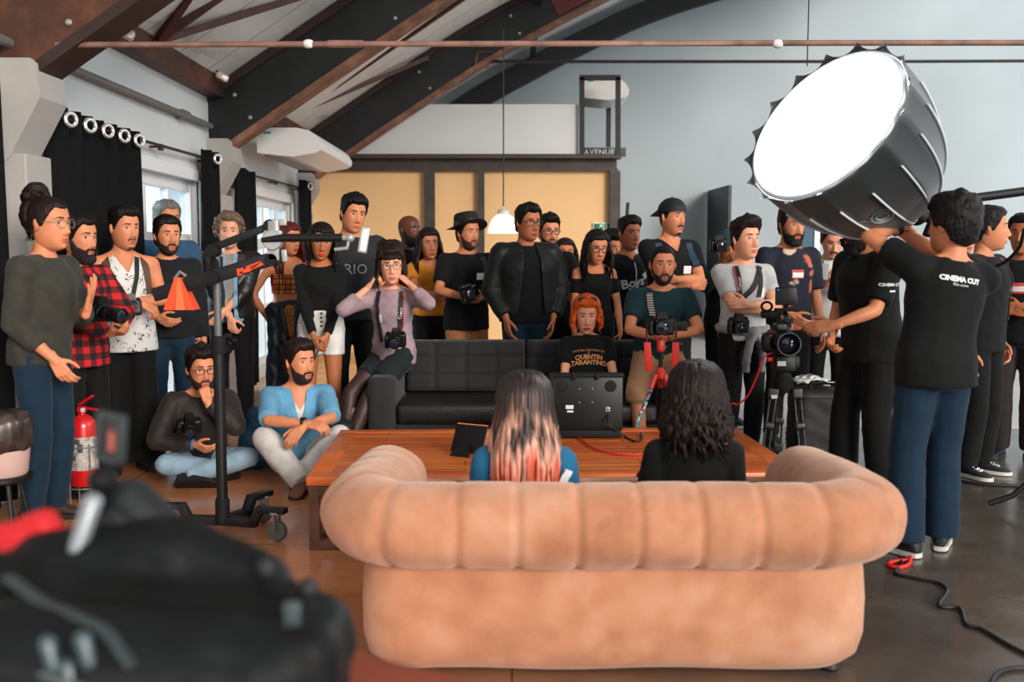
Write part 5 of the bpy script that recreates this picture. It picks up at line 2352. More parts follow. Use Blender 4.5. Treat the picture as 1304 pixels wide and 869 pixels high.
q.tube([sb(.53 + .055 * math.sin(t) / DL, aL + (.035 + .05 * math.cos(t)) / .40, .003) for t in np.linspace(0, 2 * PI, 20, endpoint=False)], .005, 6, flat=.3, closed=True)
q.tube([sb(.53 + .030 * math.sin(t) / DL, aL + (.035 + .03 * math.cos(t)) / .40, .003) for t in np.linspace(0, 2 * PI, 20, endpoint=False)], .005, 6, flat=.3, closed=True)
q.build('printed_mark', mat('print_dim', '#7d898c', .6), r, world=True)
# boom and stand that carry it
r = root('boom_stand', 'black boom pole running from the softbox out to a stand at the right edge', 'light stand', (2.93, 5.36, 0))
q = MB()
A_, B_ = P(1168, 262, 5.24), P(1310, 243, 5.40)
B2 = A_ + (B_ - A_) * 1.35
q.tube([A_, B2], .024, 12)
q.build('boom_pole', M_BPLAST, r, world=True)
q = MB()
q.tube([P(1170, 282, 5.22), P(1200, 277, 5.25), P(1225, 272, 5.28)], .012, 8)
q.tube([P(1168, 262, 5.24), P(1186, 282, 5.22), P(1180, 300, 5.2)], .022, 8)
q.build('boom_bracket', M_BPLAST2, r, world=True)
sp = V((2.93, 5.36, 0))
pt = A_ + (B2 - A_) * ((sp.x - A_.x) / (B2.x - A_.x))
q = MB()
q.tube([(sp.x, pt.y, .12), (sp.x, pt.y, pt.z + .05)], .018, 12)
q.build('upright', M_BPLAST, r, world=True)
for a in (170, 290, 50):
    q = MB()
    q.tube([(sp.x, pt.y, .22), (sp.x + .14 * math.cos(R(a)), pt.y + .14 * math.sin(R(a)), .08), (sp.x + .26 * math.cos(R(a)), pt.y + .26 * math.sin(R(a)), .03)], .016, 10)
    q.build('leg', M_BPLAST, r, world=True)
cable('black power cable sagging from the boom pole behind the man with the bag strap', [P(1330, 250, 5.42), P(1306, 290, 5.5), P(1298, 315, 5.6), P(1278, 335, 5.75), P(1255, 342, 5.85)], .010, M_CABLE)

# ------------------------------------------------------------------ jib arm on a rolling stand, left
JX, JY = -1.46, 4.93
r = root('rolling_stand', 'black rolling stand with dropped legs and casters carrying the jib arm', 'camera stand', (JX, JY, 0))
q = MB()
q.tube([(JX, JY, .12), (JX, JY, .98)], .027, 16)
q.build('lower_tube', M_BPLAST, r, world=True)
q = MB()
q.tube([(JX, JY, .95), (JX, JY, 1.42)], .019, 14)
q.build('upper_tube', mat('stand_grey', '#5e6261', .4, metal=.4), r, world=True)
q = MB()
q.lathe([(.040, .07), (.042, .10), (.036, .11), (.036, .19), (.030, .20)], 20, (JX, JY, 0))
q.build('collar', M_BPLAST2, r, world=True)
q = MB()
q.lathe([(.034, .93), (.036, .95), (.036, 1.01), (.028, 1.02)], 20, (JX, JY, 0))
q.tube([(JX, JY, .97), (JX - .075, JY, .97)], .010, 8)
q.ball((JX - .085, JY, .97), .024, 12, 8)
q.build('collar', M_BPLAST2, r, world=True)
for a in (-14, 62, 176):
    d = V((math.cos(R(a)), math.sin(R(a)), 0))
    o0 = V((JX, JY, 0))
    lg = MB()
    Lr = .29
    lg.bar(o0 + V((0, 0, .085)), o0 + d * (Lr - .10) + V((0, 0, .085)), .05, .045, ref=(0, 0, 1), bev=.004)
    lg.bar(o0 + d * (Lr - .125) + V((0, 0, .07)), o0 + d * (Lr - .075) + V((0, 0, .165)), .05, .04, bev=.004)
    lg.bar(o0 + d * (Lr - .09) + V((0, 0, .155)), o0 + d * (Lr + .06) + V((0, 0, .155)), .055, .03, ref=(0, 0, 1), bev=.004)
    lo = lg.build('leg', M_BPLAST, r, 30, world=True)
    wc = o0 + d * (Lr + .01) + V((0, 0, .052))
    q = MB()
    side = V((-d.y, d.x, 0))
    for s in (-1, 1):
        q.bar(wc + side * s * .022 + V((0, 0, .09)), wc + side * s * .022, .028, .004, ref=d)
    q.box(wc + V((0, 0, .09)), (.06, .06, .012), bev=.003)
    q.build('caster_fork', M_GREYM, lo, 30, world=True)
    Mw = Matrix((d, V((0, 0, 1)), side)).transposed()
    q = MB()
    q.lathe([(.020, -.016), (.046, -.016), (.052, -.008), (.052, .008), (.046, .016), (.020, .016)], 28, wc, Mw)
    q.lathe([(.0, -.018), (.026, -.018), (.026, .018), (.0, .018)], 20, wc, Mw)
    q.build('caster_wheel', mat('caster_grey', '#5b5854', .6), lo, 40, world=True)
r = root('jib_arm', 'black twin-bar jib arm with a light bar at its tip, on the rolling stand', 'jib arm', (JX, JY, 1.3))
q = MB()
jy = JY - .06
q.bar(P(196, 376, jy), P(362, 325, jy), .066, .045, ref=(0, 1, 0), bev=.006)
q.build('lower_bar', M_BPLAST, r, world=True)
q = MB()
q.bar(P(266, 318, jy), P(346, 287, jy), .034, .034, ref=(0, 1, 0), bev=.004)
q.build('upper_bar', M_BPLAST, r, world=True)
for u, v in ((272, 319), (273, 353), (345, 288), (347, 331)):
    pz = P(u, v, jy - .0)
    q = MB()
    q.lathe([(.030, -.035), (.032, -.03), (.032, .03), (.030, .035)], 18, pz, Matrix.Rotation(R(90), 3, 'X'))
    q.build('pivot', M_BPLAST2, r, world=True)
q = MB()
q.tube([P(273, 330, JY), P(273, 353, jy)], .022, 10)
q.build('mount', M_BPLAST2, r, world=True)
q = MB()
pz = P(348, 306, jy - .02)
q.box(pz, (.058, .03, .20), bev=.008)
q.box(pz + V((0, 0, .03)), (.085, .04, .035), bev=.008)
q.box(pz + V((.055, -.01, -.075)), (.024, .02, .06), (0, R(-6), 0), bev=.004)
q.box(pz + V((.05, -.01, .085)), (.035, .02, .03), bev=.004)
q.lathe([(.045, -.03), (.05, -.02), (.05, .02), (.045, .03)], 24, pz, Matrix.Rotation(R(90), 3, 'X'))
q.build('end_plate', mat('brushed_grey', '#a7a9a8', .4, metal=.4), r, world=True)
q = MB()
q.tube([P(333, 306, jy - .05), P(362, 303, jy - .05), P(436, 303, jy - .05)], [.012, .020, .020], 12)
q.build('side_arm', M_BPLAST, r, world=True)
q = MB()
q.tube([P(434, 303, jy - .05), P(449, 303, jy - .05)], .013, 8)
q.ball(P(446, 303, jy - .05), .022, 12, 8)
q.tube([P(444, 306, jy - .05), P(442, 316, jy - .05), P(426, 318, jy - .05)], .009, 8)
q.build('tip_clamp', mat('brushed_grey', '#a7a9a8', .4, metal=.4), r, world=True)
q = MB()
q.bar(P(461, 322, jy - .05), P(466, 290, jy - .05), .042, .03, ref=(0, 1, 0), bev=.006)
lb = q.build('light_bar', mat('brushed_grey2', '#b5b3b0', .4, metal=.3), r, world=True)
q = MB()
q.bar(P(461.5, 319, jy - .068), P(465.5, 293, jy - .068), .022, .006, ref=(0, 1, 0))
q.build('light_strip', mat('warm_strip', '#ffd9bb', .5, emit=('#ffd2ae', 1.0)), lb, world=True)
# orange swash marks on the lower bar
q = MB()
for (a, b, c, d) in (((300, 350), (318, 339), (334, 333), (318, 346)), ((312, 340), (330, 333), (336, 337), (322, 343)), ((301, 343), (310, 341), (308, 350), (303, 352))):
    pts = [P(u, v, jy - .031) for u, v in (a, b, c, d)]
    q.add(pts + [p_ + V((0, .003, 0)) for p_ in pts], [(0, 1, 2, 3), (7, 6, 5, 4), (0, 4, 5, 1), (1, 5, 6, 2), (2, 6, 7, 3), (3, 7, 4, 0)])
q.build('orange_mark', M_ORANGE, r, False, world=True)
# orange weight bag on the tail
r = root('weight_bag', 'bright orange wedge-shaped weight bag hanging at the tail of the jib arm', 'weight bag', P(228, 375, jy))
q = MB()
T0 = P(226, 352, jy)
for k, (u0, u1, t0, t1) in enumerate(((208, 222, 222, 226), (223, 236, 225.5, 229), (237, 247, 228.5, 230))):
    a, b, c, d = P(u0, 395, jy - .05), P(u1, 395, jy - .05), P(t1, 354, jy - .035), P(t0, 354, jy - .035)
    dz = V((0, .10, 0))
    q = MB()
    q.rings([[a, b, c, d], [a + dz, b + dz, c + dz * .6, d + dz * .6]])
    q.build('bag_panel', mat('orange_panel_%d' % (k % 2), ['#e2471d', '#ee6a3a'][k % 2], .7), r, 30, world=True)
q = MB()
q.tube([P(222, 356, jy), P(229, 346, jy), P(237, 352, jy)], .008, 8)
q.build('hook', M_GREYM, r, world=True)

# ------------------------------------------------------------------ extinguisher, bin, cable loop
ex = V(((99 - 652) / FPX * 5.52, 5.52, 0))
r = root('fire_extinguisher', 'red fire extinguisher on a low wire stand beside the man with the bun', 'fire extinguisher', ex)
r.scale = (.93, .93, .93)
q = MB()
q.lathe([(.0, .14), (.072, .14), (.078, .15), (.078, .50), (.070, .535), (.045, .56), (.022, .57), (.022, .59)], 28)
q.build('cylinder', mat('extinguisher_red', '#c4161a', .3, coat=.4), r)
q = MB()
q.lathe([(.0785, .24), (.0795, .24), (.0795, .44), (.0785, .44)], 28)
lb = q.build('label', mat('label_silver', '#a9a29b', .45, noise=(30, .5)), r)
q = MB()
for a, z, w_, h_ in ((-95, .40, .5, .03), (-80, .35, .4, .05), (-110, .30, .3, .03)):
    pts = []
    for zz in (z, z + h_):
        for t in np.linspace(-w_ / 2, w_ / 2, 6):
            pts.append((.0802 * math.cos(R(a) + t), .0802 * math.sin(R(a) + t), zz))
    q.add(pts, grid_faces(2, 6))
q.build('label_marks', mat('label_dark', '#3d4a44', .5), lb)
q = MB()
q.box((0, 0, .60), (.05, .035, .04), bev=.008)
q.bar((-.01, 0, .615), (.10, -.01, .60), .022, .012)
q.bar((-.01, 0, .63), (.075, -.02, .685), .026, .012)
q.build('valve_lever', mat('extinguisher_red', '#c4161a', .3), r)
q = MB()
q.tube(catmull([(-.02, 0, .60), (-.075, -.02, .57), (-.105, -.03, .45), (-.098, -.03, .30)], 5), .011, 8)
q.build('hose', M_BPLAST2, r)
q = MB()
q.lathe([(.014, 0), (.014, .006)], 12, (.015, -.02, .60), Matrix.Rotation(R(90), 3, 'X'))
q.build('gauge', mat('gauge_blue', '#b9c6cf', .3), r)
q = MB()
for a in (45, 135, 225, 315):
    q.tube([(.088 * math.cos(R(a)), .088 * math.sin(R(a)), .005), (.088 * math.cos(R(a)), .088 * math.sin(R(a)), .40)], .005, 6)
for z in (.13, .38):
    q.tube([(.088 * math.cos(t), .088 * math.sin(t), z) for t in np.linspace(0, 2 * PI, 20, endpoint=False)], .005, 6, closed=True)
q.build('wire_stand', M_GREYM, r)
bx = (3 - 652) / FPX * 4.75
r = root('bin', 'pale bin with a shiny dark liner at the left edge of the room', 'bin', (bx - .04, 4.75, .36))
q = MB()
q.lathe([(0, .0), (.11, .0), (.118, .01), (.135, .17), (.13, .17), (.112, .015)], 28)
q.build('bucket', mat('bin_pink', '#c9a99f', .35), r)
q = MB()
prof = []
rings = []
for rr, z in ((.137, .13), (.143, .15), (.148, .20), (.142, .26), (.125, .30), (.05, .31)):
    rings.append([V((rr * math.cos(t) * (1 + .03 * math.sin(9 * t)), rr * math.sin(t) * (1 + .03 * math.sin(9 * t)), z + .008 * math.sin(7 * t))) for t in np.linspace(0, 2 * PI, 40, endpoint=False)])
q.rings(rings)
q.build('liner', mat('liner_silver', '#4c423c', .22, metal=.5, noise=(12, .6)), r, 60)
r = root('stool', 'small black stool under the pale bin', 'stool', (bx - .04, 4.75, 0))
q = MB()
q.lathe([(0, .33), (.13, .33), (.14, .34), (.14, .355), (.13, .36), (0, .36)], 24)
q.build('seat', M_BPLAST, r)
for a in (45, 135, 225, 315):
    q = MB()
    q.tube([(.08 * math.cos(R(a)), .08 * math.sin(R(a)), .33), (.14 * math.cos(R(a)), .14 * math.sin(R(a)), .0)], .012, 8)
    q.build('leg', M_BPLAST, r)
cable('dark cable loop hanging on the nearest concrete column', [P(44, 535, 5.52), P(28, 552, 5.5), P(23, 572, 5.5), P(30, 590, 5.52), P(46, 600, 5.55)], .010, M_CABLE)
# cables on the floor, right
cable('black cable zigzagging over the floor to the lower right corner', [floor_at(u, v) + V((0, 0, .009)) for u, v in ((1146, 712), (1148, 722), (1140, 733), (1168, 740), (1196, 746), (1206, 756), (1196, 775), (1222, 778), (1230, 798), (1246, 803), (1260, 810), (1290, 828), (1320, 842))], .008, M_CABLE)
cable('black cable curling at the lower right corner of the floor', [floor_at(u, v) + V((0, 0, .009)) for u, v in ((1262, 874), (1270, 862), (1290, 855), (1330, 854))], .008, M_CABLE)
cable('red cable end coiled on the floor beside the tan sofa', [floor_at(u, v) + V((0, 0, .009)) for u, v in ((1156, 716), (1138, 718), (1131, 722), (1142, 726), (1156, 722), (1160, 712))], .010, M_REDCABLE)
cable('long black cable lying across the grey floor behind the softbox holder', [floor_at(u, v) + V((0, 0, .009)) for u, v in ((1120, 600), (1180, 606), (1230, 616), (1270, 620), (1340, 621))], .010, M_CABLE)
cable('short black cable on the floor beneath the man with the bag strap', [floor_at(u, v) + V((0, 0, .009)) for u, v in ((1222, 566), (1230, 568), (1236, 566), (1246, 571), (1262, 572))], .010, M_CABLE)

# jackets: one carried, one on the floor
def garment(name, label, loc, blobs, m, seed, amp=.014, vox=.012):
    q = MB()
    for a, b, ra, rb in blobs:
        q.cap(a, b, ra, rb, 12)
    va, na, fs = remesh(q, vox, 2)
    s = va * np.array([1, 1, .35])
    va = va + na * (amp * fbm(s, 38, seed))[:, None]
    r = root(name, label, 'jacket', loc)
    mesh_obj('cloth', va.tolist(), fs, m, r, True)
    return r


g = garment('carried_jacket', 'dark blue jacket with a leopard lining carried by the red-haired woman', P(366, 400, 8.1), [((-.13, 0, .03), (.10, 0, .07), .055, .06), ((-.10, 0, .0), (-.13, .0, -.60), .055, .06), ((-.02, -.01, .03), (-.03, -.01, -.50), .06, .06), ((.07, 0, .04), (.09, 0, -.42), .06, .05), ((-.06, .02, 0), (-.08, .02, -.64), .06, .05)], mat('jacket_navy', '#13202b', .45, noise=(8, .4)), 2)
q = MB()
q.cap((.03, -.055, .035), (.045, -.06, -.17), .045, .022, 12)
va, na, fs = remesh(q, .010, 1)

LEO = (g, va, fs)
garment('floor_jacket', 'blue jacket lying on the floor behind the man in the denim shirt', (-1.72, 6.58, 0), [((-.04, 0, .10), (.0, .02, .36), .09, .05), ((-.08, -.05, .06), (.12, -.03, .06), .06, .06), ((.06, .05, .08), (.03, .05, .30), .08, .05)], mat('jacket_blue', '#1f5272', .6, noise=(8, .3)), 5)

# ------------------------------------------------------------------ out-of-focus gear on the near table
TZ = .86
E1, E2 = on_z(420, 822, TZ), on_z(600, 869, TZ)
d = (E2 - E1).normalized()
pn = V((d.y, -d.x, 0))
if pn.y > 0:
    pn = -pn
C0 = E2 + d * .10
cs = [C0, C0 - d * 1.25, C0 - d * 1.25 + pn * .62, C0 + pn * .62]
r = root('wooden_table', 'red-brown wooden table corner at the lower edge, close to the camera', 'table', (sum((c.x for c in cs)) / 4, sum((c.y for c in cs)) / 4, 0))
q = MB()
q.rings([[c + V((0, 0, -.04)) for c in cs], [c for c in cs]])
q.build('table_top', mat('redbrown_wood', '#8e3f27', .4, noise=(5, .3), stretch=(.5, 3, 1)), r, False, world=True)
cen = sum(cs, V((0, 0, 0))) / 4
for c in cs:
    q = MB()
    a = c.lerp(cen, .10)
    q.bar(V((a.x, a.y, 0)), V((a.x, a.y, TZ - .04)), .05, .05)
    q.build('leg', mat('redbrown_dark', '#5a2718', .5), r, False, world=True)
# camera bag: a long slumped black bag with pockets and straps
r = root('camera_bag', 'big black camera bag lying on the near table, out of focus', 'bag', P(200, 800, 1.25).xy.to_3d() + V((0, 0, TZ)))
bo = V(r.location)


def L3(u, v, Y):
    return P(u, v, Y)


q = MB()
bag = [((40, 800, 1.22), (390, 815, 1.22), .075, .062), ((60, 735, 1.28), (230, 715, 1.28), .060, .060), ((230, 720, 1.28), (330, 755, 1.27), .06, .05), ((20, 860, 1.12), (330, 870, 1.14), .09, .08), ((330, 780, 1.26), (375, 800, 1.24), .055, .055), ((372, 800, 1.2), (376, 880, 1.18), .046, .05), ((0, 760, 1.22), (40, 850, 1.15), .06, .07)]
for a, b, ra, rb in bag:
    q.cap(L3(*a), L3(*b), ra, rb, 14)
q.box(L3(250, 850, 1.17), (.36, .16, .13), bev=.03)
va, na, fs = remesh(q, .010, 2)
va = va + na * (.006 * fbm(va, 40))[:, None]
va[:, 2] = np.maximum(va[:, 2], TZ + .002)
mesh_obj('bag_body', va.tolist(), fs, mat('bag_fabric', '#06090a', .6, noise=(9, .7), spec=.25), r, True, world=True)
q = MB()
q.tube(catmull([L3(-20, 780, 1.10), L3(20, 830, 1.07), L3(60, 860, 1.05), L3(120, 880, 1.04)], 6), .007, 8, flat=.4)
q.build('strap', mat('strap_grey', '#55605f', .5), r, world=True)
q = MB()
q.tube(catmull([L3(10, 735, 1.17), L3(60, 770, 1.12), L3(130, 800, 1.09), L3(170, 850, 1.06)], 6), .010, 8, flat=.35)
q.build('strap', mat('strap_grey2', '#2e3838', .5), r, world=True)
for u, v in ((60, 820), (105, 815), (85, 850)):
    q = MB()
    q.cap(L3(u, v, 1.055), L3(u + 8, v + 30, 1.05), .010, .008, 10)
    q.build('buckle', mat('buckle_bluegrey', '#3d4d52', .35), r, world=True)
q = MB()
q.box(L3(372, 785, 1.135), (.02, .008, .035), bev=.003)
q.build('zip_pull', mat('zip_grey', '#3a4446', .4), r, world=True)
for u, v in ((338, 716), (392, 742)):
    q = MB()
    q.ball(L3(u, v + 10, 1.22), (.014, .012, .016), 12, 8)
    q.build('loop', mat('bag_loop', '#101415', .6), r, world=True)
q = MB()
for a, b, ra, rb in (((5, 690, 1.30), (60, 668, 1.30), .024, .022), ((20, 705, 1.29), (80, 690, 1.29), .026, .02), ((60, 680, 1.3), (90, 685, 1.3), .016, .012)):
    q.cap(L3(*a), L3(*b), ra, rb, 12)
va, na, fs = remesh(q, .007, 2)
va = va + na * (.005 * fbm(va, 60))[:, None]
o = mesh_obj('red_cloth', va.tolist(), fs, mat('red_fabric', '#c3131a', .7), None, True)
tag(o, 'bright red cloth lying on the camera bag, out of focus', 'cloth')
r = root('phone_rig', 'small grey screen cage on a ball-headed silver arm rising from the camera bag', 'camera rig', P(130, 640, 1.28))
q = MB()
cz = P(141, 558, 1.32)
Mr = Euler((0, R(6), R(-24))).to_matrix()
for c_, s_ in (((-.019, 0, 0), (.010, .012, .066)), ((.019, 0, 0), (.010, .012, .066)), ((0, 0, .029), (.048, .012, .010)), ((0, 0, -.029), (.048, .012, .010))):
    q.box(cz + Mr @ V(c_), s_, Mr, bev=.003)
q.build('cage', mat('cage_grey', '#33383a', .45), r, world=True)
q = MB()
q.box(cz + Mr @ V((0, .003, 0)), (.030, .004, .050), Mr)
q.build('screen', mat('cage_screen', '#3a2f30', .2), r, False, world=True)
q = MB()
q.box(cz + Mr @ V((.003, -.001, -.004)), (.010, .003, .026), Mr)
q.build('screen_picture', mat('cage_picture', '#b05a50', .4), r, False, world=True)
q = MB()
q.tube([cz + V((0, 0, -.035)), P(131, 605, 1.31)], .008, 10)
q.ball(P(130, 612, 1.31), .019, 14, 10)
q.ball(P(124, 640, 1.31), .016, 12, 9)
q.tube([P(130, 612, 1.31), P(122, 650, 1.31)], .013, 10)
q.build('ball_joint', M_BPLAST2, r, world=True)
q = MB()
q.cap(P(118, 640, 1.27), P(98, 700, 1.25), .013, .012, 12)
q.build('silver_arm', mat('silver_arm', '#8f9396', .35, metal=.3), r, world=True)
q = MB()
q.bar(P(175, 632, 1.34), P(232, 678, 1.34), .012, .012, bev=.003)
q.build('grey_rod', mat('rod_grey', '#7b8082', .4, metal=.3), r, world=True)
q = MB()
q.cap(P(140, 640, 1.33), P(146, 665, 1.33), .008, .010, 10)
q.build('red_knob', mat('knob_red', '#7d1016', .5), r, world=True)
q = MB()
q.cap(P(165, 640, 1.34), P(250, 720, 1.32), .034, .035, 12)
q.cap(P(150, 660, 1.33), P(200, 720, 1.31), .03, .035, 12)
q.build('black_sleeve', mat('sleeve_black', '#14181a', .6), r, world=True)
# ================================================================== THE PEOPLE
def cloth(name, col, **kw):
    kw.setdefault('noise', (14, .14))
    kw.setdefault('bump', (220, .12))
    return mat('cloth_' + name, col, kw.pop('rough', .85), sheen=kw.pop('sheen', .06), spec=kw.pop('spec', .25), **kw)


BLACK = cloth('black', '#090b0c', sheen=.04)
BLACK2 = cloth('black_tee', '#0c0e10', sheen=.04)
JEANS = cloth('dark_blue_denim', '#0e2739')
PANTS = cloth('black_trousers', '#0a0b0c', sheen=.03)
DENIM = cloth('mid_denim', '#2b5f80')


def plaid_mat(nt, co, b):
    a, c = stripes(nt, co, 0, 13), stripes(nt, co, 2, 13)
    s = addm(nt, a, c)
    s = addm(nt, s, .5, 'MULTIPLY')
    return ramp(nt, s, [(0, '#c5121a'), (.4, '#5f0c10'), (.8, '#0d0a0b')], 'CONSTANT')


def orange_plaid(nt, co, b):
    a, c = stripes(nt, co, 0, 22, .80), stripes(nt, co, 2, 22, .80)
    a2, c2 = stripes(nt, co, 0, 11, .5), stripes(nt, co, 2, 11, .5)
    base = ramp(nt, addm(nt, addm(nt, a2, c2), .5, 'MULTIPLY'), [(0, '#e0953a'), (.4, '#cf6f28'), (.8, '#b24f1f')], 'CONSTANT')
    return mixc(nt, addm(nt, a, c, 'MAXIMUM'), base, '#3a2418')


def doodle_mat(nt, co, b):
    v = nd(nt, 'ShaderNodeTexNoise', Scale=34.0, Detail=1.0)
    nt.links.new(co, v.inputs['Vector'])
    v2 = nd(nt, 'ShaderNodeTexVoronoi', Scale=20.0)
    nt.links.new(co, v2.inputs['Vector'])
    a = ramp(nt, v.outputs[0], [(.40, '#000000'), (.43, '#ffffff'), (.47, '#ffffff'), (.50, '#000000')])
    m = ramp(nt, v2.outputs[0], [(.42, '#ffffff'), (.48, '#000000')])
    return mixc(nt, addm(nt, a, m, 'MULTIPLY'), '#d6d3cf', '#2a2a2c')


def floral_mat(nt, co, b):
    v = nd(nt, 'ShaderNodeTexVoronoi', Scale=8.5)
    w = nd(nt, 'ShaderNodeTexNoise', Scale=9.0, Detail=3.0)
    nt.links.new(co, w.inputs['Vector'])
    ad = nd(nt, 'ShaderNodeVectorMath', operation='ADD')
    nt.links.new(co, ad.inputs[0])
    sc = nd(nt, 'ShaderNodeVectorMath', operation='SCALE')
    nt.links.new(w.outputs['Color'], sc.inputs[0])
    sc.inputs['Scale'].default_value = .12
    nt.links.new(sc.outputs[0], ad.inputs[1])
    nt.links.new(ad.outputs[0], v.inputs['Vector'])
    petals = ramp(nt, v.outputs['Distance'], [(.34, '#ffffff'), (.46, '#000000')])
    hue = ramp(nt, v.outputs['Color'], [(.30, '#0e1526'), (.45, '#c4604f'), (.62, '#d9b9a6'), (.80, '#11182a')], 'CONSTANT')
    return mixc(nt, petals, '#0e1526', hue)


def leopard_mat(nt, co, b):
    v = nd(nt, 'ShaderNodeTexVoronoi', Scale=60.0)
    nt.links.new(co, v.inputs['Vector'])
    return ramp(nt, v.outputs['Distance'], [(.25, '#2a1710'), (.38, '#b9703a')])


M_PLAID = custom('red_buffalo_plaid', plaid_mat, .85)
M_OPLAID = custom('orange_plaid', orange_plaid, .85)
M_DOODLE = custom('white_doodle_print', doodle_mat, .85)
M_FLORAL = custom('navy_floral', floral_mat, .85)
M_LEOPARD = custom('leopard_lining', leopard_mat, .85)
M_TAG = mat('sticker_white', '#e9e7e4', .6)
M_TAGRED = mat('sticker_red', '#c8453c', .6)
M_PRINT = mat('print_white', '#d5d8d8', .7)
M_STRAP = mat('strap_black', '#17181a', .7)
M_STRAPBLUE = mat('strap_navy', '#123349', .7)
M_STRAPBR = mat('strap_brown', '#5b4334', .7)
M_LEATHER = mat('black_leather', '#191717', .38, noise=(20, .3), bump=(60, .2))


def tee(m, **k):
    return dict(m=m, **{**dict(sleeve=.66, hem=-.09, inf=.014), **k})


def longs(m, **k):
    return dict(m=m, **{**dict(sleeve=1.94, hem=-.09, inf=.014), **k})


def pants(m, **k):
    return dict(m=m, **{**dict(len=2.06, inf=.014, wide=.006), **k})


def vcut(depth, w=.075, z0=.47):
    return lambda L: (L[:, 1] < .02) & (L[:, 2] > z0 - depth) & (np.abs(L[:, 0]) < w * np.clip((L[:, 2] - (z0 - depth)) / depth, 0, 1))


def scoop(depth=.05, w=.085):
    return lambda L: (L[:, 2] > .475 - depth * np.sqrt(np.clip(1 - (L[:, 0] / w) ** 2, 0, 1))) & (np.abs(L[:, 0]) < w) & (L[:, 1] < .05)


def opened(w0=.05, w1=.09):
    """an open front, W0 half wide at the neck, W1 at the hem"""
    return lambda L: (L[:, 1] < -.03) & (np.abs(L[:, 0]) < w0 + (w1 - w0) * np.clip((.45 - L[:, 2]) / .5, 0, 1))


DOWN = ((.245, -.03, .80), (.35, 1, 0))
POCKET = ((.180, -.11, .89), (.9, .7, .1), dict(kind='relaxed', hd=(-.1, -.12, -1)))
LOW_CLASP = ((.045, -.215, .83), (.9, .35, -.2), dict(hd=(-.35, -.25, -1), hn=(-.6, .6, 0), kind='soft'))
HOLD = ((.085, -.255, 1.06), (1, .25, -.5), dict(hd=(-.45, -.8, .15), hn=(-.8, .3, .5), kind='grip'))
FOLD_A = ((-.085, -.235, 1.15), (.8, -.45, -.9), dict(hd=(-1, .05, .12), hn=(0, 1, 0), kind='soft'))
FOLD_B = ((-.10, -.205, 1.10), (.8, -.45, -.9), dict(hd=(-1, .25, .05), hn=(0, 1, .1), kind='soft'))
PPL = {}


def at(u, Y):
    return (u - 652) / FPX * Y


# ------------------------------------------------------------------ group by the window wall
PPL['bun'] = person('man with a brown hair bun and round glasses in an olive grey sweater', at(50, 5.2), 5.2, 1.73, 80, 'light',
    hair=('bun', '#2b1813'), glasses=('round', '#8b7a6a', .0016), head=(74, 2, 0), top=longs(cloth('olive_grey', '#35342e'), sleeve=1.62, inf=.026, hem=-.10, sinf=.022, wr=.006), bottom=pants(JEANS, inf=.016),
    shoes=('shoe', '#3a2c22', '#26211d'), lean=6, arms=(((.06, -.235, 1.145), (.7, .3, -1), dict(hd=(-.05, -.35, 1), hn=(-.3, 1, .2), kind='spread')), ((.135, -.165, .90), (.6, 1, 0), dict(hd=(0, -.55, -.8), kind='soft'))))
PPL['plaid'] = person('bearded man in a red and black checked shirt, behind the man with the bun', at(100, 5.9), 5.9, 1.66, 62, 'light',
    hair=('short', '#1b1210'), beard=('full', '#191110', .014), top=longs(M_PLAID, inf=.02, hem=-.16, flare=.08), bottom=pants(PANTS),
    arms=(((.06, -.30, 1.07), (1, .25, -.5), dict(hd=(-.45, -.8, .15), hn=(-.8, .3, .5), kind='grip')), ((.03, -.30, 1.02), (1, .25, -.5), dict(hd=(-.3, -.9, .1), hn=(-.3, .3, .9), kind='grip'))), head=(66, 4, 0))
PPL['tank'] = person('man in a white doodle-print sleeveless shirt with backpack straps, arms over a camera', at(158, 6.48), 6.48, 1.74, 34, 'light',
    hair=('fade', '#1d1310'), beard=('goatee', '#5d3a2a', .0016), top=tee(M_DOODLE, sleeve=0, hem=-.16, flare=.12, inf=.018, cut=vcut(.14, .075)), bottom=pants(PANTS, wide=.05, inf=.022),
    arms=(((-.03, -.26, 1.13), (.8, -.3, -.9), dict(hd=(-.9, -.1, -.25), hn=(0, .5, -1), kind='soft')), ((-.05, -.25, 1.12), (.8, -.3, -.9), dict(hd=(-.8, -.2, -.5), hn=(0, .6, -.8), kind='grip'))), head=(52, 4, 0))
J = PPL['tank']
for sx in (1, -1):
    strap(J, 'backpack_strap', [(sx * .115, .44), (sx * .120, .34), (sx * .135, .22)], .05, M_STRAPBR)
strap(J, 'camera_strap', [(.07, .45), (.045, .32), (.02, .20)], .028, M_STRAP, off=.008)
PPL['zip'] = person('bearded man in a black zip-neck jacket and blue jeans, by the window', at(214, 7.1), 7.1, 1.70, 30, 'light',
    hair=('short', '#20140f'), beard=('full', '#2b1a12', .004), top=longs(cloth('jacket_black', '#15171a'), inf=.028, hem=-.10, sinf=.024), bottom=pants(JEANS),
    arms=(DOWN, ((.12, -.22, 1.02), (1, .3, -.5), dict(kind='soft'))), head=(38, 2, 0))
J = PPL['zip']
letters(J, 'chest_print', 'VW', -.02, .18, .06, mat('print_gold', '#b08a3c', .6), bold=.004)
PPL['grey'] = person('grey-haired man in a blue jacket standing behind the bearded man by the window', at(213, 7.8), 7.8, 1.86, 40, 'light', far=True,
    hair=('short', '#6e6a68'), top=longs(cloth('blue_jacket', '#2c4f6c'), inf=.03), bottom=pants(JEANS), head=(48, 4, 0))
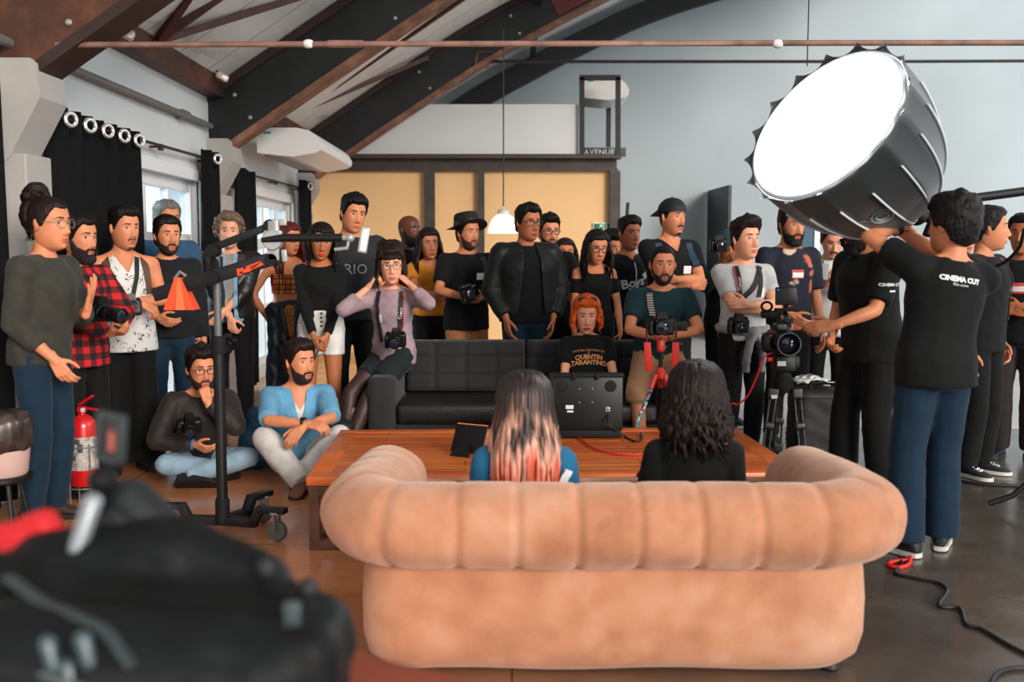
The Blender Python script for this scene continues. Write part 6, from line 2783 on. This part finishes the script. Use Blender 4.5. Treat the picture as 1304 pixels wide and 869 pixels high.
PPL['leather'] = person('curly grey-haired man in a black leather jacket over a light blue shirt', at(294, 8.15), 8.15, 1.76, 12, 'pale',
    hair=('curly', '#6d5a4c', dict(cap=dict(line=.004))), top=longs(cloth('pale_blue_shirt', '#7fa3bd'), inf=.012, sleeve=1.8, cut=lambda L: (L[:, 1] < .0) & (np.abs(L[:, 0]) < .035)), under=tee(cloth('grey_tee', '#8d8a86'), inf=.006, sleeve=0), jacket=longs(M_LEATHER, inf=.016, sleeve=1.75, hem=-.06, cut=opened(.075, .07)), bottom=pants(PANTS), shoes=('boot', '#141416', '#101012'),
    arms=(((-.05, -.225, .96), (.9, .3, -.4), dict(hd=(-.6, -.3, -.75), hn=(-.3, .8, .2), kind='soft')), ((-.03, -.245, .85), (.9, .3, -.4), dict(hd=(-.2, -.4, -1), hn=(-.5, .8, 0), kind='grip'))), head=(14, 3, 0))
strap(PPL['leather'], 'bag_strap', [(.10, .45), (.06, .25), (.03, .05)], .055, mat('strap_dark_brown', '#3a2620', .6), key='jbvh', off=.006)
PPL['redhair'] = person('red-haired woman in an orange checked crop top and glasses', at(366, 8.4), 8.4, 1.70, 30, 'light', g='f',
    hair=('long', '#5a1f1b', dict(locks=dict(L=.42, n=40))), glasses=('round', '#1a1412', .002), lips='#a33a34', top=tee(M_OPLAID, sleeve=0, hem=.17, neck=.34, inf=.010), bottom=pants(M_OPLAID, waist=.10),
    arms=(((.11, -.22, 1.02), (1, .2, -.5), dict(kind='soft')), ((.20, -.08, .92), (.8, .6, 0))), head=(52, 6, 0))
PPL['shorts'] = person('woman in a black long-sleeved top and white button shorts, hands clasped low', at(408, 7.35), 7.35, 1.67, 8, 'tan', g='f',
    hair=('long', '#15100f', dict(locks=dict(L=.26, n=40, amin=74, out=.0), cap=dict(th_top=.014))), lips='#c22b2c', top=longs(BLACK, inf=.008, hem=.04, sinf=.008, cut=scoop(.045, .11)), bottom=dict(m=cloth('white_denim', '#d9d7d3'), len=.46, wide=.02, inf=.016, waist=.11, name='shorts'),
    shoes=('shoe', '#2a2625', '#bdb8b0'), arms=(LOW_CLASP, ((.03, -.235, .80), (.9, .35, -.2), dict(hd=(-.25, -.25, -1), hn=(-.6, .6, 0), kind='soft'))), head=(16, 14, 4))
J = PPL['shorts']
q = MB()
for i in range(4):
    c_, n_ = J['tp']((.012, -.135, .085 - .032 * i)), None
    q.ball(c_ + V((0, .004, 0)), (.009, .006, .009), 8, 6)
q.build('button', mat('button_brown', '#4a3423', .4), J['root'])
PPL['tall'] = person('tall broad man in a charcoal tee towering over the woman in white shorts', at(447, 7.75), 7.75, 1.91, 22, 'light', fat=1.16, jaw=1.14,
    hair=('short', '#100d0d', dict(cap=dict(th_top=.03, front=.006))), top=tee(cloth('charcoal', '#24272a'), inf=.02, hem=-.12), bottom=pants(PANTS), head=(30, 10, 6))
letters(PPL['tall'], 'chest_print', 'RIO', .0, .24, .10, mat('print_grey', '#7e8486', .7))
PPL['bald'] = person('bald man with a full black beard, standing against the tan partition', at(520, 9.1), 9.1, 1.80, 45, 'dark', far=True, hair=('bald', '#000000'), beard=('full', '#120d0c', .012), top=tee(BLACK, inf=.02), bottom=pants(PANTS), head=(52, 0, 0))
PPL['yellow'] = person('long-haired woman in a mustard yellow top with folded arms', at(547, 8.7), 8.7, 1.66, 16, 'light', g='f', hair=('long', '#32191a', dict(locks=dict(L=.38, n=40))), lips='#a8463f',
    top=tee(cloth('mustard', '#d78a25'), inf=.020, sleeve=.4, hem=-.02, cut=scoop(.05, .09)), bottom=pants(PANTS), arms=(FOLD_A, FOLD_B), head=(18, 6, -4))
PPL['fedora'] = person('man in a black felt hat and black tee holding a camera at his waist', at(594, 8.3), 8.3, 1.75, 18, 'light', hair=('short', '#20150f'), hat=('fedora', mat('felt_black', '#101011', .85), -14), beard=('full', '#3b261c', .0018),
    top=tee(BLACK2, inf=.02, hem=-.16, sleeve=.75, flare=.06), bottom=dict(m=cloth('tan_shorts', '#b97a52'), len=.8, inf=.018, wide=.03, name='shorts'), arms=(((.0, -.29, 1.06), (.9, .2, -.7), dict(hd=(-.6, -.7, .2), hn=(-.6, .5, .3), kind='grip')), ((.09, -.30, 1.08), (1, .2, -.6), dict(hd=(-.5, -.7, .1), hn=(-.5, .6, .3), kind='grip'))), head=(36, 2, 0))
J = PPL['fedora']
patch(J, 'name_tag', .085, .285, .075, .055, M_TAG)
strap(J, 'backpack_strap', [(.125, .44), (.13, .36), (.15, .25)], .05, M_STRAP)
PPL['bomber'] = person('big man in glasses and an open black bomber jacket, hands in jeans pockets', at(670, 7.82), 7.82, 1.83, 14, 'tan', fat=1.15, jaw=1.10, hair=('short', '#130f0e', dict(cap=dict(front=.012))), glasses=('square', '#151313', .0024),
    top=tee(BLACK, inf=.024, hem=-.10), jacket=longs(cloth('bomber', '#0f1213', rough=.5), inf=.036, hem=-.05, sinf=.03, sleeve=1.9, cut=opened(.06, .11)), bottom=pants(JEANS, inf=.018), arms=(POCKET, POCKET), head=(30, 4, 0))
for sx in (1, -1):
    strap(PPL['bomber'], 'zipper', [(sx * .062, .42), (sx * .085, .2), (sx * .11, .0)], .008, mat('zip_metal', '#8d9292', .4, metal=.6), key='bvh', off=.014)
PPL['specs'] = person('young man with square glasses looking out from behind the bomber jacket', at(697, 8.55), 8.55, 1.77, 10, 'light', far=True, hair=('quiff', '#17110f'), glasses=('square', '#151313', .0022), beard=('full', '#2a1a15', .0022), top=tee(BLACK, inf=.02), bottom=pants(PANTS), head=(18, 4, 0))
PPL['peek'] = person('brown-haired woman peeking out between the bomber jacket and the off-shoulder top', at(719, 8.9), 8.9, 1.56, 4, 'light', g='f', far=True, hair=('long', '#3c2220', dict(locks=dict(L=.36, n=36))), lips='#9e4540', top=longs(cloth('grey_dark', '#2b2b2d'), inf=.012), bottom=pants(PANTS), head=(6, 0, 0))
PPL['offshoulder'] = person('dark-haired woman in glasses and a black off-shoulder top looking down', at(757, 8.05), 8.05, 1.63, 10, 'light', g='f', hair=('long', '#171011', dict(locks=dict(L=.34, n=44, swirl=.0))), glasses=('square', '#161010', .0024), lips='#b55a54',
    top=tee(BLACK, inf=.012, sleeve=.62, hem=-.10, flare=.05, cut=lambda L: ((L[:, 2] > .355) & (np.abs(L[:, 0]) > .105) & (np.abs(L[:, 0]) < .25)) | ((L[:, 2] > .40) & (L[:, 1] < .02) & (np.abs(L[:, 0]) < .08))), bottom=pants(PANTS),
    arms=(((.20, -.12, .86), (.5, 1, 0), dict(hd=(-.2, -.3, -1), kind='grip')), ((.20, -.10, .84), (.5, 1, 0))), head=(14, 16, 0))
PPL['afro'] = person('person with a round dark afro hidden behind the woman in the off-shoulder top', at(778, 8.95), 8.95, 1.60, 14, 'tan', g='f', far=True, hair=('afro', '#120d0d'), top=longs(BLACK, inf=.014), bottom=pants(PANTS), head=(24, 0, 0))
PPL['jersey'] = person('young man in a black baseball shirt with white script', at(799, 8.42), 8.42, 1.74, 22, 'tan', hair=('fade', '#120e0d', dict(cap=dict(th_top=.032))), top=tee(BLACK2, inf=.02, hem=-.14, cut=vcut(.06, .055)), bottom=pants(PANTS), head=(26, 0, 0))
J = PPL['jersey']
letters(J, 'script', 'Boys', -.02, .235, .105, M_PRINT, tilt=12, bold=.003)
letters(J, 'script_line', 'But', .0, .165, .08, M_PRINT, tilt=12, bold=.003)
strap(J, 'white_piping', [(.0, .40), (.0, .1)], .008, M_PRINT)
patch(J, 'chest_badge', .10, .30, .06, .05, M_PRINT, tilt=30)
PPL['cap'] = person('tall man in a backwards black cap and black vee neck tee with folded arms', at(852, 7.88), 7.88, 1.88, 20, 'light', hair=('buzz', '#17110f'), hat=('cap', mat('cap_black', '#121416', .7), 0), beard=('goatee', '#2a1b15', .003),
    top=tee(BLACK2, inf=.02, hem=-.12, cut=vcut(.10, .085)), bottom=pants(PANTS), arms=(FOLD_A, FOLD_B), head=(34, 2, 0))
J = PPL['cap']
for sx in (1, -1):
    strap(J, 'backpack_strap', [(sx * .125, .445), (sx * .128, .36), (sx * .14, .28)], .055, M_STRAPBLUE)
patch(J, 'name_tag', .075, .255, .075, .055, M_TAG)
# ------------------------------------------------------------------ right of the black sofa
PPL['folded'] = person('man in a pale grey tee with a hooded top tied round his waist', at(946, 6.85), 6.85, 1.66, 14, 'pale', hair=('quiff', '#2b1d19', dict(cap=dict(front=.03, th_top=.032))), top=tee(cloth('pale_grey', '#b3b4b4'), inf=.016, hem=-.08), bottom=pants(PANTS), arms=(FOLD_A, FOLD_B), head=(24, -2, 0), jaw=1.06, beard=None)
J = PPL['folded']
patch(J, 'name_tag', .075, .27, .06, .07, M_TAG)
strap(J, 'shoulder_strap', [(.10, .45), (.0, .30), (-.10, .20)], .035, M_STRAP, off=.008)
M_HOOD = cloth('grey_marl', '#85878a')
q = MB()
ww = [J['tp'](((.178) * math.cos(t), .0 + .128 * math.sin(t), .01 + .015 * math.sin(t))) for t in np.linspace(0, 2 * PI, 28, endpoint=False)]
q.tube(ww, .030, 10, closed=True)
q.ball(J['tp']((.02, -.155, -.01)), (.045, .035, .04), 12, 9)
for dx in (-.05, .05):
    q.tube([J['tp']((.02, -.16, -.01)), J['tp']((.02 + dx, -.175, -.09)), J['tp']((.02 + dx * 1.3, -.165, -.20)), J['tp']((.02 + dx * 1.2, -.15, -.30))], [.025, .036, .036, .03], 10, .6)
va, na, fs = remesh(q, .010, 2)
va = va + na * (.006 * fbm(va, 60))[:, None]
mesh_obj('tied_hoodie', va.tolist(), fs, M_HOOD, J['root'], True)
PPL['shooter'] = person('man in a teal beanie holding a camera up to his eye', at(923, 8.3), 8.3, 1.625, 6, 'tan', far=False, hair=('buzz', '#17110f'), hat=('beanie', mat('beanie_teal', '#1d3f45', .9, bump=(90, .4)), 0), top=longs(cloth('charcoal_dark', '#1c1f21'), inf=.02), bottom=pants(PANTS),
    arms=(((.055, -.25, 1.42), (.7, .1, -1), dict(hd=(-.4, -.3, .6), hn=(-.8, .3, .2), kind='grip')), ((.085, -.22, 1.45), (.9, .1, -1), dict(hd=(-.5, -.4, .6), hn=(-.8, .3, .2), kind='grip'))), head=(4, 6, 0))
PPL['floral'] = person('bearded man in a navy floral tee with a red-edged name sticker', at(1003, 7.45), 7.45, 1.80, 14, 'light', hair=('short', '#17110f'), beard=('full', '#141110', .013), top=tee(M_FLORAL, inf=.022, hem=-.12, sleeve=.85), bottom=pants(PANTS), arms=(((.22, -.10, .84), (.5, 1, 0)), ((.10, -.24, .96), (1, .3, -.4), dict(kind='soft'))), head=(16, 6, 0))
J = PPL['floral']
nt_ = patch(J, 'name_tag', -.005, .285, .09, .062, M_TAGRED)
patch(J, 'tag_field', -.005, .279, .08, .034, M_TAG, off=.006, par=nt_)
PPL['phone'] = person('man in a white tee with backpack straps looking down at his phone', at(1056, 7.9), 7.9, 1.70, -16, 'pale', hair=('short', '#15100f'), beard=('goatee', '#201613', .003), top=tee(cloth('white_tee', '#d3d4d3'), inf=.018, hem=-.16, flare=.08), bottom=pants(PANTS),
    arms=(((.02, -.27, 1.24), (.8, .0, -1), dict(hd=(-.5, -.7, .5), hn=(-.4, .5, .8), kind='grip')), ((.03, -.28, 1.23), (.9, .1, -1), dict(hd=(-.4, -.7, .5), hn=(-.3, .5, .8), kind='grip'))), head=(-6, 26, 0))
J = PPL['phone']
for sx in (1, -1):
    strap(J, 'backpack_strap', [(sx * .118, .445), (sx * .125, .34), (sx * .135, .20)], .05, M_STRAP)
q = MB()
q.tube([front_hit(J, x_, z_, off=.006)[0] for x_, z_ in ((-.055, .455), (-.05, .40), (-.02, .31), (0, .27), (.02, .31), (.05, .40), (.055, .455))], .003, 6)
q.build('necklace', mat('necklace_dark', '#3d3a38', .4, metal=.5), J['root'])
PPL['operator'] = person('bearded camera operator in black with a hand on the video camera lens', at(1112, 5.75), 5.75, 1.76, -72, 'light', fat=1.10, hair=('short', '#1b1310'), beard=('full', '#150f0e', .020), top=tee(BLACK, inf=.024, hem=-.16, sleeve=.82, sinf=.026), bottom=pants(PANTS, inf=.022, wide=.02), lean=7, shoes=('canvas', '#23364a', '#dcdcd8'),
    arms=(((.19, -.40, 1.03), (.4, .6, -1), dict(hd=(-.35, -.9, -.1), hn=(-.8, .3, -.4), kind='soft')), ((.10, -.20, .94), (.9, .6, -.3), dict(kind='soft'))), head=(-80, 14, 0), legs=(None, ((.11, -.10, .085), (.1, -1, 0))))
J = PPL['operator']
PPL['softbox'] = person('man seen from behind in blue jeans, arms raised to the softbox', at(1194, 4.66), 4.66, 1.71, 188, 'light', face=False, hair=('short', '#170f0d', dict(cap=dict(th_top=.034, th_side=.022, back=.006))), top=tee(BLACK, inf=.026, hem=-.13, sleeve=.62, sinf=.026, flare=.05), bottom=pants(JEANS, inf=.020, wide=.03), shoes=('shoe', '#161819', '#c9c6c0'),
    arms=(((.035, -.31, 1.595), (1.5, -.2, .35), dict(hd=(-.75, -.15, .6), hn=(-.5, -.6, .2), kind='grip')), ((-.02, -.40, 1.60), (.9, -.2, -.6), dict(hd=(-.3, -.2, .9), hn=(-.4, -.6, .2), kind='grip'))), head=(208, -4, 0), legs=(((.13, .02, .085), (.1, -1, 0), dict(fy=22)), ((.10, -.06, .085), (.1, -1, 0), dict(fy=-34))), lean=2, roll=-9)
J = PPL['softbox']
letters(J, 'collar_print', 'CINEMA CUT', .015, .375, .032, M_PRINT, back=True, bold=.002)
letters(J, 'collar_print', 'film crew', .015, .35, .020, M_PRINT, back=True)
q = MB()
el, wr = J['A'][1][:2]
d_ = (wr - el).normalized()
x_, y_, _ = frame_from(d_)
q.tube([wr - d_ * .015 + (x_ * math.cos(t) + y_ * math.sin(t)) * .032 for t in np.linspace(0, 2 * PI, 18, endpoint=False)], .010, 8, closed=True)
q.box(wr - d_ * .015 + V((0, .035, 0)), (.03, .012, .034), bev=.003)
q.build('watch', mat('watch_black', '#101113', .3), J['root'])
J = PPL['operator']
el, sh_ = J['A'][1][0], J['sh'][1]
vs, fs = text_mesh('CINEMA CUT', .023, .0008)
ROTM = Matrix.Rotation(R(90), 4, 'X')
pm = sh_.lerp(el, .45)


def side_hit(dy, dz):
    h = J['bvh'].ray_cast(pm + V((.4, dy, dz)), V((-1, 0, 0)))
    return (h[0] if h[0] is not None else pm + V((.08, dy, dz))) + V((.004, 0, 0))


mesh_obj('sleeve_print', [side_hit(v.x, v.y) for v in vs], fs, M_PRINT, J['root'], False)
mesh_obj('sleeve_mark', [side_hit(y_ * .022, -.035 + z_ * .005) for y_, z_ in ((-1, -1), (1, -1), (1, 1), (-1, 1))], [(0, 1, 2, 3)], M_PRINT, J['root'], False)
PPL['bagstrap'] = person('man in black with a brown bag strap, behind the softbox holder', at(1252, 6.35), 6.35, 1.73, 40, 'light', hair=('short', '#1b120f'), top=tee(BLACK2, inf=.026, hem=-.14, sleeve=.9), bottom=pants(PANTS, wide=.02), shoes=('canvas', '#1a1a1c', '#d8d3ca'), arms=(((.25, -.02, .86), (.5, 1, 0), dict(kind='soft')), None), head=(70, 0, 0))
strap(PPL['bagstrap'], 'bag_strap', [(.10, .45), (.11, .30), (.10, .06)], .045, M_STRAPBR)
PPL['edge'] = person('person in a black tee with a red and white sticker at the right edge', at(1300, 6.9), 6.9, 1.70, -30, 'tan', hair=('short', '#15100f'), top=tee(BLACK2, inf=.022, hem=-.13), bottom=pants(cloth('brown_black', '#2a2523'), wide=.02), arms=(((.02, -.25, 1.10), (.8, -.3, -.9), dict(hd=(-1, 0, 0), kind='soft')), ((.02, -.24, 1.07), (.8, -.3, -.9), dict(hd=(-1, 0, 0), kind='soft'))), head=(-40, 0, 0))
nt_ = patch(PPL['edge'], 'name_tag', -.03, .27, .12, .075, M_TAGRED)
patch(PPL['edge'], 'tag_field', -.03, .265, .11, .035, M_TAG, off=.006, par=nt_)
PPL['hidden'] = person('person in brown trousers and tan shoes, mostly hidden behind the softbox holder', at(1222, 8.3), 8.3, 1.70, 30, 'light', far=True, hair=('short', '#1b120f'), top=tee(BLACK2, inf=.02), bottom=pants(cloth('brown', '#4a3122')), shoes=('shoe', '#8a4a26', '#5a3420'), head=(10, 0, 0))
# ------------------------------------------------------------------ seated people
PPL['lilac'] = person('woman in a lilac blouse sitting on the sofa arm, lifting her hair', at(500, 7.1) - .02, 7.1, 1.66, -36, 'pale', g='f', pelvis=(.0, .03, .735), lean=3, twist=30, hair=('updo', '#2d1a17', dict(bangs=.050, locks=dict(L=.20, n=26, amin=70, out=.01))), glasses=('round', '#4a2f28', .0017), lips='#c2665e',
    top=longs(cloth('lilac', '#9a8389'), inf=.018, sleeve=1.55, hem=-.10, sinf=.02, wr=.006), bottom=dict(m=cloth('dark_teal_skirt', '#1a2124'), len=.55, inf=.018, wide=.02, name='shorts'), shoes=('shoe', '#1a1a1c', '#1a1a1c'),
    arms=(((.15, -.08, 1.285), (1.1, -.5, -1.3), dict(hd=(-.7, .2, .6), hn=(-.5, .3, -.5), kind='soft')), ((.16, -.08, 1.255), (1.1, -.5, -1.3), dict(hd=(-.5, .1, .8), hn=(-.7, .3, -.3), kind='grip'))),
    legs=(((-.02, -.45, .085), (-.1, -1, .6)), ((.10, -.40, .085), (.3, -1, .7))), head=(10, 4, -3))
J = PPL['lilac']
M_TIGHTS = mat('sheer_tights', '#3a2420', .55)
for s in (1, -1):
    hp, kn, an, o = J['LG'][s]
    q = MB()
    k = J['k']
    q.cap(hp.lerp(kn, .4), kn, .080 * k, .059 * k)
    mid = kn.lerp(an, .3)
    q.cap(kn, mid, .058 * k, .0605 * k)
    q.cap(mid, an, .0605 * k, .040 * k)
    va, na, fs = remesh(q, .011, 3)
    mesh_obj('tights_leg', va.tolist(), fs, M_TIGHTS, J['root'], True)
patch(J, 'name_tag', -.075, .26, .05, .06, M_TAG)
PPL['teal'] = person('man in a dark teal tee sitting behind the small camera tripod', at(840, 7.1), 7.1, 1.73, 0, 'light', pelvis=(0, .05, .735), lean=16, hair=('buzz', '#1a1210'), beard=('full', '#22160f', .004), top=tee(cloth('teal_tee', '#153138'), inf=.018, hem=-.06), bottom=dict(m=cloth('khaki', '#b08663'), len=1.15, inf=.02, wide=.02, name='shorts'),
    arms=(((.035, -.36, .88), (1, .1, -.5), dict(hd=(-.6, -.6, -.2), hn=(-.3, .5, .7), kind='soft')), ((.04, -.37, .87), (1, .1, -.5), dict(hd=(-.5, -.7, .1), hn=(-.3, .5, .7), kind='soft'))), legs=(((.17, -.40, .085), (.5, -1, .5)), ((.17, -.38, .085), (.5, -1, .5))), head=(2, 2, 0))
J = PPL['teal']
M_WEAVE = custom('patterned_strap', lambda nt, co, b: mixc(nt, stripes(nt, co, 2, 60), '#b9aca6', '#4a3d3c'), .8)
strap(J, 'patterned_strap', [(-.09, .45), (-.085, .38), (-.055, .26)], .042, M_WEAVE)
patch(J, 'name_tag', -.025, .22, .085, .05, M_TAG)
PPL['orange'] = person('woman with short orange hair and red lips on the black sofa', at(750, 7.0), 7.0, 1.62, 2, 'pale', g='f', pelvis=(0, -.02, .44), lean=-24, hair=('bob', '#d2571a', dict(locks=dict(L=.15, n=40, amin=60, r=.019, wave=.012), cap=dict(th_top=.03, th_side=.022, front=.012))), lips='#c3141c',
    top=tee(BLACK, inf=.016, hem=-.04, sleeve=.7), bottom=pants(PANTS), arms=(((.17, -.26, .50), (.6, .6, -.4)), ((.17, -.24, .48), (.6, .6, -.4))), legs=(((.12, -.52, .085), (.1, -1, 1)), ((.12, -.52, .085), (.1, -1, 1))), head=(0, 10, 0))
J = PPL['orange']
M_PRY = mat('print_orange', '#d99356', .7)
letters(J, 'film_print', 'WRITTEN AND DIRECTED', .0, .305, .021, M_PRY)
letters(J, 'film_print', 'BY', .0, .287, .016, M_PRY)
letters(J, 'film_print', 'QUENTIN', .0, .256, .046, M_PRY, bold=.0015)
letters(J, 'film_print', 'TARANTINO', .0, .216, .046, M_PRY, bold=.0015)
q = MB()
for s in (1, -1):
    q.tube([J['MH'] @ (V((s * (.034 + .026 * math.cos(t)), -.078 - .0 * t, .128 + .016 * math.sin(t))) * J['hs']) for t in np.linspace(0, 2 * PI, 14, endpoint=False)], .003, 6, closed=True)
    q.ball(J['MH'] @ (V((s * .034, -.078, .128)) * J['hs']), (.024, .006, .015), 10, 6)
q.build('sunglasses', mat('sunglass_dark', '#1d2426', .15), J['root'])
PPL['floordark'] = person('man in a dark jacket sitting cross-legged on the floor, hand on his mouth', at(250, 6.35), 6.35, 1.62, 22, 'light', pelvis=(0, .06, .135), lean=20, hair=('short', '#2c1b15', dict(cap=dict(front=.012, th_top=.034))), glasses=('square', '#171313', .0018), beard=('full', '#2c1b15', .003),
    top=longs(cloth('dark_jacket', '#2b2522', rough=.6), inf=.028, hem=-.08, sinf=.026, wr=.006), bottom=pants(cloth('light_denim', '#8aa4b5')), shoes=('shoe', '#151313', '#151313'),
    arms=(((.03, -.33, .56), (.8, -.3, -1), dict(hd=(-.25, .25, 1), hn=(-.3, .9, .1), kind='fist')), ((.06, -.28, .27), (1, .2, -.2), dict(hd=(-.7, -.5, -.3), hn=(0, .6, .5), kind='soft'))),
    legs=(((-.10, -.34, .075), (1.5, -.3, .35), dict(fy=70, fr=50)), ((-.14, -.22, .075), (1.5, -.3, .3), dict(fy=-70, fr=-50))), head=(34, 4, 0))
q = MB()
J = PPL['floordark']
wr, el = J['A'][-1][1], J['A'][-1][0]
d_ = (wr - el).normalized()
x_, y_, _ = frame_from(d_)
q.tube([wr - d_ * .01 + (x_ * math.cos(t) + y_ * math.sin(t)) * .030 for t in np.linspace(0, 2 * PI, 16, endpoint=False)], .007, 8, closed=True)
q.build('wristband', mat('blue_band', '#2d6fb0', .5), J['root'])
PPL['floorblue'] = person('man in a light blue denim shirt sitting on the floor', at(376, 6.32), 6.32, 1.67, 20, 'light', pelvis=(0, .08, .15), lean=16, hair=('quiff', '#2e1a14', dict(cap=dict(front=.012))), beard=('full', '#22140f', .006),
    top=longs(cloth('blue_shirt', '#5f97b8'), inf=.022, sleeve=.98, hem=-.06, sinf=.022, cut=vcut(.26, .06)), under=tee(cloth('white_inner', '#d0ccc8'), inf=.006, sleeve=0, cut=vcut(.13, .09)), bottom=pants(cloth('off_white', '#cdc9c4'), inf=.02, wide=.015), shoes=('shoe', '#7a5238', '#3d2a1e'),
    arms=(((-.03, -.42, .40), (1, .1, -.1), dict(hd=(-.6, -.5, -.45), hn=(-.2, .4, -.9), kind='soft')), ((.0, -.40, .42), (1, .1, -.1), dict(hd=(-.8, -.5, -.1), hn=(-.1, .5, -.8), kind='soft'))),
    legs=(((-.05, -.42, .080), (.9, -.5, .9), dict(fy=30)), ((.06, -.50, .080), (.75, -.4, 1), dict(fy=-18))), head=(46, 0, 0))
J = PPL['floorblue']
wr, el = J['A'][-1][1], J['A'][-1][0]
d_ = (wr - el).normalized()
x_, y_, _ = frame_from(d_)
q = MB()
q.tube([wr - d_ * .02 + (x_ * math.cos(t) + y_ * math.sin(t)) * .031 for t in np.linspace(0, 2 * PI, 16, endpoint=False)], .009, 8, closed=True)
q.ball(wr - d_ * .02 + V((0, -.01, .034)), (.022, .022, .008), 12, 8)
q.build('watch', mat('watch_black', '#101113', .3), J['root'])
# ------------------------------------------------------------------ two women on the tan sofa, from behind
def ombre(nt, co, b):
    sx = nd(nt, 'ShaderNodeSeparateXYZ')
    nt.links.new(co, sx.inputs[0])
    n = nd(nt, 'ShaderNodeTexNoise', Scale=30.0, Detail=3.0)
    mp = nd(nt, 'ShaderNodeMapping')
    mp.inputs['Scale'].default_value = (1, 1, .12)
    nt.links.new(co, mp.inputs[0])
    nt.links.new(mp.outputs[0], n.inputs['Vector'])
    z = addm(nt, sx.outputs[2], addm(nt, addm(nt, n.outputs[0], .5, 'SUBTRACT'), .55, 'MULTIPLY'))
    return ramp(nt, addm(nt, addm(nt, z, .56, 'SUBTRACT'), 2.2, 'MULTIPLY'), [(.02, '#c9553c'), (.16, '#d87a62'), (.32, '#d8a28e'), (.44, '#9a705c'), (.56, '#38211b'), (.85, '#1c100d')])


M_OMBRE = custom('pink_ombre_hair', ombre, .5)
PPL['pink'] = person('woman with long dark-to-pink hair in a blue jacket, sitting on the tan sofa', at(668, 3.76), 3.78, 1.60, 180, 'pale', g='f', face=False, pelvis=(0, -.12, .265), lean=-16, hair=('long', '#3b2520', dict(m=M_OMBRE, crown=70, locks=dict(L=.43, n=120, r=.012, amin=70, out=.035, wave=.010, wf=6), cap=dict(th_top=.022, th_side=.02))),
    top=longs(cloth('blue_jacket_bright', '#1d5f83'), inf=.03, hem=-.06, sinf=.028), bottom=pants(JEANS), arms=(((.17, -.34, .40), (.25, .6, -1)), ((.17, -.34, .40), (.25, .6, -1))), legs=(((.12, -.55, .085), (.1, -1, 1)), ((.12, -.55, .085), (.1, -1, 1))), head=(176, 2, 0))
J = PPL['pink']
strap(J, 'white_stripe', [(.13, .40), (.09, .36), (.04, .33)], .03, mat('stripe_white', '#dfe3e6', .7), back=True, thick=.012)
strap(J, 'white_stripe', [(-.18, .41), (-.15, .34), (-.13, .26)], .03, mat('stripe_white', '#dfe3e6', .7), back=True, thick=.012)
PPL['dark'] = person('woman with a wavy dark bob in a black top on the tan sofa', at(889, 3.76), 3.78, 1.63, 180, 'light', g='f', face=False, pelvis=(0, -.12, .295), lean=-16, hair=('bob', '#281713', dict(crown=70, locks=dict(L=.27, n=110, r=.013, amin=62, out=.045, wave=.020, wf=12, curlin=.02), cap=dict(th_top=.024, th_side=.022))),
    top=longs(BLACK, inf=.016, hem=-.06, sinf=.012), bottom=pants(PANTS), arms=(((.17, -.34, .42), (.3, .6, -1)), ((.17, -.34, .42), (.3, .6, -1))), legs=(((.12, -.55, .085), (.1, -1, 1)), ((.12, -.55, .085), (.1, -1, 1))), head=(172, 3, 0))
mesh_obj('leopard_lining', LEO[1].tolist(), LEO[2], M_LEOPARD, LEO[0], True)


def neck_strap(cam_key, J, pts, m, key='bvh', edge=None, word=None):
    """a camera's strap, round its wearer's neck"""
    cr = CAMS[cam_key]
    c = cr.location
    k = J['k']
    s = strap(J, 'neck_strap', pts, .030 * k / .95, m, key=key, off=.010, parent=cr)
    if edge:
        strap(J, 'strap_edge', [(x + .017 * (1 if x > 0 else -1), z) for x, z in pts[:4]], .006, edge, key=key, off=.013, parent=cr)
    return s


M_CREDGE = mat('strap_red_edge', '#b3261f', .6)
neck_strap('lilac', PPL['lilac'], [(-.085, .45), (-.082, .36), (-.075, .22), (-.055, .08)], M_STRAP, edge=None)
neck_strap('lilac', PPL['lilac'], [(.085, .45), (.088, .36), (.080, .22), (.055, .08)], M_STRAP, edge=M_CREDGE)
neck_strap('folded', PPL['folded'], [(-.085, .45), (-.088, .38), (-.09, .25)], M_STRAP, edge=M_CREDGE)
neck_strap('folded', PPL['folded'], [(.085, .45), (.07, .36), (.05, .24)], M_STRAP)
neck_strap('leather', PPL['leather'], [(-.06, .43), (-.06, .2), (-.04, .0)], M_STRAP)
letters(PPL['lilac'], 'strap_word', 'Canon', .085, .30, .030, M_PRINT, tilt=80, off=.017)
letters(PPL['folded'], 'strap_word', 'Canon', -.089, .33, .032, M_PRINT, tilt=90, off=.017)
